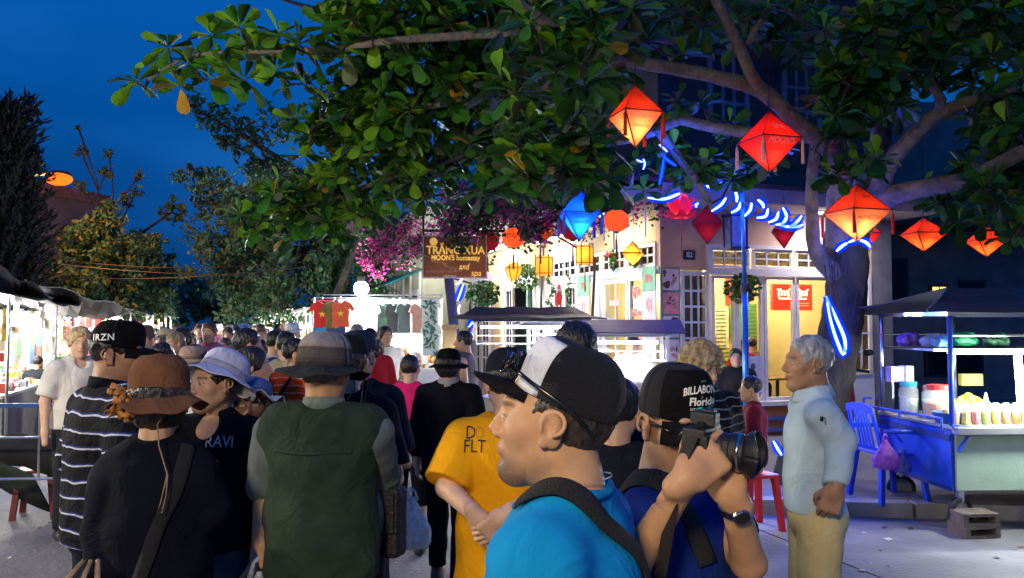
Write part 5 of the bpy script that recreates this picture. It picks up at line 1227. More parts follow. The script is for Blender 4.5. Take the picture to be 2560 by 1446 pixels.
def photo_camera(t):
    o = thing('photo_camera', 'large black photo camera with a long lens and hood held up by the photographer', 'camera', (0, 0, 0))
    o.matrix_basis = Matrix.Translation(P(1752, 1112, 1.56)) @ Matrix.Rotation(R(-119), 4, 'Z') @ Matrix.Rotation(R(-5), 4, 'X') @ Matrix.Scale(.88, 4)
    K = mat('camera_black', (.009, .009, .010), .42, var=.15, bump=.25, bscale=400); Kg = MATS['black_gloss']
    b = MB(); b.box((0, 0, -.005), (.138, .052, .098)); b.box((.052, .018, -.01), (.034, .03, .085)); b.obj('camera_body', K, o, bevel=.008)
    b = MB(); b.box((0, .005, .058), (.05, .055, .032)); b.box((0, .012, .076), (.034, .03, .012)); b.obj('viewfinder_housing', K, o, bevel=.006)
    Mx = Matrix.Rotation(R(-90), 3, 'X')
    b = MB(); b.lathe([(.036, 0), (.038, .012), (.039, .026), (.0375, .028), (.0375, .040), (.041, .043), (.041, .060), (.039, .062), (.0405, .074)], (0, .026, -.004), 36, M=Mx); lens = b.obj('lens_barrel', K, o, smooth=False)
    b = MB(); b.lathe([(.0412, 0), (.0416, .004), (.0412, .008)], (0, .082, -.004), 36, M=Mx); b.obj('lens_ring', mat('ring_chrome', (.4, .4, .4), .2, 1.0, var=0), lens, smooth=True)
    g = []
    for i in range(5):
        row = []
        for k in range(49):
            a = 2 * math.pi * k / 48; L = .026 + .010 * math.cos(2 * a); t_ = i / 4
            row.append(((.043 + .010 * t_) * math.cos(a), .098 + L * t_, -.004 + (.043 + .010 * t_) * math.sin(a)))
        g.append(row)
    b = MB(); b.sheet(g, .0022); b.obj('lens_hood', K, lens, smooth=True)
    b = MB(); b.ball((0, .100, -.004), .038, 28, 10, (1, .35, 1)); b.obj('front_glass', mat('coated_glass', (.02, .045, .035), .06, var=.3, vscale=30, coat=1.0, spec=1.0), lens, smooth=True)
    MB().lathe([(.010, 0), (.011, .006), (.009, .010)], (.052, .012, .048), 16).obj('shutter_button', Kg, o); MB().lathe([(.014, 0), (.014, .009)], (-.048, 0, .044), 18).obj('control_dial', Kg, o)
    # neck strap with its print, hanging from the body down over the chest
    pts = [(-.072, 0, .03), (-.092, -.03, -.04), (-.070, -.10, -.20), (-.050, -.12, -.36), (-.06, -.12, -.52)]
    def ribbon(pts, w, nm, m, side=(1, .4, 0)):
        P_ = []; n = 8
        for i in range(len(pts) - 1):
            for j in range(n): P_.append(Vector(pts[i]).lerp(Vector(pts[i + 1]), j / n))
        P_.append(Vector(pts[-1]))
        for _ in range(4): P_ = [P_[0]] + [(P_[i - 1] + 2 * P_[i] + P_[i + 1]) / 4 for i in range(1, len(P_) - 1)] + [P_[-1]]
        sd = Vector(side).normalized(); mb = MB(); mb.sheet([[p + sd * w * (k - .5) for k in (0, 1)] for p in P_], .003); return mb.obj(nm, m, o, smooth=False), P_
    ribbon([(.072, 0, .03), (.10, -.02, -.05), (.105, -.03, -.2), (.10, -.05, -.36), (.085, -.09, -.56)], .036, 'neck_strap', mat('camera_strap', (.016, .012, .012), .75, var=.3, bump=.4, bscale=300), side=(.55, .83, 0))
    for i, ch in enumerate('EOS 60D'):
        text('lettering', ch, .030, frame(Vector((.122 + .001 * i, -.072 - .004 * i, -.46 + .024 * i - .02)), (0, 0, 1), (.55, .83, 0)), mat('strap_print', (.42, .40, .38), .7), o, .0006, .0006)
    return o
photo_camera(ph_t)

# 3 --- man in the yellow T-shirt, hands clasped behind his back
def yellow_man():
    x, y, FW, H = -.012, 2.74, -2, 1.605
    L = lambda px, py, Y: tuple(to_local(x, y, FW, H, P(px, py, Y))); D = lambda a, b, c: tuple(dir_local(FW, (a, b, c)))
    aL = dict(e=L(1118, 1218, 2.66), w=L(1192, 1292, 2.47), d=D(.50, .05, -.75), n=D(.35, .8, .1), hand=dict(fc=[(18, 25, 20), (20, 28, 22), (24, 30, 22), (28, 32, 22)], thumb=(20, 20)))
    aR = dict(e=L(1385, 1218, 2.66), w=L(1262, 1290, 2.45), d=D(-.72, .05, -.62), n=D(-.2, .9, .2), hand=dict(fc=[(30, 50, 30), (34, 55, 30), (38, 55, 30), (42, 55, 30)], thumb=(40, 10)))
    t, Mh, A, sh = human('man in a loose yellow T-shirt seen from behind with his hands clasped behind his back', x, y, FW, H=H, hat=True, w=.87, arms=(aL, aR), skin='light', vox=.008, hvox=.006, hand=.0034,
        shirt=(.80, .36, .006), sleeve=.95, hem=.89, loose=.032, pants=(.010, .010, .011), hair='short', belly=.015)
    bv = bvh_of(sh); pk = mat('print_black', (.03, .02, .01), .8)
    f = lambda px, py: frame(to_local(x, y, FW, H, P(px, py, 2.4)), (1, 0, 0), (0, 0, 1))
    decal('lettering', t, bv, 'D', .060, f(1158, 1113), pk, (0, 1, 0), sx=.85); decal('lettering', t, bv, 'O', .060, f(1182, 1113), mat('print_faded', (.55, .25, .01), .85), (0, 1, 0), sx=.7)
    decal('lettering', t, bv, 'FLT', .060, f(1170, 1148), pk, (0, 1, 0), sx=.85)
    strap('shoulder_label', t, bv, [to_local(x, y, FW, H, P(1225, 1012, 2.5)), to_local(x, y, FW, H, P(1227, 1048, 2.5))], .022, mat('label_white', (.6, .62, .66), .8), off=.002, th=.002, n=8)
    put_hat(t, Mh, 'cap', (.012, .013, .02), 'dark cap', L=.06)
    return t
yellow_man()
# 4 --- man in the green vest
def vest_man():
    x, y, FW, H = -.655, 2.80, -3, 1.635
    L = lambda px, py, Y: tuple(to_local(x, y, FW, H, P(px, py, Y))); D = lambda a, b, c: tuple(dir_local(FW, (a, b, c)))
    aL = dict(e=L(662, 1215, 2.83), w=L(655, 1350, 2.75), d=D(.05, .0, -1), n=D(.9, .3, 0), hand=dict(curl=(50, 70, 40)))
    aR = dict(e=L(955, 1195, 2.92), w=L(940, 1240, 3.10), d=D(.1, .9, -.1), n=D(-.9, 0, 0), hand=dict(curl=(50, 60, 40)))
    t, Mh, A, sh = human('heavy-set man from behind in a dark green vest, grey shirt and wide sun hat', x, y, FW, H=H, hat=True, w=1.04, head=(-18, 0, 0), arms=(aL, aR), skin='tan', vox=.008, hvox=.0055, hand=.004,
        shirt=(.105, .135, .135), sleeve=1.02, hem=1.0, loose=.022, belly=.05, pants=(.008, .008, .009), hair='short', hcol=(.10, .09, .085), nk=.06)
    vo = []
    for f, k in [(ell((0, -.002, 1.255), (.172, .142, .21)), 0), (cap((-.150, -.012, 1.385), (.150, -.012, 1.385), .096), .07), (ell((0, .010, 1.06), (.19, .17, .22)), .06), (ell((0, -.012, .94), (.198, .16, .16)), .06), (cap((0, -.0, 1.25), (0, 0, .80), .195, .205, (1, .82, 1)), .04)]:
        vo.append(('u', ripple(f, .006, 15, 3.3), k))
    vo += [('s', cap((.318, -.01, 1.40), (.300, 0, 1.18), .078, .070), .02), ('s', cap((-.318, -.01, 1.40), (-.300, 0, 1.18), .078, .070), .02),
           ('i', plane((0, 0, .875), (0, 0, -1)), 0), ('s', cap((0, .01, 1.50), (0, 0, 1.7), .075), .01), ('s', cap((0, .35, 1.5), (0, .30, .7), .14), .02), ('s', torus((0, 0, .955), (0, 0, 1), .245, .012), .02), ('s', cap((0, -.19, 1.30), (0, -.20, 0.98), .004), .006)]
    ve = link('vest', sdf_mesh('vest', vo, (-.35, -.3, .85), (.35, .3, 1.56), .008, mat('vest_fabric', (.022, .040, .027), .85, var=.45, vscale=6, bump=.5, bscale=8, spec=.15, dist=1.5, bdist=.04)), t)
    ch = MB(); pts = []
    bv = bvh_of(ve)
    yo = MB(); 
    strap('yoke_seam', t, bv, [(-.15, -.15, 1.33), (0, -.17, 1.325), (.15, -.15, 1.33)], .005, mat('vest_seam', (.012, .030, .020), .9), off=.001, th=.002, n=30)
    # stand collar of the shirt
    g = []
    for i in range(3):
        g.append([(.075 * math.cos(a) * (1 - .04 * i), .002 + .080 * math.sin(a) * (1 - .04 * i), 1.455 + .022 * i - .012 * math.sin(a)) for a in [2 * math.pi * k / 30 for k in range(31)]])
    b = MB(); b.sheet(g, .004); b.obj('collar', M_CLOTH, t, smooth=True, color=(.15, .19, .18))
    h = put_hat(t, Mh, 'sun', (.085, .075, .070), 'wide brimmed sun hat with a pale crown top', tilt=-6, wd=.068, h=.118, down=.42, wave=.012, wf=2, ph=1.2, s=1.08, bcol=(.030, .032, .033))
    b = MB(); b.sheet([[(Vector(p) * 1.0 + Vector((0, 0, .003))) for p in row] for row in crown(.0875, .1005, .024, .118, n=36, m=9, boxy=3.0)[4:]], .002); b.obj('crown_top', M_FELT, h, smooth=True, color=(.26, .23, .225))
    b = MB(); b.tube([(-.088, .03, .03), (-.080, .06, -.05), (-.02, .075, -.115)], .002, 6); b.tube([(.088, .03, .03), (.080, .06, -.05), (.02, .075, -.115)], .002, 6); b.obj('chin_cord', MATS['strap_webbing'], h)
    # shoulder bag on his right hip
    o = thing('shoulder_bag', 'black shoulder bag hanging at the right hip of the man in the green vest', 'bag', tuple(P(955, 1300, 2.92)), R(-20))
    b = MB(); b.box((0, 0, 0), (.17, .09, .25)); b.obj('bag_body', mat('bag_nylon', (.010, .010, .012), .6, bump=.5, bscale=60), o, bevel=.02)
    b = MB(); b.box((0, -.05, .04), (.15, .012, .15)); b.obj('flap', MATS['bag_nylon'], o, bevel=.006)
    b = MB(); b.box((0, -.060, -.03), (.03, .006, .02)); b.obj('buckle', MATS['watch_steel'], o, bevel=.002)
    b = MB(); b.tube([(-.07, 0, .12), (-.10, .02, .35), (-.09, .03, .5)], .010, 6); b.obj('bag_strap', MATS['strap_webbing'], o)
    return t, A
vest_t, vest_A = vest_man()
def carrier(name, label, top, size, colr, rz=0, tint=None, seed=1, knots=True, squash=.55):
    """thin plastic carrier bag hanging from the point top"""
    m = mat('thin_plastic_' + tint if tint else 'thin_plastic', colr, .28, var=.3, vscale=30, bump=.9, bscale=26, trans=.45, spec=.7)
    w, h = size; o = thing(name, label, 'bag', tuple(top), R(rz)); g = []
    rr = random.Random(seed); ph = rr.random() * 6
    for i in range(15):
        t_ = i / 14; r = w * .5 * (math.sin(math.pi * min(1, t_ * .55 + .03)) ** .8 if t_ < .9 else 1 * (1 - ((t_ - .9) / .1) ** 2 * .55)); row = []
        r = w * .5 * min(1, .12 + 1.6 * t_ ** 1.1) * (1 if t_ < .85 else math.sqrt(max(.02, 1 - ((t_ - .85) / .155) ** 2)))
        for k in range(33):
            a = 2 * math.pi * k / 32; wv = 1 + .10 * math.sin(a * 5 + ph + t_ * 4) * (1 - t_ * .5) + .05 * math.sin(a * 11 + t_ * 9 + ph)
            row.append((r * wv * math.cos(a), r * wv * squash * math.sin(a), -h * t_ - .05))
        g.append(row)
    b = MB(); b.sheet(g); b.obj('bag_film', m, o, smooth=True)
    if knots:
        b = MB(); b.tube([(-.03, 0, -.07), (-.02, 0, -.02), (0, 0, .0)], [.012, .006, .008], 8); b.tube([(.03, 0, -.07), (.02, 0, -.02), (0, 0, 0)], [.012, .006, .008], 8); b.obj('handle', m, o, smooth=True)
    return o
carrier('carrier_bag', 'small white and blue carrier bag held by the man in the green vest', P(650, 1392, 2.72), (.16, .22), (.50, .55, .66), 10, 'white_blue', 3)
# 5 --- woman in black with the brown flower hat
def brown_hat_woman():
    x, y, FW, H = -1.065, 2.42, 4, 1.57
    L = lambda px, py, Y: tuple(to_local(x, y, FW, H, P(px, py, Y))); D = lambda a, b, c: tuple(dir_local(FW, (a, b, c)))
    aL = dict(sh=(.012, 0, -.035), e=L(262, 1330, 2.40), w=L(250, 1480, 2.32), d=D(.3, .3, -.9), n=D(.9, .2, .2), hand=None or {})
    aR = dict(sh=(-.012, 0, -.035), e=L(525, 1270, 2.45), w=L(440, 1330, 2.75), d=D(-.4, .9, -.1), n=D(-.9, 0, 0))
    t, Mh, A, sh = human('woman in a loose black top seen from behind, with a brown brimmed hat', x, y, FW, H=H, hat=True, w=.78, head=(3, 0, 0), arms=(aL, aR), skin='asian', vox=.008, hvox=.006,
        shirt=(.0035, .0045, .011), sleeve=1.8, hem=.80, loose=.028, belly=.03, pants=(.006, .007, .012), hair='bob', neck=(.070, 1.478))
    h = put_hat(t, Mh, 'bucket', (.155, .070, .036), 'brown cloth hat with a drooping brim and an orange flower', tilt=-2, wd=.062, h=.13, down=.62, wave=.016, wf=3, ph=2.2, s=1.05)
    fl = MB(); rr = random.Random(5)
    for i in range(13):
        c = Vector((-.052 + rr.uniform(-.026, .026), -.085 + rr.uniform(-.02, .02), .010 + rr.uniform(-.045, .04))); Mx = Euler((rr.uniform(0, 3), rr.uniform(0, 3), rr.uniform(0, 3))).to_matrix()
        for k in range(4):
            a = k * 1.57; fl.mi = 0; Mp = Mx @ Matrix.Rotation(a, 3, 'Z')
            fl.sheet([[c + Mp @ Vector((.004 + u * .020, (v - .5) * .022 * math.sin(math.pi * (.15 + u * .8)), .007 * math.sin(u * 3 + k))) for v in (0, .5, 1)] for u in (0, .33, .66, 1)], .0015)
    f = fl.obj('hat_flower', mat('petal_orange', (.42, .17, .035), .6, var=.4, vscale=60), h, smooth=True)
    f.location = (-.012, -.045, .0)
    sq = MB()
    for i in range(30): sq.ball((-.052 + rr.uniform(-.03, .03) - .012, -.138 + rr.uniform(-.012, .008), .01 + rr.uniform(-.05, .05)), .0022, 5, 4)
    tag(sq.obj('sequins', mat('sequin', (.8, .75, .6), .12, 1.0, var=0), h), kind='stuff')
    cd = MB(); cd.tube([(.05, -.085, -.015), (.03, -.12, -.06), (.045, -.15, -.12), (.075, -.165, -.20), (.060, -.168, -.28), (.050, -.166, -.31), (.064, -.166, -.31), (.074, -.166, -.26), (.076, -.165, -.2)], .0022, 6)
    cd.obj('hat_cord', mat('cord', (.22, .14, .08), .8), h, smooth=True)
    bv = bvh_of(sh); strap('bag_strap', t, bv, [(.12, -.06, 1.46), (.10, -.14, 1.30), (.0, -.2, 1.05), (-.10, -.2, .82)], .042, MATS['strap_webbing'], off=.005, n=60)
    # handbag on her left side: bamboo-look handles and metal rings at the bottom of the picture
    o = thing('handbag', 'dark handbag with wooden handles and metal rings carried by the brown-hat woman', 'handbag', tuple(P(195, 1515, 2.12)), R(10))
    b = MB(); b.box((0, 0, -.13), (.34, .13, .22)); b.obj('bag_body', mat('bag_leather', (.02, .014, .010), .35, bump=.4, bscale=90), o, bevel=.02)
    wd_ = mat('handle_wood', (.30, .19, .09), .4, var=.4, vscale=40)
    for i, xx in enumerate((-.06, .0, .055)):
        b = MB(); b.tube([(xx, -.05, -.01), (xx + .008, -.055, .03), (xx * .7 + .02, -.04, .07), (xx * .3 + .03, 0, .115)], [.011, .009, .008, .007], 8); b.obj('handle', wd_, o, smooth=True)
        b = MB(); b.tube([(xx + .013 * math.cos(a), -.062, -.02 + .013 * math.sin(a)) for a in [2 * math.pi * k / 12 for k in range(13)]], .003, 6); b.obj('ring', MATS['watch_steel'], o, smooth=True)
    b = MB()
    for k in range(14): b.tube([(.13 + .004 * k + .007 * math.cos(a), -.06 + (.005 * math.sin(a) if k % 2 else 0), .03 - .012 * k + .009 * math.sin(a)) for a in [2 * math.pi * q / 8 for q in range(9)]], .0022, 5)
    tag(b.obj('chain', MATS['watch_steel'], o, smooth=True), kind='stuff')
    return t
brown_hat_woman()
# 6 --- striped polo man
def stripe_mat(name, base, line, pitch, width, second=None):
    m = mat(name, base, .85, var=.12, bump=.75, bscale=7, spec=.12, dist=1.6, bdist=.045); nt = m.node_tree; N = nt.nodes; Lk = nt.links
    b = N['Principled BSDF']; cs = b.inputs['Base Color'].links[0].from_socket
    tc = N.new('ShaderNodeTexCoord'); sp = N.new('ShaderNodeSeparateXYZ'); Lk.new(tc.outputs['Object'], sp.inputs[0])
    w = N.new('ShaderNodeTexNoise'); w.inputs['Scale'].default_value = 6; Lk.new(tc.outputs['Object'], w.inputs['Vector'])
    def M(op, a, bb):
        n = N.new('ShaderNodeMath'); n.operation = op
        for i, q in enumerate((a, bb)):
            if isinstance(q, (int, float)): n.inputs[i].default_value = q
            elif q is not None: Lk.new(q, n.inputs[i])
        return n.outputs[0]
    z = M('ADD', sp.outputs['Z'], M('MULTIPLY', w.outputs['Fac'], .05)); fr = M('FRACT', M('DIVIDE', z, pitch), None)
    k = M('LESS_THAN', fr, width)
    mx = N.new('ShaderNodeMixRGB'); mx.inputs['Color2'].default_value = (*line, 1); Lk.new(k, mx.inputs['Fac']); Lk.new(cs, mx.inputs['Color1']); cur = mx.outputs[0]
    if second:
        k2 = M('MULTIPLY', M('LESS_THAN', fr, width * 2), M('SUBTRACT', 1.0, k)); mx2 = N.new('ShaderNodeMixRGB'); mx2.inputs['Color2'].default_value = (*second, 1)
        Lk.new(k2, mx2.inputs['Fac']); Lk.new(cur, mx2.inputs['Color1']); cur = mx2.outputs[0]
    Lk.new(cur, b.inputs['Base Color']); return m
def polo_man():
    x, y, FW, H = -1.50, 3.02, -42, 1.70
    t, Mh, A, sh = human('man in a dark polo shirt with thin pale stripes and a black lettered cap', x, y, FW, H=H, hat=True, w=1.08, head=(-40, -3, 0), arms=('hang', 'bend'), skin=(.34, .18, .105), vox=.0085, hvox=.0045,
        smat=stripe_mat('striped_jersey', (.006, .007, .011), (.50, .52, .66), .058, .10, (.02, .035, .16)), shirt=(1, 1, 1), sleeve=.95, hem=.90, loose=.028, belly=.035, pants=(.012, .020, .034), pmat=M_DENIM, hair='short', face=dict(stubble=.1), nk=.060)
    g = []
    for i in range(3): g.append([(.078 * math.cos(a) * (1 + .05 * i), .0 + .080 * math.sin(a) * (1 + .05 * i), 1.490 - .020 * i - .018 * math.sin(a)) for a in [2 * math.pi * k / 30 for k in range(31)]])
    b = MB(); b.sheet(g, .005); b.obj('collar', M_CLOTH, t, smooth=True, color=(.005, .006, .010))
    c = put_hat(t, Mh, 'cap', (.005, .005, .006), 'black cap with white letters on its side', L=.072, h=.100, tilt=-2, droop=.026)
    bvf = bvh_of(c); decal('lettering', c, bvf, 'IRZN', .034, frame(Vector((.2, -.035, .062)), (0, 1, .12), (0, -.12, 1)), mat('print_white', (.75, .76, .74), .7), (-1, 0, 0), bold=.0006, spacing=1.15)
    b = MB(); b.tube([(.172 * math.cos(a) * 1.08, .130 * math.sin(a), .955) for a in [2 * math.pi * k / 36 for k in range(37)]], .020, 8, cap=False); b.obj('waist_bag_belt', MATS['strap_webbing'], t, smooth=True)
    return t
polo_man()
# 7 --- woman in the white bucket hat
def white_hat_woman():
    x, y, FW, H = -1.165, 3.16, 168, 1.57
    t, Mh, A, sh = human('woman in a white bucket hat and black T-shirt facing us, looking left', x, y, FW, H=H, hat=True, w=.88, head=(-22, 3, 3), arms=('hang', 'bend'), skin=(.47, .29, .19), vox=.0085, hvox=.0038, hand=.005,
        shirt=(.006, .007, .012), sleeve=.42, hem=.90, loose=.020, pants=(.030, .065, .105), pmat=M_DENIM, hair='short', face=dict(lipstick=1, lip=(.36, .13, .12)), lapel=(1.46, .075, .10), nk=.048, neck=(.075, 1.485))
    put_hat(t, Mh, 'bucket', (.50, .52, .66), 'white cotton bucket hat with a soft brim', tilt=30, wd=.062, h=.105, down=.7, wave=.012, wf=2, ph=.4, s=1.05, off=(0, -.022, .022))
    bv = bvh_of(sh); f = lambda px, py, sz, s_, m, sx=1, b=.0: decal('lettering', t, bv, s_, sz, frame(to_local(x, y, FW, H, P(px, py, 2.9)), dir_local(FW, (1, .0, 0)), (0, 0, 1)), m, dir_local(FW, (0, 1, 0)), sx=sx, bold=b)
    gp = mat('print_grey', (.42, .42, .46), .7); f(508, 1122, .062, 'RAVI', gp, .9, .0005)
    b = MB(); n = 20; pt = [(-.026, .04), (.0, .052), (.028, .03), (.030, -.01), (.012, -.045), (-.008, -.055), (-.022, -.02)]
    c = to_local(x, y, FW, H, P(524, 1172, 3.0)); q = bv.find_nearest(c)[0]; xd = dir_local(FW, (1, 0, 0)); yv = dir_local(FW, (0, -.012, 0))
    b.sheet([[q + yv * 1.2 + xd * (px_ * k) + Vector((0, 0, pz_ * k)) for px_, pz_ in pt + pt[:1]] for k in (.02, 1)], .003); b.obj('tour_badge', mat('badge_red', (.70, .035, .02), .4, var=.1), t)
    for kx, kz, ss in ((-.09, .66, 1.0), (.10, .52, .8)):
        pb = MB(); rr = random.Random(int(kz * 100))
        for i in range(9): pb.tube([(kx - .035 + rr.uniform(-.01, .01), .083 + rr.uniform(0, .006), kz + i * .008 * ss), (kx, .095, kz + i * .008 * ss + rr.uniform(-.004, .004)), (kx + .035, .080, kz + i * .008 * ss)], .0032, 5)
        tag(pb.obj('frayed_rip', mat('frayed_thread', (.45, .48, .52), .9), t), kind='stuff')
    return t
white_hat_woman()
# 8 --- woman in the lilac blouse
t, Mh, A, sh = human('woman in a lilac sleeveless blouse and a blue and white lace-brimmed hat', gx(634, 3.35), 3.35, 186, H=1.47, hat=True, w=1.08, head=(4, -4, 0), arms=('hang', 'hang'), skin=(.20, .105, .075), vox=.0095, hvox=.0055,
    shirt=(.28, .075, .30), sleeve=.10, hem=.72, loose=.03, pants=(.16, .14, .125), hair='bob', belly=.02, face=dict(lipstick=1, lip=(.2, .04, .05)))
hh = put_hat(t, Mh, 'bucket', (.060, .115, .30), 'blue crowned hat with a frilled white brim', tilt=26, wd=.062, h=.095, down=.4, wave=.016, wf=7, ph=.4, s=1.06, bcol=(.42, .44, .52))
# 9 --- navy T-shirt man with letters on his shoulders
t, Mh, A, sh = human('man in a navy T-shirt with letters across his shoulders, beyond the green vest', gx(892, 3.75), 3.75, -8, H=1.655, hat=True, w=.88, head=(-14, 0, 0), arms=('bend', 'bend'), skin='tan', vox=.0095, hvox=.006,
    shirt=(.006, .009, .020), sleeve=.95, hem=.88, loose=.03, pants=(.03, .016, .05), hair='short', belly=.03)
put_hat(t, Mh, 'cap', (.018, .030, .060), 'faded blue cap', L=.06)
bv = bvh_of(sh); decal('lettering', t, bv, 'OXA', .040, frame((-.10, -.4, 1.41), (1, 0, 0), (0, 0, 1)), MATS['print_grey'], (0, 1, 0), bold=.001, sx=1.25)
t, Mh, A, sh = human('man in a black baseball cap and black shirt just right of the wide sun hat', gx(872, 3.35), 3.35, 4, H=1.64, hat=True, w=.80, arms=('bend', 'bend'), skin='tan', vox=.0095, hvox=.006, shirt=(.008, .009, .014), sleeve=.9, hem=.9, pants=(.02, .02, .03))
put_hat(t, Mh, 'cap', (.012, .012, .013), 'black cap with a piping seam', L=.06)
# 10 --- black-clad woman with a white carrier bag
t, Mh, A, sh = human('woman all in black with a black sun hat, seen from behind, holding a carrier bag', gx(1122, 5.2), 5.2, -4, H=1.53, hat=True, w=.90, head=(-12, 0, 0), arms=('hang', 'bend'), skin='light', vox=.010, hvox=.008, hand=.006,
    shirt=(.0045, .005, .008), sleeve=1.7, hem=.80, loose=.035, pants=(.005, .005, .007), hair='bob', legs='walk', shoes=(.12, .06, .04))
put_hat(t, Mh, 'sun', (.006, .006, .007), 'black brimmed hat', wd=.06, h=.11, down=.5, wave=.008)
g = []
for i in range(4): g.append([(.070 * math.cos(a) * (1 + .10 * i), .080 * math.sin(a) * (1 + .08 * i), 1.50 - .018 * i + .004 * math.sin(a * 6 + i)) for a in [2 * math.pi * k / 40 for k in range(41)]])
b = MB(); b.sheet(g, .006); b.obj('scarf', M_CLOTH, t, smooth=True, color=(.30, .29, .28))
carrier('carrier_bag', 'pale translucent carrier bag hanging from the hand of the woman all in black', P(1030, 1222, 4.95), (.24, .32), (.66, .70, .74), 0, 'clear', 8)
# 11 --- pink shirt woman
human('woman in a bright pink shirt and black shorts seen from behind', gx(1026, 6.0), 6.0, -6, H=1.46, w=1.0, head=(-10, 0, 0), arms=('bend', 'bend'), skin='light', vox=.011, hvox=.009, shirt=(.75, .02, .16), sleeve=.8, hem=.86, pants=(.006, .007, .012), plen=.42, hair='short')
# behind the teal man: tall dark-haired head, black shirt with a pale collar
human('person with dark hair rising behind the white front of the trucker cap', gx(1440, 3.1), 3.1, 10, H=1.70, w=1.0, arms=('bend', 'bend'), vox=.011, hvox=.006, shirt=(.01, .012, .02), hair='short', pants=(.02, .02, .03))
human('person in a black top with a pale yoke between the two capped men', gx(1540, 2.62), 2.62, -20, H=1.52, w=1.0, arms=('bend', 'bend'), vox=.010, hvox=.007, shirt=(.008, .009, .016), hair='short', pants=(.02, .02, .03), neck=(.085, 1.475))
# 14 --- curly blonde woman
t, Mh, A, sh = human('woman with a big mop of curly blonde hair and a dark zigzag patterned top', gx(1748, 4.1), 4.1, -155, H=1.575, w=1.05, head=(8, -14, 0), arms=('bend', 'bend'), skin='light', vox=.010, hvox=.0065,
    smat=stripe_mat('zigzag_print', (.010, .012, .014), (.20, .23, .22), .045, .16), shirt=(1, 1, 1), sleeve=1.4, hem=.88, loose=.035, pants=(.02, .02, .03), hair='curly', hcol=(.42, .30, .15), belly=.03)
# 17 --- grey-haired man in the pale blue shirt
def blue_shirt_man():
    x, y, FW, H = 1.265, 3.38, 84, 1.645
    L = lambda px, py, Y: tuple(to_local(x, y, FW, H, P(px, py, Y))); D = lambda a, b, c: tuple(dir_local(FW, (a, b, c)))
    # his left side is towards the camera (local -x)
    aL = dict(e=L(2103, 1105, 3.22), w=L(2088, 1222, 3.16), d=D(-.30, 0, -1), n=D(.25, 1, 0), hand=dict(fc=[(58, 84, 55), (62, 86, 55), (64, 88, 55), (66, 88, 55)], thumb=(60, 52), s=1.08))
    aR = dict(e=L(2040, 1120, 3.62), w=L(1995, 1215, 3.6), d=D(-.2, 0, -1), n=D(0, -1, 0), hand={})
    t, Mh, A, sh = human('grey-haired man in a pale blue long-sleeved shirt and khaki trousers, standing in profile', x, y, FW, H=H, w=.86, head=(6, 0, 0), arms=(aL, aR), skin=(.40, .22, .125), vox=.0085, hvox=.004, hand=.0036,
        shirt=(.46, .60, .66), sleeve=1.92, hem=.955, loose=.014, belly=.008, pants=(.66, .54, .24), hair=None, waist=1.0, nk=.056, armsc=1.05)
    X = lambda f: xf(f, Mh)
    hb = [('u', X(ripple(ell((0, -.012, .034), (.083, .097, .092)), .0028, 70)), 0), ('s', X(ell((0, .098, -.03), (.092, .088, .105))), .012), ('i', X(plane((0, -.075, -.066), (0, .25, -1))), 0), ('s', X(ell((.092, .010, -.026), (.03, .032, .042))), .01), ('s', X(ell((-.092, .010, -.026), (.03, .032, .042))), .01)]
    link('hair', sdf_mesh('hair', hb, (-.2, -.2, 1.35), (.2, .2, 1.8), .005, M_HAIR), t, color=(.34, .34, .34))
    g = []
    for i in range(4): g.append([(.074 * math.cos(a) * (1 + .07 * i), .002 + .078 * math.sin(a) * (1 + .07 * i), 1.494 - .017 * i - .025 * max(0, math.sin(a)) ) for a in [R(98) + R(344) * k / 30 for k in range(31)]])
    b = MB(); b.sheet(g, .005); b.obj('collar', M_CLOTH, t, smooth=True, color=(.46, .60, .66))
    bv = bvh_of(sh)
    pc = to_local(x, y, FW, H, P(2027, 1050, 2.95))
    b = MB(); q = bv.find_nearest(Vector(pc)); 
    strap('pocket_seam', t, bv, [to_local(x, y, FW, H, P(2020, 1040, 2.9)), to_local(x, y, FW, H, P(2062, 1048, 2.9)), to_local(x, y, FW, H, P(2064, 1110, 2.9))], .004, mat('seam_dark', (.16, .24, .28), .9), off=.001, th=.0015, n=24)
    strap('spectacles_in_pocket', t, bv, [to_local(x, y, FW, H, P(2034, 1038, 2.9)), to_local(x, y, FW, H, P(2022, 1045, 2.9)), to_local(x, y, FW, H, P(2024, 1088, 2.9))], .007, MATS['black_gloss'], off=.006, th=.004, n=20)
    # ear
    return t
blue_shirt_man()
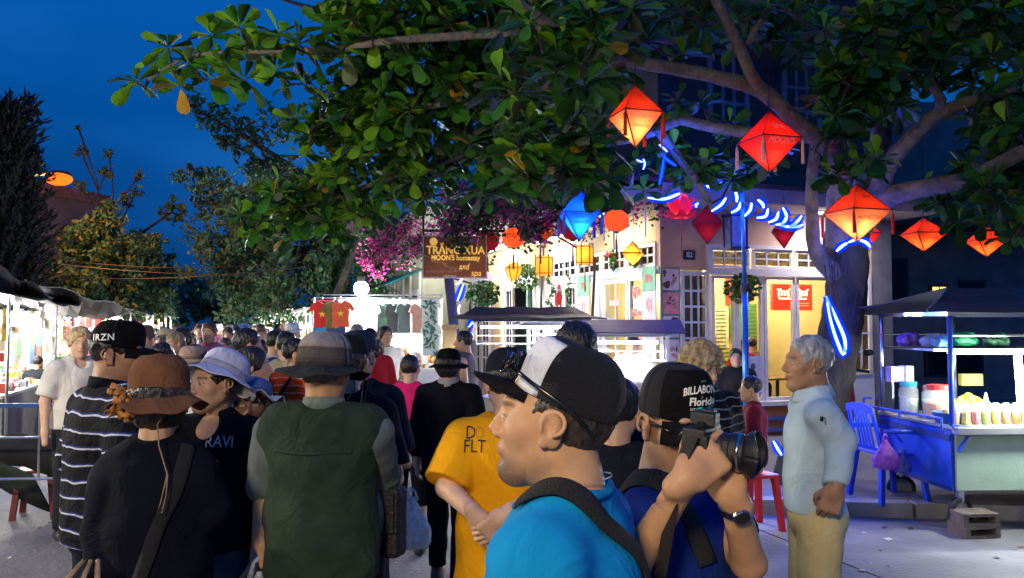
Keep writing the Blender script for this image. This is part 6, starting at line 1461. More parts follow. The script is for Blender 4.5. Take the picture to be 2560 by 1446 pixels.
# ------------------------------------------------------------------ lanterns
def silk(name, c, t=.62): return mat('silk_' + name, c, .6, var=.10, vscale=9, trans=t, bump=.2, bscale=90, spec=.2)
INK = mat('lantern_ink', (.05, .006, .004), .7)
def hang_string(t, z0, L): MB().tube([(0, 0, z0), (.01, 0, z0 + L * .5), (0, 0, z0 + L)], .004, 4).obj('string', M_WIRE, t)
def diamond(label, px, py, w, h, Y, cu, cl, e, rz=20, txt=None, tass=None, lc=(1, .5, .25), slen=.8, frame_c=(.10, .01, .008), shrink=.46):
    c = P(px, py, Y); W = w / 2000 * Y / 2; Hh = h / 2000 * Y; zt = Hh * (1 - shrink) ; zb = Hh * shrink; zt, zb = Hh * .48, Hh * .52
    t = thing('diamond_lantern', label, 'lantern', c, R(rz), 'lanterns hanging under the tree'); W *= 1.06
    cs = [Vector((W, 0, 0)), Vector((0, W, 0)), Vector((-W, 0, 0)), Vector((0, -W, 0))]; T = Vector((0, 0, zt)); B_ = Vector((0, 0, -zb))
    def panel(nm, apex, a, b_, m):
        n_ = 5; g = []
        cen = (apex + a + b_) / 3; out = Vector((cen.x, cen.y, cen.z)).normalized()
        for i in range(n_ + 1):
            g.append([])
            for j in range(n_ + 1):
                q = apex.lerp(a.lerp(b_, j / n_), max(i / n_, .02)); s_ = (i / n_) * (1 - abs(2 * j / n_ - 1)) * (1 - i / n_) ; g[-1].append(q - out * .10 * W * s_)
        mb = MB(); mb.sheet(g); return mb.obj(nm, m, t, smooth=True)
    for k in range(4): panel('upper_panel', T, cs[k], cs[(k + 1) % 4], cu); panel('lower_panel', B_, cs[k], cs[(k + 1) % 4], cl)
    f = MB()
    for k in range(4): f.tube([T, cs[k], B_], .006, 6); f.tube([cs[k], cs[(k + 1) % 4]], .006, 6)
    f.obj('lantern_frame', mat('bamboo_frame_%d' % int(frame_c[2] * 1000), frame_c, .6), t)
    MB().ball((0, 0, -.10 * Hh), .028, 10, 6).obj('bulb', emis('lantern_bulb', (1, .8, .6), 12), t, smooth=True)
    lamp('bulb_light', 'POINT', (0, 0, -.16 * Hh), e * .62, lc, .035, t)
    if tass:
        tm = mat('tassel_' + tass[0], tass[1], .7, var=.3, vscale=40, trans=.2)
        for k in range(4):
            q = MB(); L = Hh * .42; q.tube([cs[k], cs[k] * 1.01 - Vector((0, 0, .04))], .003, 4); q.tube([cs[k] * 1.01 - Vector((0, 0, .03)), cs[k] * 1.01 - Vector((0, 0, .06)), cs[k] * 1.01 - Vector((0, 0, L))], [.009, .013, .016], 7); q.obj('tassel', tm, t)
    if txt:
        # lettering follows the lower panel that faces the street
        Mr = Matrix.Rotation(R(rz), 3, 'Z'); best = min(range(4), key=lambda k: (Mr @ (cs[k] + cs[(k + 1) % 4])).y)
        a, b_ = cs[best], cs[(best + 1) % 4]
        if (Mr @ a).x > (Mr @ b_).x: a, b_ = b_, a
        xd = (b_ - a).normalized(); dn = (B_ - (a + b_) / 2).normalized(); n_ = xd.cross(-dn)
        for (s_, f_, sz, mm) in txt[0]: text('lettering', s_, sz * W * .66, frame((a + b_) / 2 + dn * f_ * Hh * .7 + n_ * .012, xd, -dn), mm, t, .0005, .0, sx=.8)
        for (s_, f_, sz, mm) in txt[1]:
            up = (T - (a + b_) / 2).normalized(); text('lettering', s_, sz * W * .7, frame((a + b_) / 2 + up * f_ * Hh + xd.cross(up) * .012, xd, up), mm, t, .0005, sx=.9)
    hang_string(t, zt, slen); return t
WI = mat('lantern_white_ink', (.75, .45, .40), .6)
moon = ([("MOON'S", .16, .42, INK), ('Homestay', .30, .30, INK)], [])
S_OR = silk('orange', (.85, .13, .03)); S_RD = silk('red', (.75, .02, .018)); S_UP = silk('redorange_dim', (.72, .055, .015), .5); S_PK = silk('pinkred', (.85, .06, .10)); S_BL = silk('blue', (.006, .10, .70)); S_YE = silk('yellow', (.90, .52, .06), .7); S_MA = silk('maroon', (.35, .01, .03)); S_PE = silk('peach', (.95, .30, .12), .7)  # upper silk darker, lower paler: bulb glow put into the panel colours
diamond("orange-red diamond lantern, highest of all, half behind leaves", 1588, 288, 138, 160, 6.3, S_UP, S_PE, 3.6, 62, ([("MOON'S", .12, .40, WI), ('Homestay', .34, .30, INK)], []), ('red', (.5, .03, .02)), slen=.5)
diamond("deep red diamond lantern with white lettering and pale tassels", 1923, 352, 150, 157, 6.8, S_RD, S_RD, 4.4, 62, ([("MOON'S", .10, .46, WI), ('Homestay', .30, .34, INK)], [('SPA', .2, .4, WI)]), ('pale', (.62, .40, .38)), slen=.35)
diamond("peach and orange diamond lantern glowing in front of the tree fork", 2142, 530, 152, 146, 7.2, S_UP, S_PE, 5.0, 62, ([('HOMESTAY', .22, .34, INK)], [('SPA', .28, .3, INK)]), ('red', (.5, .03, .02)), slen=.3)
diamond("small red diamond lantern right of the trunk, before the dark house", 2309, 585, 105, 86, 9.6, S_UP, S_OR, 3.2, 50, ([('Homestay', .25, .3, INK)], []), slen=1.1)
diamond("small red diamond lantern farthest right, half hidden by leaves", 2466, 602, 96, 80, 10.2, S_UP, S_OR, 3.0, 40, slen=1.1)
diamond("bright blue diamond lantern left of the round red lanterns", 1449, 535, 122, 132, 8.0, S_BL, S_BL, 15, 50, ([("MOON'S", .10, .40, INK), ('Homestay', .30, .30, INK)], []), ('blue', (.03, .12, .6)), lc=(.45, .65, 1), slen=.6, frame_c=(.005, .02, .10))
diamond("unlit maroon diamond lantern under the eave left of the blue pole", 1768, 560, 98, 98, 9.8, S_MA, S_MA, .10, 30, slen=.25)
diamond("unlit maroon diamond lantern under the eave right of the blue pole", 1960, 578, 76, 84, 10.0, S_MA, S_MA, .08, 30, slen=.25)
diamond("small red diamond lantern tucked behind the peach one", 2172, 585, 70, 60, 8.9, S_RD, S_RD, .8, 30, slen=.8)
diamond("yellow diamond lantern hanging before the upper spa windows", 1582, 634, 64, 62, 9.6, S_YE, S_YE, 3.2, 25, slen=.5, lc=(1, .75, .35), frame_c=(.15, .06, .01))
def round_lantern(label, px, py, r, Y, m, e, sq=.92, lc=(1, .45, .25), txt=None, tassel=True, slen=.5):
    c = P(px, py, Y); rr = r / 2000 * Y; t = thing('round_lantern', label, 'lantern', c, 0, 'lanterns hanging under the tree')
    n = 18; g = [[(rr * math.sin(math.pi * i / 14) * (1 + .02 * math.cos(n * 2 * math.pi * k / 72)) * math.cos(2 * math.pi * k / 72) + 0, rr * math.sin(math.pi * i / 14) * math.sin(2 * math.pi * k / 72) * (1 + .02 * math.cos(n * 2 * math.pi * k / 72)), -rr * sq * math.cos(math.pi * i / 14)) for k in range(73)] for i in range(1, 14)]
    MB().sheet(g).obj('silk_shade', m, t, smooth=True)
    rb = MB()
    for k in range(12): rb.tube([(rr * 1.005 * math.sin(math.pi * i / 10) * math.cos(k * math.pi / 6), rr * 1.005 * math.sin(math.pi * i / 10) * math.sin(k * math.pi / 6), -rr * sq * math.cos(math.pi * i / 10)) for i in range(1, 10)], .0022, 4)
    rb.obj('rib', MATS['bamboo_frame_8'], t)['kind'] = 'stuff'
    q = MB(); q.lathe([(rr * .24, rr * sq * .95), (rr * .24, rr * sq * 1.08), (0, rr * sq * 1.1)], n=12); q.lathe([(0, -rr * sq * 1.12), (rr * .2, -rr * sq * 1.08), (rr * .24, -rr * sq * .95)], n=12); q.obj('end_cap', M_WIRE, t)
    if e:
        MB().ball((0, 0, 0), .025, 8, 6).obj('bulb', emis('lantern_bulb', (1, .8, .6), 12), t); lamp('bulb_light', 'POINT', (0, 0, 0), e * .45, lc, .03, t)
    if txt: text('lettering', txt, rr * .55, frame((0, -rr * 1.03, rr * .1), (1, 0, 0), (0, 0, 1)), INK, t, .0005, .001)
    if tassel:
        q = MB(); q.tube([(0, 0, -rr * sq), (0, 0, -rr * sq - .1)], .004, 4); q.tube([(0, 0, -rr * sq - .09), (0, 0, -rr * sq - .3)], [.012, .016], 7); q.obj('tassel', mat('tassel_dark', (.25, .03, .02), .7), t)
    hang_string(t, rr * sq, slen); return t
round_lantern('plain red round lantern directly right of the blue diamond lantern', 1541, 552, 31, 9.4, S_OR, 4.5)
round_lantern('coral round lantern with dark letters above the yellow oval lantern', 1284, 595, 28, 11.3, S_OR, 6.5, txt="MOON'S")
round_lantern('coral round lantern behind violet flowers, left of the blue diamond', 1351, 578, 30, 11.0, S_OR, 5.5)
round_lantern('unlit maroon round lantern behind the point of the blue diamond lantern', 1432, 572, 32, 10.5, S_MA, .25)
round_lantern('dull red round lantern overlapping the top right corner of the wooden sign', 1219, 602, 29, 11.9, S_MA, .8, txt='NG')
lt = thing('lotus_lantern', 'pink-red lotus shaped lantern with upturned petals under the eave corner', 'lantern', P(1703, 530, 9.5), 0, 'lanterns hanging under the tree')
for ring, (n_, r0, el0, L0) in enumerate(((9, .05, 62, .20), (9, .05, 30, .24), (8, .05, -5, .20))):
    pm_ = MB(); g = []
    for i in range(6):
        t_ = i / 5; w = .058 * math.sin(math.pi * (.12 + .80 * t_)) ; a = R(el0 + 25 * t_); g.append([(-w, r0 + L0 * t_ * math.cos(a), L0 * t_ * math.sin(a) + .012), (0, r0 + L0 * t_ * math.cos(a), L0 * t_ * math.sin(a)), (w, r0 + L0 * t_ * math.cos(a), L0 * t_ * math.sin(a) + .012)])
    pm_.sheet(g); me = pm_.mesh('petal', S_PK, True)
    for k in range(n_): link('petal', me, lt, (0, 0, -.04 * ring), (0, 0, k * 2 * math.pi / n_ + ring * .3))
MB().ball((0, 0, .03), .03, 8, 6).obj('bulb', emis('lantern_bulb', (1, .8, .6), 12), lt); lamp('bulb_light', 'POINT', (0, 0, .06), 3.5, (1, .4, .35), .04, lt); MB().tube([(0, 0, -.08), (0, 0, -.55)], [.008, .004], 5).obj('tassel', mat('tassel_red', (.5, .03, .02), .7), lt); hang_string(lt, .1, .5)
def drum(label, px, py, w, h, Y, e, oval=False):
    c = P(px, py, Y); r = w / 4000 * Y; hh = h / 2000 * Y; t = thing('drum_lantern' if not oval else 'oval_lantern', label, 'lantern', c, 0, 'lanterns hanging under the tree')
    if oval: prof = [(r * .35, hh / 2), (r * .95, hh * .28), (r, hh * .1), (r * .8, -hh * .15), (r * .45, -hh * .42), (r * .3, -hh / 2)]
    else: prof = [(r * .9, hh / 2), (r, hh * .4), (r, -hh * .4), (r * .9, -hh / 2)]
    mb = MB(); vs = [[(q * math.cos(2 * math.pi * k / 20), q * math.sin(2 * math.pi * k / 20), z) for k in range(21)] for q, z in prof]; mb.sheet(vs); mb.obj('paper_shade', S_YE, t, smooth=True)
    f = MB()
    for k in range(6):
        a = k * math.pi / 3; f.tube([(r * 1.03 * math.cos(a) * (.9 if oval else 1), r * 1.03 * math.sin(a) * (.9 if oval else 1), hh * .62), (r * 1.06 * math.cos(a), r * 1.06 * math.sin(a), 0 if not oval else hh * .1), (r * (1.03 if not oval else .4) * math.cos(a), r * (1.03 if not oval else .4) * math.sin(a), -hh * .6)], .008, 5)
    for z in ((hh * .42, -hh * .42) if not oval else (hh * .2,)): f.tube([(r * 1.04 * math.cos(2 * math.pi * k / 20), r * 1.04 * math.sin(2 * math.pi * k / 20), z) for k in range(21)], .006, 4)
    f.obj('lantern_frame', mat('bamboo_frame_10', (.10, .01, .008), .6), t)
    MB().ball((0, 0, 0), .03, 8, 6).obj('bulb', emis('lantern_bulb_warm', (1, .7, .35), 14), t); lamp('bulb_light', 'POINT', (0, 0, 0), e * .6, (1, .72, .35), .03, t)
    MB().tube([(0, 0, -hh * .55), (0, 0, -hh * .6 - .35)], [.008, .012], 6).obj('tassel', mat('tassel_yellow', (.5, .3, .03), .7), t); hang_string(t, hh * .6, .6); return t
drum('yellow drum lantern nearest the white tube lamp, left of the wreaths', 1462, 638, 40, 48, 11.2, 5)
drum('yellow drum lantern above the pair of white stars', 1360, 665, 42, 46, 12.6, 6)
drum('yellow oval lantern below the lettered coral lantern', 1284, 680, 40, 46, 12.6, 6, True)
bx = thing('box_lantern', 'unlit tall black box lantern with pale panes beside the blue pole', 'lantern', P(1838, 580, 9.6), R(10), 'lanterns hanging under the tree')
q = MB(); 
for sx_ in (-.1, .1):
    for sy_ in (-.1, .1): q.box((sx_, sy_, 0), (.02, .02, .42))
for z in (-.2, .2): q.box((0, 0, z), (.24, .24, .03))
q.obj('lantern_frame', M_WIRE, bx); MB().box((0, 0, 0), (.17, .17, .36)).obj('pane', mat('box_pane', (.22, .25, .30), .4, var=.6, vscale=12, trans=.4), bx); hang_string(bx, .2, .3)
# thin blue tassels and beads hanging by the blue lantern
for i, (px_, py_, L) in enumerate(((1510, 560, .30), (1535, 600, .22), (1614, 555, .28), (1654, 330, .25))):
    t = thing('bead_string', ['blue bead string between blue lantern and round red lantern', 'short blue bead string below the plain round red lantern', 'blue bead string right of the plain round red lantern', 'red bead string beside the topmost lantern'][i], 'ornament', P(px_, py_, 9.0 if i < 3 else 6.4), 0, 'bead strings'); q = MB()
    for k in range(14): q.ball((0, 0, .1 - L * k / 14), .010, 6, 4)
    q.obj('bead', mat('bead_blue' if i < 3 else 'bead_red', (.10, .35, .70) if i < 3 else (.5, .05, .03), .2), t)['kind'] = 'stuff'; MB().tube([(0, 0, .5), (0, 0, -L + .1)], .002, 3).obj('string', M_WIRE, t)
# ------------------------------------------------------------------ blue LED rope light: bright core with its halo imitated by a glowing blue jacket
def halo_jacket():
    m = bpy.data.materials.new('led_halo'); m.use_nodes = True; N = m.node_tree.nodes; Lk = m.node_tree.links; N.clear()
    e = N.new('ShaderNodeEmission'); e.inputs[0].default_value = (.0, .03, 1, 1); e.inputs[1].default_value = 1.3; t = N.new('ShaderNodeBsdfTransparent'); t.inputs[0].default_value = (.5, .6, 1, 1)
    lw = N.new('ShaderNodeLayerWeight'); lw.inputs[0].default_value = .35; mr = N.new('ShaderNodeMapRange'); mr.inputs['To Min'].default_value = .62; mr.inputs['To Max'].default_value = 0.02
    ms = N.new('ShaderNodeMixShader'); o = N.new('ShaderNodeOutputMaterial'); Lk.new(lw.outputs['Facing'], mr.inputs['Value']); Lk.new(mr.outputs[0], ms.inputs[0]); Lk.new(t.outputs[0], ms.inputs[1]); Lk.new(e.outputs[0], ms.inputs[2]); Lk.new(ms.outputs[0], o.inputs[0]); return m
JK = halo_jacket(); CORE = emis('led_core', (.35, .50, 1), 9); COREB = emis('led_core_blue', (.02, .10, 1), 3.5)
def led(label, pts, Y, r=.016, core=None, e=6, group='blue rope lights', jr=3.2, name='rope_light'):
    w = [P(a, c, Y if len(pt) < 3 else pt[2]) for pt in pts for a, c in [pt[:2]]]; o = sum(w, Vector()) / len(w); t = thing(name, label, 'rope light', o, 0, group)
    S = []
    for i in range(len(w) - 1):
        p0 = w[max(i - 1, 0)]; p1 = w[i]; p2 = w[i + 1]; p3 = w[min(i + 2, len(w) - 1)]
        for k in range(5): t_ = k / 5; S.append(.5 * ((2 * p1) + (p2 - p0) * t_ + (2 * p0 - 5 * p1 + 4 * p2 - p3) * t_ * t_ + (-p0 + 3 * p1 - 3 * p2 + p3) * t_ ** 3) - o)
    S.append(w[-1] - o); n = len(S)
    MB().tube(S, [r * (.45 + .55 * math.sin(math.pi * (k + .5) / n)) for k in range(n)], 6).obj('led_core', core or CORE, t, smooth=True)
    MB().tube(S, [r * jr * (.6 + .4 * math.sin(math.pi * (k + .5) / n)) for k in range(n)], 10).obj('halo_jacket', JK, t, smooth=True)
    if e: lamp('led_light', 'POINT', (0, -.12, .02), e * 1.7, (.03, .10, 1), .12, t)
    return t
arcs = [([(1880, 528), (1905, 520), (1818, 498)][:0] or [(1772, 447), (1768, 462), (1775, 470)]), [(1793, 465), (1806, 458), (1790, 478)], [(1815, 495), (1803, 512), (1780, 528)], [(1838, 478), (1842, 492), (1842, 505)], [(1851, 506), (1846, 522), (1829, 532)], [(1879, 508), (1875, 526), (1862, 540)], [(1895, 500), (1906, 510), (1909, 520)], [(1920, 522), (1914, 541), (1893, 545)],
        [(1946, 530), (1940, 548), (1922, 556)], [(1957, 520), (1966, 540), (1958, 558), (1940, 562)], [(2004, 540), (1990, 558), (1972, 568)], [(1745, 508), (1740, 514), (1742, 518)], [(1620, 495), (1660, 498), (1690, 488), (1699, 484)], [(2008, 562), (1985, 568), (1950, 564)]]
names_ = 'first first.second second third fourth fifth sixth seventh eighth ninth tenth eleventh small long last'.split()
pos_ = ['smallest curl at the upper left end of the row', 'open curl second from the upper left', 'long slanting crescent below the two small curls', 'short upright bar above the blue pole', 'crescent just left of the blue pole', 'crescent just right of the blue pole', 'tick mark above the right crescents', 'middle crescent right of the blue pole',
        'crescent before the brightest loop', 'brightest double loop near the right end', 'slanting bar at the right end of the row', 'faint dot left of the row', 'long shallow curve at far left above the lotus lantern', 'flat glowing bar at the lower right end']
for a_, s_ in zip(arcs, pos_): led('blue rope light, ' + s_, a_, 9.0, .017, e=(2.6 if len(a_) > 2 else 1.5))
for a_, s_, Y_, cr2 in (([(1648, 362), (1660, 372), (1668, 380)], 'short streak in leaves under the topmost lantern', 7.6, CORE), ([(1608, 398), (1612, 410), (1608, 424)], 'small hook in leaves left of the crossing streaks', 7.6, CORE), ([(1660, 395), (1655, 430), (1648, 462)], 'long straight streak hanging in the leaves', 7.6, COREB), ([(1655, 385), (1668, 400), (1690, 415)], 'crossing streak in the leaves', 7.6, COREB), ([(1592, 400), (1600, 404), (1606, 405)], 'faint dot at the left in the leaves', 7.6, CORE), ([(1775, 446), (1771, 455), (1778, 462)], 'tiny curl where the row begins', 8.9, CORE)):
    led('blue rope light, ' + s_, a_, Y_, .008, cr2, e=2.2, jr=2.6)
led('blue and white leaf-shaped rope light loop on the tree trunk', [(2066, 742, 7.65), (2074, 790, 7.62), (2088, 840, 7.6), (2108, 886, 7.6), (2112, 850, 7.62), (2092, 800, 7.64), (2076, 765, 7.66), (2066, 742, 7.65)], 7.65, .015, e=5, jr=3.2)
for a_, s_ in (([(2092, 628), (2105, 616), (2118, 608)], 'left arc around the trunk below the peach lantern'), ([(2122, 606), (2138, 600), (2148, 602)], 'middle arc around the trunk below the peach lantern'), ([(2150, 601), (2164, 606), (2176, 618)], 'right arc around the trunk below the peach lantern')): led('blue rope light, ' + s_, a_, 7.62, .015, e=1.6)
led('blue rope light, crescent beside the chest of the blue-shirted man', [(1966, 1046), (1974, 1058), (1976, 1074)], 7.4, .013, e=5); led('blue rope light, lower crescent at the trunk foot', [(1934, 1104), (1944, 1122), (1954, 1138)], 7.4, .013, e=5)
# slim lit sapling by the cream house
sp = thing('wrapped_sapling', 'slim tree trunk wrapped with blue and gold light loops behind the dark cart roof', 'tree', (-.95, 12.9, .11)); MB().tube([(0, 0, 0), (.05, 0, 1.2), (-.08, 0, 2.4), (.1, 0, 3.6)], [.10, .085, .08, .06], 9).obj('trunk', M_BARK, sp, smooth=True)
for a_, s_, cr2 in (([(1158, 712), (1150, 735), (1144, 752)], 'upright bar on the slim wrapped trunk, upper', CORE), ([(1190, 793), (1180, 808), (1172, 818)], 'bar on the slim wrapped trunk below the dark roof', CORE), ([(1176, 838), (1182, 836), (1186, 842)], 'lowest curl on the slim wrapped trunk', CORE)): led('blue rope light, ' + s_, a_, 12.6, .016, cr2, e=8, jr=4.5)
GOLD = emis('led_core_gold', (1, .62, .22), 6)
for a_, s_ in (([(1160, 690), (1150, 705), (1140, 712)], 'gold light curl at the top of the slim wrapped trunk'), ([(1150, 762), (1146, 775), (1148, 785)], 'gold light curl in the middle of the slim wrapped trunk'), ([(1188, 820), (1180, 832), (1170, 838)], 'gold light curl low on the slim wrapped trunk')):
    t = led(s_, a_, 12.6, .02, GOLD, e=0, jr=1.2, group='gold light curls'); 
# slim blue pole
bp = thing('blue_pole', 'thin tall blue pipe standing in front of the shop windows', 'pole', (2.62, 9.0, .11)); BPM = mat('pole_blue', (.02, .16, .48), .35, .3, var=.2, vscale=6, dirt=.1)
MB().tube([(0, 0, 0), (0, 0, 2.0)], .034, 10).obj('lower_pipe', BPM, bp, smooth=True); MB().tube([(0, 0, 1.98), (-.02, 0, 3.3)], .022, 10).obj('upper_pipe', BPM, bp, smooth=True); MB().lathe([(.045, 1.95), (.048, 1.97), (.048, 2.02), (.03, 2.04)], n=12).obj('clamp', M_DARKW, bp)

# ------------------------------------------------------------------ carts
def wheel(parent, c, r, w=.06, rz=0):
    M = Matrix.Rotation(rz, 3, 'Z') @ Matrix.Rotation(R(90), 3, 'X')
    t = MB(); t.lathe([(r * .72, -w / 2), (r * .95, -w / 2), (r, -w * .3), (r, w * .3), (r * .95, w / 2), (r * .72, w / 2), (r * .72, -w / 2)], c, 20, M=M); t_ = t.obj('wheel', mat('tyre', (.02, .02, .021), .8, var=.2), parent)
    h = MB(); h.lathe([(0, -w * .35), (r * .72, -w * .3), (r * .72, w * .3), (0, w * .35)], c, 14, M=M); h.obj('rim', mat('rim_grey', (.3, .3, .3), .4, .6, var=.3), t_); return t_
def hip_roof(L, D, z, h, ins, sag=.03):
    """pitched tarpaulin roof with ridge along x"""
    g = []
    for j, (yy, zz, i_) in enumerate(((0, 0, 0), (D * .25, h * .5 - sag, ins * .5), (D * .5, h, ins), (D * .75, h * .5 - sag, ins * .5), (D, 0, 0))): g.append([(i_ + (L - 2 * i_) * k / 8, yy, z + zz - sag * .5 * math.sin(k * 2.2) ** 2) for k in range(9)])
    return g
ct = thing('snack_cart', 'long snack cart with a blue side, pale green front and dark roof, propped on blocks', 'cart', (3.63, 6.62, 0), R(3))
BLU = mat('cart_blue', (.010, .075, .60), .45, var=.25, vscale=5, bump=.15, dirt=.22); GRN = mat('cart_green', (.40, .54, .42), .5, var=.15, vscale=4, bump=.1, dirt=.2)
CL, CD = 1.9, 1.15
MB().box((-.012, CD / 2, .575), (.03, CD, .50)).obj('side_panel', BLU, ct, bevel=.006); MB().box((CL / 2, -.012, .585), (CL, .024, .50)).obj('front_panel', GRN, ct, bevel=.006); MB().box((CL / 2, CD + .01, .58), (CL, .024, .5)).obj('back_panel', GRN, ct)
MB().box((-.032, CD / 2, .76), (.012, CD, .05)).box((-.032, CD / 2, .345), (.012, CD, .03)).obj('edge_strip', mat('cart_blue_dark', (.006, .03, .22), .5, var=.3, dirt=.3), ct); MB().box((.62, -.028, .56), (.008, .006, .40)).box((1.2, -.028, .56), (.008, .006, .40)).box((.9, -.028, .36), (.58, .006, .008)).obj('door_seam', MATS['cable_black'], ct)
MB().box((CL / 2, CD / 2, .35), (CL - .02, CD - .02, .03)).obj('cart_floor', M_STEEL, ct)
MB().box((CL / 2, CD / 2 - .02, .845), (CL + .06, CD + .1, .03)).box((CL / 2, -.05, .83), (CL + .04, .10, .06)).obj('counter_top', mat('counter_steel', (.62, .62, .60), .30, .8, var=.1), ct, bevel=.005)
q = MB(); q.tube([(-.10, 1.3, .97), (-.10, 1.3, .90), (-.10, 0, .92), (-.10, 0, .80)], .012, 6); q.tube([(-.10, 1.3, .97), (-.02, 1.3, .97)], .012, 6); q.tube([(-.1, .65, .91), (-.1, .65, .82)], .010, 6); q.tube([(-.03, -.03, .86), (.12, -.07, .86), (.0, -.06, .66)], .02, 6); q.obj('guard_rail', BLU, ct)
for i, (x_, y_) in enumerate(((0, .02), (0, CD - .02), (.72, CD - .02), (CL - .05, CD - .02), (CL - .05, .02))): MB().tube([(x_, y_, .86), (x_, y_, 1.80)], .022, 8).obj('post', BLU if i == 0 else M_STEEL, ct, smooth=True)
g = hip_roof(CL + .7, CD + .75, 1.80, .22, .75); q = MB(); q.sheet([[(x - .42, y - .38, z) for x, y, z in row] for row in g], .012); q.obj('roof', M_TARP, ct, smooth=False)
q = MB(); q.box((CL / 2, -.02, 1.78), (CL + .1, .03, .03)); q.box((0, CD / 2, 1.785), (.03, CD, .03)); q.box((CL / 2, CD, 1.78), (CL, .03, .03)); q.bar((-.38, -.3, 1.80), (.30, CD / 2 - .05, 2.01), .015); q.obj('roof_frame', M_STEEL, ct)
MB().box((CL / 2, CD / 2 + .1, 1.475), (CL, CD * .72, .02)).obj('upper_shelf', M_STEEL, ct); q = MB(); q.tube([(0, .05, 1.60), (CL, .05, 1.60)], .007, 5); q.tube([(0, CD, 1.6), (CL, CD, 1.6)], .007, 5); q.obj('shelf_rail', M_STEEL, ct)
MB().tube([(.03, .10, 1.455), (CL - .1, .10, 1.455)], .012, 6).obj('led_strip', emis('strip_white', (.95, 1, .96), 22), ct); lamp('strip_area', 'AREA', (CL / 2, .2, 1.44), 30, (.93, 1, .95), CL - .4, ct, size_y=.04)
MB().tube([(.57, -.02, .98), (.55, -.02, 1.44)], .03, 10).obj('upright_tube', emis('strip_glare', (.9, 1, .95), 30), ct, smooth=True); lamp('upright_light', 'POINT', (.50, -.22, 1.2), 42, (.93, 1, .95), .08, ct)
wheel(ct, (.05, .02, .15), .13, .05, R(20)); wheel(ct, (.15, CD - .05, .13), .13, .05, R(-15)); wheel(ct, (1.25, .1, .16), .15, .05); wheel(ct, (1.5, CD - .1, .15), .14, .05)
q = MB()
for x_, y_ in ((.05, .02), (.15, CD - .05), (1.25, .1), (1.5, CD - .1)): q.box((x_, y_, .29), (.05, .05, .10))
q.obj('wheel_bracket', M_STEEL, ct)
q = MB(); q.box((.02, .98, 1.14), (.02, .02, .3)); q.obj('box_arm', M_STEEL, ct)
bk = mat('block_concrete', (.17, .13, .10), .9, var=.3, vscale=8, bump=.8, bscale=60, dirt=.3)
for i, (x_, y_, lab) in enumerate(((3.72, 6.52, 'stack of hollow blocks under the near corner wheel of the snack cart'), (4.88, 6.76, 'stack of hollow blocks under the wheel at the right edge of the view'))):
    t = thing('block_stack', lab, 'blocks', (x_, y_, 0), R(6))
    for k in range(2):
        q = MB(); w_, d_, h_ = .30, .22, .095; zc = .048 + k * .097
        q.box((-w_ / 2 + .02, 0, zc), (.04, d_, h_)); q.box((w_ / 2 - .02, 0, zc), (.04, d_, h_)); q.box((0, 0, zc - h_ / 2 + .012), (w_ - .08, d_, .024)); q.box((0, 0, zc + h_ / 2 - .012), (w_ - .08, d_, .024)); q.box((0, .04, zc), (.03, d_ - .1, h_ - .05)); q.obj('block', bk, t, rot=(0, 0, .03 - .08 * k))
def on_cart(x, y, z): return Matrix.Translation((3.63, 6.62, 0)) @ Matrix.Rotation(R(3), 4, 'Z') @ Vector((x, y, z))
PLC = glass('clear_plastic', (.72, .76, .78), .72)
def jar(label, x, y, r, h, lid, fill=None, fh=.6):
    t = thing('plastic_jar', label, 'jar', on_cart(x, y, .86), 0, 'jars on the snack cart'); MB().lathe([(r * .9, 0), (r, .02), (r, h * .75), (r * .8, h * .85), (r * .8, h * .9)], n=16).obj('jar_wall', PLC, t, smooth=True)
    if fill: MB().lathe([(r * .86, .005), (r * .9, .02), (r * .93, h * fh), (0, h * fh)], n=14).obj('contents', mat('jar_fill_%s' % lid[0], fill, .4, var=.4, vscale=30), t)
    MB().lathe([(r * .86, h * .86), (r * .88, h * 1.0), (0, h * 1.02)], n=16).obj('lid', mat('lid_' + lid[0], lid[1], .35), t, smooth=False); return t
jar('clear jar with a turquoise lid at the left end of the snack cart', .13, .90, .085, .30, ('turquoise', (.03, .40, .50)), (.6, .6, .62), .5)
jar('wide clear jar with a red lid and orange contents on the snack cart', .18, .50, .115, .30, ('red', (.65, .05, .04)), (.75, .28, .03), .45)
jar('round clear jar with a pale pink lid behind the red-lidded jar', .30, .78, .10, .27, ('pink', (.6, .3, .3)), (.7, .5, .4), .5)
cupc = [('orange', (.80, .30, .02)), ('brown', (.45, .15, .03)), ('amber', (.75, .40, .03)), ('lime', (.35, .50, .05)), ('pink', (.70, .10, .15)), ('yellow', (.80, .60, .08))]
k = 0
for row in range(2):
    for i in range(9):
        x_ = .075 + i * .088 + row * .04; nm_, cc = cupc[(i * 5 + row * 2) % 6]
        t = thing('drink_cup', '%s filled cup, %s in the %s row on the snack cart' % (nm_, ['first', 'second', 'third', 'fourth', 'fifth', 'sixth', 'seventh', 'eighth', 'ninth'][i], ['front', 'rear'][row]), 'cup', on_cart(x_, .10 + row * .18, .86), 0, 'filled cups on the snack cart')
        MB().lathe([(.030, 0), (.038, .12), (.040, .125), (.036, .145), (.02, .160), (0, .163)], n=12).obj('cup_wall', PLC, t, smooth=True); MB().lathe([(.028, .004), (.036, .105), (0, .108)], n=10).obj('filling', mat('fruit_' + nm_, cc, .4, var=.6, vscale=60, bump=.5), t)
t = thing('fruit_bowl', 'heaped bowl of fruit under plastic film behind the cups', 'bowl', on_cart(.50, .58, .86)); MB().lathe([(.12, 0), (.20, .10), (.21, .11)], n=20).obj('bowl', PLC, t, smooth=True)
q = MB(); rr = random.Random(3)
for i in range(40): a = rr.uniform(0, 6.3); d = rr.uniform(0, .16); q.mi = rr.randrange(2); q.ball((d * math.cos(a), d * math.sin(a), .10 + .09 * (1 - d / .17)), .035, 7, 5)
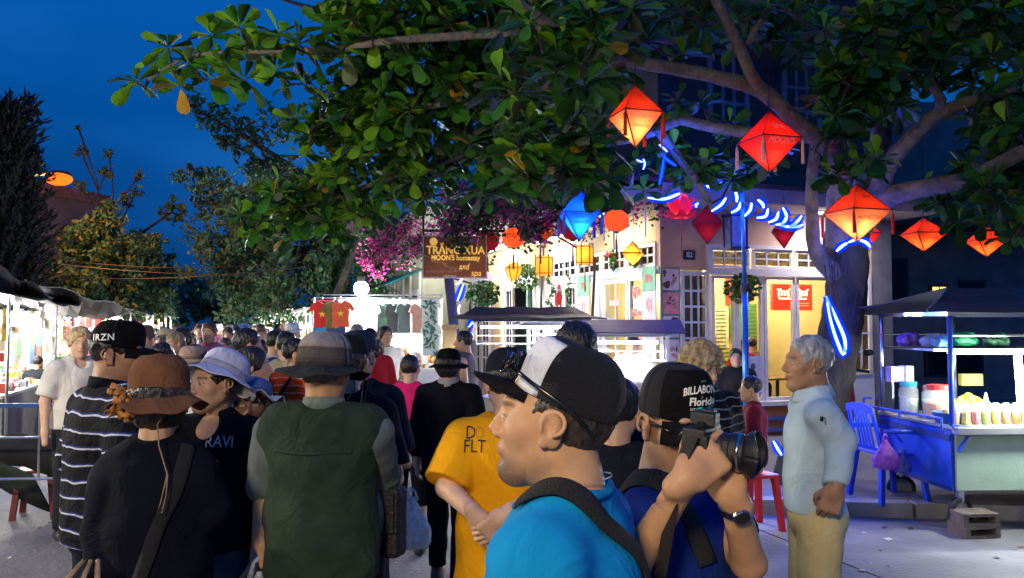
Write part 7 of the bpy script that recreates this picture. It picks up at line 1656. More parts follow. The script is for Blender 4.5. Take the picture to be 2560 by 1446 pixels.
q.obj('fruit', [MATS['fruit_orange'], MATS['fruit_yellow']], t, smooth=True)['kind'] = 'stuff'
t = thing('squeeze_bottle', 'white squeeze bottle with a pointed tip among the cups', 'bottle', on_cart(.52, .36, .86)); MB().lathe([(.035, 0), (.038, .14), (.02, .17), (.006, .24), (0, .242)], n=12).obj('bottle', MATS['goods_white'], t, smooth=True)
t = thing('plastic_basket', 'small blue basket beside the jars on the snack cart', 'basket', on_cart(.10, .22, .86)); MB().lathe([(.10, 0), (.13, .09), (.135, .09), (.105, .0)], n=18).obj('basket', MATS['goods_blue'], t)
for i, (x_, y_, s_, cc, lab) in enumerate(((.12, .85, .11, (.24, .14, .52), 'purple plastic bag bundle, left on the upper shelf of the snack cart'), (.16, .55, .10, (.35, .42, .62), 'pale blue plastic bag bundle on the upper shelf'), (.12, .34, .09, (.10, .30, .62), 'bright blue plastic bag bundle by the front post'), (.38, .45, .12, (.03, .34, .15), 'large green plastic bag bundle on the upper shelf'), (.72, .5, .11, (.10, .30, .15), 'dull green plastic bag bundle at the right of the shelf'))):
    t = thing('bag_bundle', lab, 'bag', on_cart(x_, y_, 1.49), 0, 'bag bundles on the cart shelf'); lc_ = Vector((0, 0, 0))
    ops = [('u', ripple(ell((0, 0, s_ * .5), (s_, s_ * .8, s_ * .58)), .012, 38, i * 1.3), 0), ('u', ripple(ell((s_ * .4, 0, s_ * .8), (s_ * .4, s_ * .4, s_ * .35)), .01, 45, i), .03), ('i', plane((0, 0, .002), (0, 0, -1)), 0)]
    link('film', sdf_mesh('film', ops, (-.3, -.3, -.02), (.3, .3, .35), .012, mat('bag_film_' + 'purple pale blue green olive'.split()[i], cc, .3, var=.3, vscale=20, trans=.35, spec=.7, bump=.8, bscale=30)), t)
t = thing('tissue_box', 'white and violet tissue pack fixed to the rear left post of the cart', 'box', on_cart(.07, 1.05, 1.22), R(10)); MB().box((.05, 0, 0), (.20, .10, .15)).obj('pack', mat('pack_violet', (.45, .38, .62), .5, var=.5, vscale=8), t, bevel=.006); MB().box((.12, -.02, .0), (.08, .12, .16)).obj('tissue', MATS['goods_white'], t, bevel=.006)
t = thing('yellow_box', 'small yellow box fixed to the middle rear post of the cart', 'box', on_cart(.78, 1.02, 1.17)); MB().box((0, -.05, 0), (.20, .07, .11)).obj('case', mat('box_yellow', (.65, .55, .10), .5), t, bevel=.005)
# blue plastic chair and hung bags
def plastic_chair(label, loc, rz, m, group=None):
    t = thing('plastic_chair', label, 'chair', loc, rz, group)
    MB().sheet([[(x, y, .43 - .02 * math.cos(y * 6) * math.cos(x * 6)) for x in (-.21, -.1, 0, .1, .21)] for y in (-.2, -.1, 0, .1, .2)], .012).obj('seat', m, t, smooth=True)
    for sx_, sy_ in ((-1, -1), (1, -1), (-1, 1), (1, 1)): MB().add([(sx_ * .19 + a * .022, sy_ * .18 + c * .022, .43) for a, c in ((-1, -1), (1, -1), (1, 1), (-1, 1))] + [(sx_ * .24 + a * .02, sy_ * .23 + c * .02, 0) for a, c in ((-1, -1), (1, -1), (1, 1), (-1, 1))], [(0, 1, 5, 4), (1, 2, 6, 5), (2, 3, 7, 6), (3, 0, 4, 7), (7, 6, 5, 4)]).obj('leg', m, t)
    q = MB()
    def bk(u, w): return ((u) * .22 * (1 - .1 * w), .19 + .09 * w, .43 + .42 * w)
    q.sheet([[bk(-1, w), bk(-.78, w)] for w in (0, .3, .6, .9, 1)], .015); q.sheet([[bk(.78, w), bk(1, w)] for w in (0, .3, .6, .9, 1)], .015); q.sheet([[tuple(Vector(bk(u, 1)) + Vector((0, 0, .03 * (1 - u * u) + s_ * .07))) for u in (-1, -.5, 0, .5, 1)] for s_ in (-1, 0)], .015)
    q.sheet([[bk(-.95, w), bk(.95, w)] for w in (.06, .14)], .012); q.obj('back_frame', m, t)
    for k in range(5): MB().sheet([[bk(-.45 + .225 * k - .055, w), bk(-.45 + .225 * k + .055, w)] for w in (.1, .5, .95)], .010).obj('back_slat', m, t)
    for s_ in (-1, 1): MB().tube([(s_ * .24, .19, .64), (s_ * .25, 0, .64), (s_ * .24, -.18, .62), (s_ * .22, -.19, .44)], [.018, .02, .02, .016], 7).obj('armrest', m, t, smooth=True)
    return t
plastic_chair('bright blue plastic chair standing beside the snack cart', (3.42, 7.35, .11), R(100), mat('chair_blue', (.006, .05, .50), .35, var=.1))
for i, (px_, py_, s_, cc, lab) in enumerate(((2213, 1085, (.24, .26), (.42, .12, .55), 'large violet and pink plastic bag hanging on the blue chair back'), (2256, 1120, (.16, .17), (.10, .14, .55), 'smaller blue plastic bag hanging beside the violet one'))): carrier('carrier_bag', lab, P(px_, py_, 7.0), s_, cc, 20, 'violet' if i == 0 else 'deep_blue', 5 + i, squash=.7)
# motorbike parked in the dark by the wall
mb_ = thing('motorbike', 'dark red motor scooter parked in shadow behind the blue plastic chair', 'motorbike', (4.05, 10.0, .11), R(70)); RB = mat('scooter_red', (.22, .012, .010), .25, var=.1, coat=.6); BKP = MATS['black_gloss'] if 'black_gloss' in MATS else mat('black_gloss', (.008, .008, .009), .18, var=0)
wheel(mb_, (-.62, 0, .27), .27, .08); wheel(mb_, (.62, 0, .27), .27, .09)
MB().sheet([[(-.50, -.14, .95), (-.56, 0, 1.0), (-.50, .14, .95)], [(-.42, -.17, .65), (-.52, 0, .68), (-.42, .17, .65)], [(-.30, -.13, .35), (-.40, 0, .33), (-.30, .13, .35)]], .03).obj('leg_shield', RB, mb_, smooth=True)
MB().box((-.05, 0, .28), (.5, .24, .06)).obj('footboard', BKP, mb_, bevel=.02)
MB().ball((.42, 0, .55), .30, 14, 9, (1.25, .5, .65)).obj('tail_body', RB, mb_, smooth=True); MB().ball((.32, 0, .76), .30, 14, 8, (1.3, .5, .25)).obj('saddle', BKP, mb_, smooth=True)
MB().tube([(-.58, 0, .3), (-.50, 0, .7), (-.40, 0, 1.02)], .035, 8).obj('fork', M_STEEL, mb_, smooth=True); MB().tube([(-.36, -.34, 1.02), (-.42, -.12, 1.05), (-.42, .12, 1.05), (-.36, .34, 1.02)], .018, 7).obj('handlebar', BKP, mb_, smooth=True)
MB().ball((-.50, 0, .98), .10, 12, 8, (.7, 1.2, .8)).obj('headlight', M_STEEL, mb_, smooth=True)
for s_ in (-1, 1): q = MB(); q.tube([(-.40, s_ * .26, 1.05), (-.42, s_ * .32, 1.22)], .008, 5); q.ball((-.42, s_ * .33, 1.25), .06, 10, 6, (.4, 1.1, .7)); q.obj('mirror', BKP, mb_)
hl = thing('helmet', 'pale scooter helmet resting on the parked motor scooter', 'helmet', (3.90, 9.62, 1.0)); MB().ball((0, 0, .1), .13, 16, 10, (1, 1, .95)).obj('shell', mat('helmet_white', (.5, .52, .55), .2), hl, smooth=True); MB().ball((0, -.05, .08), .115, 14, 8, (1, 1, .6)).obj('visor', BKP, hl, smooth=True)
# generic street-food cart
def food_cart(name, label, loc, rz, L, D, zr, roof_m, body_m, wing=0.25, hip=.18, ins=.3, shelf=True, e=0, body_h=.85, gable=False, glow=True):
    t = thing(name, label, 'cart', loc, rz)
    MB().box((L / 2, D / 2, body_h / 2 + .15), (L, D, body_h - .3)).obj('cabinet', body_m, t, bevel=.01); MB().box((L / 2, D / 2, body_h + .01), (L + .06, D + .06, .03)).obj('counter_top', M_STEEL, t)
    for x_, y_ in ((.03, .03), (L - .03, .03), (.03, D - .03), (L - .03, D - .03)): MB().box((x_, y_, (body_h + zr) / 2), (.035, .035, zr - body_h)).obj('post', M_STEEL if not gable else M_WHITEP, t)
    if gable:     # blue sheets with the white gable end showing to the right
        q = MB(); q.sheet([[(-wing, -wing, zr), (L + wing, -wing, zr)], [(-wing, D / 2, zr + hip), (L + wing, D / 2, zr + hip)]], .015); q.sheet([[(-wing, D / 2, zr + hip), (L + wing, D / 2, zr + hip)], [(-wing, D + wing, zr), (L + wing, D + wing, zr)]], .015); q.obj('roof', roof_m, t)
        for x_ in (0, L): q = MB(); q.add([(x_, -wing * .7, zr - .015), (x_, D + wing * .7, zr - .015), (x_, D / 2, zr + hip - .04)], [(0, 1, 2)]); q.bar((x_, 0, zr - .01), (x_, D / 2, zr + hip - .03), .02); q.bar((x_, D / 2, zr - .02), (x_, D / 2, zr + hip - .03), .02); q.obj('gable', M_WHITEP, t)
    else:
        q = MB(); q.sheet([[(x - wing, y - wing, z) for x, y, z in row] for row in hip_roof(L + 2 * wing, D + 2 * wing, zr, hip, ins)], .015); q.obj('roof', roof_m, t)
    q = MB(); q.box((L / 2, .03, zr - .02), (L, .03, .03)); q.box((L / 2, D - .03, zr - .02), (L, .03, .03)); q.box((.03, D / 2, zr - .02), (.03, D, .03)); q.box((L - .03, D / 2, zr - .02), (.03, D, .03)); q.obj('roof_frame', M_STEEL if not gable else M_WHITEP, t)
    if shelf: MB().box((L / 2, D * .6, zr - .3), (L - .04, D * .6, .015)).box((L / 2, D * .6, zr - .2), (L - .04, .012, .012)).obj('upper_shelf', M_STEEL, t)
    for x_ in (.18, L - .18): wheel(t, (x_, .0, .17), .17, .05)
    if e:
        MB().tube([(.1, D / 2, zr - .10), (L - .1, D / 2, zr - .10)], .015, 6).obj('tube_lamp', emis('tube_glow_cart', (.97, 1, .97), 26), t); lamp('cart_area', 'AREA', (L / 2, D / 2, zr - .13), e, (1, .98, .92), L * .9, t, size_y=.06)
    return t
c1 = food_cart('food_cart', 'food cart with a wide dark tarpaulin roof in front of the doorway', (-.45, 9.0, 0), R(2), 1.25, .8, 1.76, M_TARP, MATS['counter_steel'], wing=.24, hip=.13, ins=.28, e=50)
c2 = food_cart('food_cart', 'food cart with a blue roof and white gable beside the spa corner', (.68, 8.3, 0), R(-6), .95, .8, 1.60, M_TARPB, M_WHITEP, wing=.14, hip=.13, gable=True, e=55)
c3 = food_cart('food_cart', 'pale roofed food cart between the dark roof and the blue roof', (.25, 10.0, 0), R(4), 1.1, .8, 1.66, mat('tarp_white', (.60, .62, .66), .5, var=.15, bump=.4, bscale=8), M_WHITEP, wing=.2, hip=.12, ins=.2, e=30)
def small_goods(label, loc, w, d, h, n, seed, cols, name='goods_heap', cat='goods', big=.08):
    rr = random.Random(seed); t = thing(name, label, cat, loc); q = MB()
    for i in range(n):
        q.mi = rr.randrange(len(cols)); s_ = rr.uniform(.3, 1) * big; x_ = rr.uniform(-w, w); y_ = rr.uniform(-d, d); z_ = rr.random() ** 1.5 * h
        if rr.random() < .5: q.ball((x_, y_, s_ + z_ * .5), s_, 7, 5, (1, 1, rr.uniform(.6, 1.4)))
        else: q.box((x_, y_, s_ * .8 + z_ * .5), (s_ * 1.2, s_, s_ * rr.uniform(1, 2.2)), rz=rr.uniform(0, 3))
    tag(q.obj('goods', cols, t), kind='stuff'); return t
small_goods('baked snacks and bottles under the lamp of the dark-roofed cart', (.15, 9.35, .88), .5, .25, .25, 46, 1, [mat('snack_brown', (.45, .20, .06), .6), MATS['goods_yellow'], MATS['goods_white'], MATS['goods_brown']], 'snack_display', 'snacks', .06)
small_goods('white plates and paper bags on the blue-roofed cart', (1.15, 8.6, .88), .4, .25, .25, 36, 2, [MATS['goods_white'], mat('paper_bag', (.55, .40, .22), .8), MATS['goods_yellow']], 'snack_display', 'snacks', .06)
# brown figure-shaped cut-out standing in the spa window and a beige gas post
t = thing('stone_post', 'pale square gate post left of the man in the tank top', 'post', P(1125, 815, 10.3) - Vector((0, 0, 0))); t.location.z = 0
MB().box((0, 0, .82), (.16, .16, 1.64)).obj('shaft', MATS['paper_bag'], t, bevel=.01); MB().box((0, 0, 1.66), (.20, .20, .06)).obj('cap_stone', MATS['paper_bag'], t, bevel=.01)
# ------------------------------------------------------------------ clothes stall with flag shirts
TS_ = Vector((-3.95, 16.0, 0)); cs_t = thing('clothes_stall', 'brightly lit clothes rail stall with a white backdrop right of the street', 'stall', TS_, R(6))
W2 = 2.55
for x_ in (0, .85, 1.7, W2): MB().tube([(x_, 0, 0), (x_, 0, 2.22)], .016, 6).obj('post', M_STEEL, cs_t)
q = MB(); q.tube([(-.02, 0, 2.22), (W2, 0, 2.22)], .014, 6); q.tube([(.1, .5, 2.3), (W2, .5, 2.3)], .014, 6); q.tube([(-.02, -.3, 2.16), (1.4, -.3, 2.16)], .012, 6); q.tube([(W2, 0, 2.22), (W2, .5, 2.3)], .014, 6); q.tube([(-.02, 0, 2.22), (-.02, -.3, 2.16)], .012, 6); q.tube([(1.0, .05, 1.45), (W2, .05, 1.45)], .012, 6); q.obj('rail', M_STEEL, cs_t)
MB().sheet([[(.3 + (W2 - .3) * i / 20, .55 + .04 * math.sin(i * 1.9), z) for i in range(21)] for z in (.2, 1.2, 2.2)], .01).obj('backdrop', mat('backdrop_white', (.78, .78, .76), .8, trans=.3), cs_t, smooth=True)
MB().box((1.3, -.1, .8), (2.4, .8, .04)).obj('table_top', M_WHITEP, cs_t); MB().box((1.3, -.51, .42), (2.4, .02, .74)).obj('table_skirt', M_WHITEP, cs_t)
bulb('stall_bulb', 'dazzling white globe lamp above the clothes stall', P(903, 722, 15.9), .15, 550, (.98, 1, .97), glow=60)
def shirt_mesh(m, w=.36, h=.52, sl=.15):
    out = [(-w * .18, 0), (-w * .5, -.03), (-w * .5 - sl * .7, -.17), (-w * .5 - sl * .2, -.22), (-w * .46, -.17), (-w * .47, -h), (w * .47, -h), (w * .46, -.17), (w * .5 + sl * .2, -.22), (w * .5 + sl * .7, -.17), (w * .5, -.03), (w * .18, 0), (0, -.05)]
    n = len(out); mb = MB(); mb.add([(x, -.018 - .01 * math.sin(x * 30), z) for x, z in out] + [(x, .018, z) for x, z in out], [tuple(range(n)), tuple(range(2 * n - 1, n - 1, -1))] + [(i, i + n, (i + 1) % n + n, (i + 1) % n) for i in range(n)]); return mb
def hung_shirt(label, loc, rz, m, star=None, **k):
    t = thing('hanging_shirt', label, 'shirt', loc, rz, 'shirts hanging on the clothes stall'); shirt_mesh(m, **k).obj('shirt_body', m, t)
    if star: pts = [(math.sin(i * math.pi / 5) * (.075 if i % 2 == 0 else .030), -.034, -.25 + math.cos(i * math.pi / 5) * (.075 if i % 2 == 0 else .030)) for i in range(10)]; MB().add([(0, -.034, -.25)] + pts, [(0, 1 + i, 1 + (i + 1) % 10) for i in range(10)]).obj('star', star, t)
    MB().tube([(-.14, 0, -.02), (0, 0, .04), (.14, 0, -.02)], .005, 4).tube([(0, 0, .04), (0, 0, .09)], .004, 4).obj('hanger', M_STEEL, t); return t
YST = mat('star_yellow', (.85, .62, .03), .6); FR = mat('flag_red', (.62, .02, .015), .8, var=.1); SWp = lambda px, py, Y=15.65: P(px, py, Y)
hung_shirt('red shirt with a yellow star, leftmost on the clothes stall', SWp(807, 754), 0, FR, YST); hung_shirt('olive shirt with a yellow star beside the red one', SWp(836, 755), R(35), mat('olive_cloth', (.16, .14, .03), .8), YST); hung_shirt('orange-red shirt with a star, third from left on the clothes stall', SWp(852, 752), R(10), mat('flag_orange', (.70, .12, .05), .8), YST)
hung_shirt('blue shorts hanging below the red star shirt', SWp(806, 815), 0, mat('shorts_blue', (.02, .25, .55), .8), h=.22, sl=.02); hung_shirt('dark blue shorts hanging below the olive star shirt', SWp(840, 815), 0, mat('shorts_navy', (.02, .06, .16), .8), h=.28, sl=.02)
for i, (px_, cc, lab) in enumerate(((895, (.75, .75, .76), 'white shirt under the dazzling globe lamp'), (930, (.62, .66, .75), 'pale blue shirt right of the globe lamp'), (957, (.14, .28, .20), 'green leaf-patterned shirt hanging mid stall'), (984, (.10, .11, .11), 'dark grey shirt with folded sleeves hanging mid stall'), (1011, (.12, .19, .18), 'dark green dress hanging right of the grey shirt'), (1045, (.55, .30, .25), 'pale red cloth strip near the right end'))):
    hung_shirt(lab, SWp(px_, 758, 15.9), R(i * 9 - 20), mat('stall_shirt_%d' % i if 0 else 'stall_shirt_' + 'abcdef'[i], cc, .8, var=.6 if i == 2 else .2, vscale=9), w=.26, h=.6 if i > 1 else .7, sl=.08)
for i, (px_, py_, Y_) in enumerate(((1075, 745, 15.7), (1078, 810, 15.7))):
    t = thing('leafy_dress', ['upper', 'lower'][i] + ' green and white leaf-print dress at the right end of the stall', 'dress', P(px_, py_, Y_)); mb = shirt_mesh(None, .34, .62, .06); mb.obj('dress_body', mat('leaf_print_cloth', (.55, .62, .58), .8), t); q = MB(); rr = random.Random(i)
    for k in range(26): x_, z_ = rr.uniform(-.14, .14), rr.uniform(-.58, -.05); M = Matrix.Rotation(rr.uniform(0, 6), 3, 'Y'); q.add([Vector((x_, -.034 - .0004 * k, z_)) + M @ Vector(p_) for p_ in ((0, 0, -.07), (.022, 0, 0), (0, 0, .07), (-.022, 0, 0))], [(0, 1, 2, 3)])
    q.obj('leaf_print', mat('print_leafgreen', (.03, .16, .10), .7), t)['kind'] = 'stuff'
small_goods('folded clothes and hats heaped on the table of the clothes stall', TS_ + Vector((1.5, .1, .83)), .95, .3, .5, 90, 9, [MATS['goods_white'], mat('cloth_tan', (.50, .33, .14), .8), MATS['stall_shirt_b'], MATS['flag_orange'], MATS['snack_brown']], 'clothes_heap', 'clothes', .10)
# ------------------------------------------------------------------ market stalls along both sides of the street
U2 = Vector((-.3304, .9439, 0)); V2 = Vector((.9439, .3304, 0))
LC = [MATS['goods_white'], MATS['goods_red'], MATS['goods_yellow'], MATS['goods_green'], MATS['goods_blue'], MATS['goods_brown'], mat('goods_cream', (.70, .60, .42), .5), mat('goods_silver', (.6, .6, .62), .25, .9, var=.2), mat('goods_pink', (.6, .2, .3), .5)]
def stall(label, o, side, L=2.9, seed=0, e=70, near=False, canopy=M_TARP, group='stalls down the market street', col_=(1, .97, .90)):
    """o: corner at the street edge; side -1 left of the street, +1 right; local x away from the street"""
    rr = random.Random(seed); t = thing('market_stall', label, 'stall', o, BR + (R(180) if side < 0 else 0), group); s = 1
    # local: x away from street, y along it (reversed on the left)
    D = 1.9
    for x_, y_ in ((0, .05), (0, L - .05), (D, .05), (D, L - .05)): MB().tube([(x_, y_, 0), (x_, y_, 2.05)], .02, 6).obj('post', M_STEEL, t)
    g = [[(-.35 + (D + .6) * i / 5, -.1 + (L + .2) * j / 6, 2.02 + .18 * math.sin(math.pi * i / 5) - .05 * math.sin(math.pi * j / 6) + rr.uniform(-.03, .03)) for j in range(7)] for i in range(6)]
    MB().sheet(g, .012).obj('canopy', canopy, t)
    MB().box((.65, L / 2, .78), (1.2, L - .15, .04)).obj('table_top', M_WHITEP, t); MB().box((.06, L / 2, .4), (.02, L - .15, .72)).obj('table_skirt', mat('skirt_cloth', (.30, .28, .27), .9, var=.4, vscale=2), t)
    q = MB(); q.box((D - .05, L / 2, 1.35), (.03, L - .1, 1.3)); q.box((D * .5 + .3, L - .06, 1.35), (D - .8, .03, 1.2)); q.obj('back_panel', mat('stall_backing', (.50, .47, .40), .8, var=.5, vscale=5), t)
    q = MB()   # small things hanging at the back and sides
    for i in range(190 if near else 50):
        q.mi = rr.randrange(len(LC)); y_ = rr.uniform(.1, L - .1); z_ = rr.uniform(1.1, 1.9); w_ = rr.uniform(.03, .13); h_ = rr.uniform(.06, .3); q.box((D - .09 - rr.random() * .06, y_, z_), (.03, w_, h_))
    for i in range(60 if near else 20): q.mi = rr.randrange(len(LC)); q.box((rr.uniform(.0, D), (L - .1) if rr.random() < .5 else .08, rr.uniform(1.2, 1.95)), (rr.uniform(.03, .1), .03, rr.uniform(.08, .35)))
    tag(q.obj('hanging_goods', LC, t), kind='stuff'); q = MB()
    for i in range(230 if near else 60):
        q.mi = rr.randrange(len(LC)); s_ = rr.uniform(.015, .05) * (1 if near else 1.7); x_, y_ = rr.uniform(.1, 1.2), rr.uniform(.15, L - .15)
        if rr.random() < .5: q.ball((x_, y_, .80 + s_), s_, 6, 4, (1, 1, rr.uniform(.6, 2.2)))
        else: q.box((x_, y_, .8 + s_), (s_ * 2, s_ * 1.4, s_ * 2 * rr.uniform(.4, 2)), rz=rr.uniform(0, 3))
    tag(q.obj('table_goods', LC, t), kind='stuff')
    for k in ((.3, .75) if near else (.5,)):
        MB().ball((.7, L * k, 1.86), .055, 10, 6).obj('bulb', emis('stall_bulb_glow', (1, .97, .90), 40), t, smooth=True); lamp('bulb_light', 'POINT', (.7, L * k, 1.74), e, col_, .10, t)
    return t
SL = Vector((-6.3, 10.0, 0))
order_ = ['nearest', 'second', 'third', 'fourth', 'fifth', 'sixth', 'seventh', 'eighth', 'ninth', 'tenth']
for i in range(10):
    d_ = 3.2 * i; e_ = 110 if i < 3 else 120 + i * 12
    # left row: the origin sits at the far end because y runs back towards us
    stall(order_[i] + ' brightly lit trinket stall in the left row of the market street', SL + U2 * (d_ + 3.0) - V2 * (.25 if i % 2 else 0), -1, 3.0, 50 + i, e_ / (1 if i < 3 else 1), near=i < 2, canopy=M_TARP if i % 3 else mat('tarp_grey', (.06, .06, .065), .6, var=.4, vscale=3, bump=.5, bscale=8))
stall('near left trinket stall cut by the left edge of the view', SL - U2 * .2 - V2 * 2.6, -1, 3.0, 70, 110, near=True)
SRr = Vector((-6.9, 24.0, 0))
for i in range(8): stall(order_[i] + ' lit stall in the right row beyond the clothes stall', SRr + U2 * 3.4 * i, 1, 3.0, 90 + i, 120 + 20 * i, canopy=mat('tarp_white', (.60, .62, .66), .5))
stall('white lit stall just beyond the clothes stall', Vector((-5.0, 19.5, 0)), 1, 3.0, 99, 150, canopy=MATS['tarp_white'])
# paper lantern globe and red cloth at the left stalls
t = thing('paper_lamp', 'glowing white dome lampshade hanging over the left stalls', 'lamp', P(170, 766, 14.0)); MB().lathe([(.16, -.10), (.15, 0), (.09, .10), (0, .13)], n=16).obj('shade', emis('shade_glow', (1, 1, 1), 3.5), t, smooth=True); MB().tube([(0, 0, .12), (0, 0, .4)], .006, 4).obj('cord', M_WIRE, t)
t = thing('paper_lamp', 'small white lamp under the sloping tarpaulin at far left', 'lamp', P(105, 750, 12.0)); MB().lathe([(.07, -.05), (.06, .02), (0, .06)], n=12).obj('shade', emis('shade_glow', (1, 1, 1), 3.5), t, smooth=True); MB().tube([(0, 0, .05), (0, 0, .3)], .005, 4).obj('cord', M_WIRE, t)
for i, (px_, py_, Y_, lab) in enumerate(((268, 776, 17, 'small red cloth hanging at the third left stall'), (255, 790, 17, 'red tassel ornament at the left stalls'), (245, 805, 16, 'lower red ornament at the left stalls'))):
    t = thing('red_ornament', lab, 'ornament', P(px_, py_, Y_)); MB().box((0, 0, 0), (.30 if i == 0 else .12, .05, .14 if i == 0 else .2)).obj('cloth', mat('ornament_red', (.6, .03, .02), .7), t, bevel=.02); MB().tube([(0, 0, .05), (0, 0, .3)], .005, 4).obj('string', M_WIRE, t)
# big dark tarpaulins slung over the left stalls
for i, pts in enumerate(([(-60, 640, 9.5), (120, 735, 10), (150, 760, 14), (-60, 740, 14)], [(60, 700, 11), (330, 775, 13.5), (300, 790, 18), (40, 770, 16)])):
    a, b_, c_, d_ = [P(*p) for p in pts]; g = [[a.lerp(b_, u).lerp(d_.lerp(c_, u), v) - Vector((0, 0, .22 * math.sin(math.pi * u) * math.sin(math.pi * v) + .04 * math.sin(u * 14 + v * 5))) for u in [k / 10 for k in range(11)]] for v in [k / 6 for k in range(7)]]
    o = MB().sheet(g, .012).obj('tarpaulin', M_TARP); tag(o, ['dark tarpaulin sagging in from the upper left over the nearest stalls', 'long dark tarpaulin sloping down over the second left stalls'][i], 'tarpaulin')
# near left rack with blue rail, red legs
rk = thing('display_rack', 'low display rack with a blue top rail and dark cloth at lower left', 'rack', (-4.35, 6.7, 0))
for x_ in (-.55, .42): q = MB(); q.tube([(x_, 0, .40), (x_, 0, 1.02)], .010, 6); q.obj('upright', M_STEEL, rk)
q = MB(); q.bar((-1.2, 0, 1.02), (.70, 0, 1.02), .03, .035); q.obj('top_rail', mat('rail_deepblue', (.02, .06, .22), .4), rk)
q = MB(); q.tube([(-1.2, 0, .74), (.62, 0, .76)], .010, 6); q.tube([(-1.2, 0, .40), (.72, 0, .42)], .012, 6); q.obj('cross_bar', M_STEEL, rk)
g = [[(-1.2 + 1.5 * u, .10 + .3 * v, .72 - .30 * u * u + .10 * math.sin(u * 5) * v - .28 * v) for u in [k / 12 for k in range(13)]] for v in (0, .3, .6, 1)]; MB().sheet(g, .02).obj('cloth_heap', mat('heap_green', (.020, .030, .022), .9, var=.4, bump=.6, bscale=10), rk, smooth=True)
g = [[(-1.2 + 1.9 * u, .32, .70 - .28 * v - .05 * math.sin(u * 17)) for u in [k / 16 for k in range(17)]] for v in (0, .5, 1)]; MB().sheet(g, .02).obj('hung_cloth', mat('heap_dark', (.010, .011, .014), .9, var=.3, bump=.6, bscale=8), rk, smooth=True)
def red_stool(label, loc, m, h=.45):
    t = thing('plastic_stool', label, 'stool', loc, .3, 'red plastic stools'); MB().box((0, 0, h - .015), (.30, .30, .03)).obj('seat', m, t, bevel=.01)
    for sx_, sy_ in ((-1, -1), (1, -1), (-1, 1), (1, 1)): MB().add([(sx_ * .12 + a * .025, sy_ * .12 + c * .025, h - .02) for a, c in ((-1, -1), (1, -1), (1, 1), (-1, 1))] + [(sx_ * .16 + a * .022, sy_ * .16 + c * .022, 0) for a, c in ((-1, -1), (1, -1), (1, 1), (-1, 1))], [(0, 1, 5, 4), (1, 2, 6, 5), (2, 3, 7, 6), (3, 0, 4, 7), (7, 6, 5, 4)]).obj('leg', m, t)
    return t
RS = mat('stool_darkred', (.13, .012, .012), .4, var=.15); RS2 = mat('stool_red', (.55, .012, .018), .35, var=.1)
red_stool('dark red stool under the display rack at lower left', (-4.22, 7.2, 0), RS, .42); red_stool('bright red plastic stool beyond the photographer elbow', (2.02, 6.75, 0), RS2, .46)
sn = thing('sandal', 'dark shoe lying on the ground under the left rack', 'shoe', (-3.62, 6.9, 0)); MB().ball((0, 0, .05), .12, 12, 7, (1.3, .5, .42)).obj('upper', M_DARKW, sn, smooth=True); MB().box((0, 0, .012), (.3, .1, .024)).obj('sole', M_WIRE, sn, bevel=.01)
plastic_chair('cream plastic armchair with slotted back by the left stalls', (-7.15, 12.2, 0), R(186), mat('chair_cream', (.62, .52, .26), .45, var=.1))
# unseen lamp added behind the camera to light the crowd
sl2 = thing('street_lamp', 'warm street lamp on a pole behind the viewer lighting the crowd', 'street lamp', (-1.1, -2.0, 0)); MB().tube([(0, 0, 0), (0, 0, 3.4)], [.08, .05], 8).obj('pole', M_GREYW, sl2); MB().ball((0, 0, 3.6), .2, 14, 10).obj('globe', emis('globe_glow', (1, .80, .52), 6), sl2, smooth=True); lamp('crowd_fill_light', 'POINT', (0, .0, 3.25), 400, (1, .80, .50), .35, sl2)
# ------------------------------------------------------------------ people farther off
def far(label, px, Y, rz, H, shirt, **k):
    d = dict(vox=.013, hvox=.010 if Y > 7.5 else .0075, sleeve=.85, hem=.9, loose=.024, w=.98, arms=('bend', 'hang'), pants=(.02, .022, .03)); d.update(k)
    return human(label, gx(px, Y), Y, rz, H=H, shirt=shirt, **d)
t, Mh, A, sh = far('fair-haired woman in a white top with a bag strap, by the left stalls', 200, 6.4, -130, 1.66, (.62, .60, .58), skin='light', hair='wispy', hcol=(.45, .32, .16), lapel=(1.47, .07, .09), head=(-15, -6, 0), hvox=.0065)
strap('bag_strap', t, bvh_of(sh), [(-.14, .0, 1.46), (-.15, .10, 1.36), (-.17, .12, 1.2)], .035, MATS['strap_webbing'], n=16)
far('bearded man in a green T-shirt facing the camera behind the black cap', 366, 6.5, 172, 1.68, (.020, .060, .050), skin='light', hcol=(.10, .05, .02), face=dict(stubble=.6), hvox=.0065, lapel=(1.47, .06, .08))
far('dark-haired woman with red lips facing the camera above the brown hat', 406, 5.6, 178, 1.555, (.05, .05, .07), hair='bob', face=dict(lipstick=1, lip=(.5, .03, .03)), hvox=.0065)
t, Mh, A, sh = far('woman in a beige baseball cap with white sleeves, behind the white bucket hat', 486, 5.4, 150, 1.55, (.60, .60, .62), hair='long', hvox=.0065); put_hat(t, Mh, 'bucket', (.30, .22, .18), 'beige cap', wd=.05, down=.6)
far('woman with long dark hair in profile beside the white bucket hat', 630, 4.6, -60, 1.56, (.010, .010, .013), hair='long', sleeve=.3, head=(-20, 0, 0), hvox=.0065)
t, Mh, A, sh = far('man in a bright orange striped polo shirt looking right', 737, 5.8, -30, 1.585, (1, 1, 1), smat=stripe_mat('orange_stripes', (.62, .06, .008), (.75, .40, .30), .055, .10), head=(-45, 0, 0), hvox=.0065, skin='tan'); strap('bag_strap', t, bvh_of(sh), [(.08, -.12, 1.42), (-.02, -.14, 1.25), (-.14, -.12, 1.05)], .03, MATS['strap_webbing'], n=16)
far('person with short black hair and navy backpack among the crowd', 686, 7.5, -10, 1.63, (.30, .32, .38), smat=mat('floral_cloth', (.30, .32, .36), .85, var=.9, vscale=22), hvox=.0075)
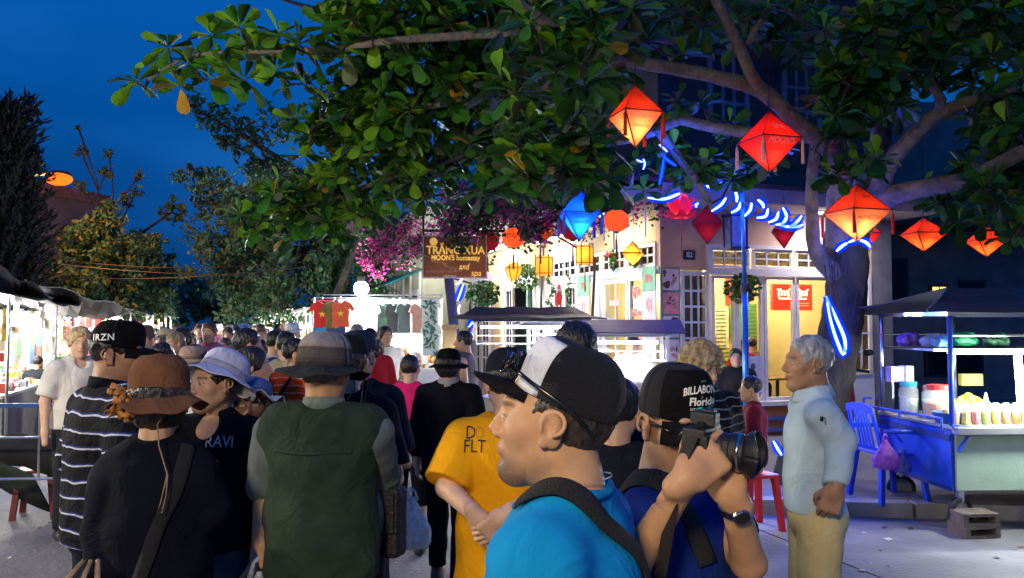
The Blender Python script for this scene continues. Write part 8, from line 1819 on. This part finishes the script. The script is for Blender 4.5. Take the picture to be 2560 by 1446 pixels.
bpk = thing('backpack', 'navy backpack on the back of the person in the floral shirt', 'backpack', (gx(686, 7.35), 7.33, 1.18), R(-10)); MB().ball((0, 0, 0), .2, 14, 9, (.75, .42, 1.1)).obj('pack_body', mat('pack_navy', (.012, .018, .05), .7, bump=.4), bpk, smooth=True); MB().ball((0, -.07, -.06), .12, 12, 8, (.9, .35, .8)).obj('pocket', MATS['pack_navy'], bpk, smooth=True)
far('man in a dark shirt with black hair left of the orange polo', 615, 5.6, -50, 1.66, (.02, .02, .03), head=(-10, 0, 0), skin='tan', hvox=.0065)
far('man in a tank top with grey-black hair at the dark-roofed cart, looking left', 1163, 8.3, 82, 1.62, (.10, .09, .10), sleeve=0, skin='asian', hvox=.0065)
far('vendor woman in a white blouse behind the blue-roofed cart', 1582, 9.6, 172, 1.56, (.72, .66, .60), hair='bun', skin='light', hvox=.0075)
def seated(label, loc, rz, shirt, H=1.62, **k):
    s_ = H / 1.70; t, Mh, A, sh = human(label, loc[0], loc[1], rz, H=H, z=loc[2] - .80 * s_ , legs='sit', arms=('lap', 'lap'), vox=.013, hvox=.0085, shirt=shirt, hem=.93, waist=1.02, **k); return t
seated('woman in a black top seated outside the shop window, chin on hand', (gx(1838, 9.6), 9.6, .55), 170, (.012, .012, .014), hair='bun')
seated('person in maroon seated on the red stool at the lower right', (2.02, 6.75, .46), 75, (.16, .015, .03), hair='short', H=1.5)
seated('boy seated on the cream plastic chair facing the left stalls', (gx(98, 12.3), 12.3, .45), 5, (.02, .025, .03), hair='short', H=1.42)
rin = lambda x, y: (SW(x, y, 0).x, SW(x, y, 0).y)
for i, (x_, y_, sc_, rz_, lab) in enumerate(((2.02, 1.0, (.45, .015, .012), 200, 'diner in a bright red shirt seen through the right shop pane'), (.98, 1.2, (.55, .35, .12), 150, 'diner in a tan shirt seen through the first shop pane'), (1.22, 1.6, (.05, .05, .06), 90, 'dark-haired diner behind the pane left of the blue pole'), (1.60, 1.7, (.04, .05, .12), 100, 'dark-haired diner behind the pane right of the blue pole'), (2.42, 1.3, (.35, .30, .22), 20, 'diner facing the red-shirted one across the cafe table'))):
    p_ = rin(x_, y_); seated(lab, (p_[0], p_[1], .62), rz_, sc_, hair='short', H=1.62)
dt = thing('cafe_table', 'dark wooden cafe table between the seated diners', 'table', SW(2.15, .72, .12), BR); MB().box((0, 0, .74), (1.1, .6, .03)).obj('table_top', M_WOOD, dt, bevel=.006)
for sx_, sy_ in ((-1, -1), (1, -1), (-1, 1), (1, 1)): MB().box((sx_ * .5, sy_ * .25, .36), (.04, .04, .72)).obj('leg', M_DARKW, dt)
# prototypes for the deep crowd
random.seed(3); protos = []
pk_ = [dict(hair='short', shirt=(.1, .1, .1)), dict(hair='bob', shirt=(.1, .1, .1), w=.92), dict(hair='long', shirt=(.1, .1, .1), w=.92, sleeve=.4), dict(hair='crop', shirt=(.1, .1, .1), w=1.06, belly=.03), dict(hair='pony', shirt=(.1, .1, .1), w=.9), dict(hair='short', shirt=(.1, .1, .1), sleeve=1.6)]
cr = random.Random(17)
COLS = [('white', (.60, .60, .60)), ('black', (.012, .012, .014)), ('red', (.50, .02, .02)), ('navy', (.015, .025, .07)), ('grey', (.16, .16, .17)), ('pale blue', (.25, .36, .52)), ('blue', (.02, .12, .40)), ('pink', (.50, .16, .25)), ('orange', (.60, .16, .02)), ('beige', (.42, .34, .22)), ('dark green', (.02, .07, .04)), ('lilac', (.30, .20, .40)), ('cream', (.60, .54, .40)), ('maroon', (.18, .02, .03))]
HN = {'short': 'short dark hair', 'bob': 'bobbed dark hair', 'long': 'long dark hair', 'crop': 'cropped hair', 'pony': 'a ponytail'}
spots = []
def okp(x, y): return all((x - a) ** 2 + (y - b) ** 2 > .42 ** 2 for a, b in spots)
tries = 0
want = [(6.2, 9, 11), (9, 13, 22), (13, 19, 26), (19, 28, 30), (28, 44, 34)]
fixed = [(o.location.x, o.location.y) for o in scn.objects if o.get('category') == 'person']
spots += fixed; plist = []
for a_, b_, n_ in want:
    k = 0; g_ = 0
    while k < n_ and g_ < 3000:
        g_ += 1; Y = cr.uniform(a_, b_); xl = -4.6 - .35 * (Y - 10); xr = -2.4 - .35 * (Y - 10)
        if Y < 10: xl = -3.9 - .1 * (Y - 6); xr = -1.3
        if Y > 18: xr = -1.9 - .35 * (Y - 10)
        x = cr.uniform(xl, xr)
        if okp(x, Y): spots.append((x, Y)); plist.append((x, Y)); k += 1
plist.sort(key=lambda q: q[1]); used = {}
mk = {}; hb_ = MB(); hb_.sheet(crown(.090, .104, .020, .10, n=20, m=5, boxy=4), .003); hb_.sheet(brim_all(.090, .104, .022, .055, n=20, m=2, down=.5), .003); HATME = [hb_.mesh('hat', M_FELT, True)]
for n_, (x, Y) in enumerate(plist):
    pi = cr.randrange(6); near_ = Y < 12; key = (pi, 'n' if near_ else 'f'); cn, cc = COLS[cr.randrange(len(COLS))] if cr.random() < .8 else COLS[1]
    facing = cr.random() < .5; rz_ = cr.uniform(140, 220) if facing else cr.uniform(-45, 45); H_ = cr.uniform(1.50, 1.72)
    if key not in mk:
        kk = dict(pk_[pi]); kk.setdefault('w', 1.0)
        t, Mh, A, sh = human('x', x, Y, rz_, vox=.015 if near_ else .026, hvox=.009 if near_ else .014, arms=('bend', 'hang'), pants=(.03, .03, .04), shoes=None if not near_ else (.03, .03, .03), legs='walk', loose=.026, **kk); mk[key] = t
    else:
        t = copy_tree(mk[key]); t.location = (x, Y, 0); t.rotation_euler = (0, 0, R(rz_))
    s_ = H_ / 1.70; t.scale = (s_, s_, s_)
    hc = cr.choice([(.010, .008, .007)] * 5 + [(.06, .03, .015), (.25, .17, .08), (.2, .2, .2)]); pc = cr.choice([(.02, .02, .025), (.03, .05, .09), (.20, .17, .12), (.04, .04, .05)])
    for c in t.children:
        b0 = c.name.split('.')[0]
        if b0 == 'shirt': c.color = (*cc, 1)
        elif b0 == 'hair': c.color = (*hc, 1)
        elif b0 == 'trousers': c.color = (*pc, 1)
    hatn = ''
    if cr.random() < .22 and pi not in (2,):
        hn_, hc2 = cr.choice([('white', (.6, .6, .62)), ('beige', (.42, .33, .22)), ('black', (.01, .01, .012)), ('blue', (.05, .12, .35)), ('straw', (.55, .42, .2))]); hatn = 'a %s hat' % hn_
        ho = link('hat', HATME[0], t, (0, .018, 1.585), (R(8), 0, 0), hc2)
    px_ = x / Y * 2000 + 1280; zone = 'by the left stalls' if px_ < 430 else 'left of mid street' if px_ < 560 else 'in mid street' if px_ < 680 else 'right of mid street' if px_ < 800 else 'before the clothes stall'
    dist = 'near' if Y < 9 else 'midway' if Y < 15 else 'far' if Y < 24 else 'very far'
    lab = '%s walker in %s with %s, %s, %s' % ('' if not facing else 'oncoming', cn, hatn or HN[pk_[pi]['hair']], dist, zone); lab = ' '.join(lab.split())
    used[lab] = used.get(lab, 0) + 1
    if used[lab] > 1 and used[lab] < 5: lab = lab + ', ' + ['', '', 'farther one', 'third back', 'last one'][used[lab]]
    t['label'] = lab; t['category'] = 'person'; t['group'] = 'crowd walking down the market street'
# added unseen lamp lighting leaves and crowd from left, and scraps on the road
pl_ = thing('fill_lamp_post', 'lamp on a post at a stall just outside the left of the view', 'street lamp', (-4.6, 2.9, 0)); MB().tube([(0, 0, 0), (0, 0, 2.7)], .03, 8).obj('post', M_STEEL, pl_); MB().ball((0, 0, 2.8), .09, 12, 8).obj('bulb', emis('stall_bulb_glow', (1, .97, .90), 40), pl_, smooth=True); lamp('bulb_light', 'POINT', (0, .02, 2.62), 330, (1, .88, .62), .14, pl_)
q = MB(); rr = random.Random(77)
for i in range(260):
    x_, y_ = rr.uniform(-5, 7), rr.uniform(3.2, 7.2); s_ = rr.uniform(.006, .03); a = rr.uniform(0, 6.3); q.mi = rr.randrange(3); z_ = .004
    q.add([(x_ + s_ * math.cos(a + k) * (1 + .4 * (k % 2)), y_ + s_ * math.sin(a + k), z_ + .004 * (k % 3)) for k in (0, 1.3, 2.8, 4.4)], [(0, 1, 2, 3)])
o = q.obj('litter', [mat('litter_paper', (.5, .48, .44), .9), mat('litter_leaf', (.14, .07, .02), .9), mat('litter_dark', (.04, .035, .03), .9)]); tag(o, kind='stuff')
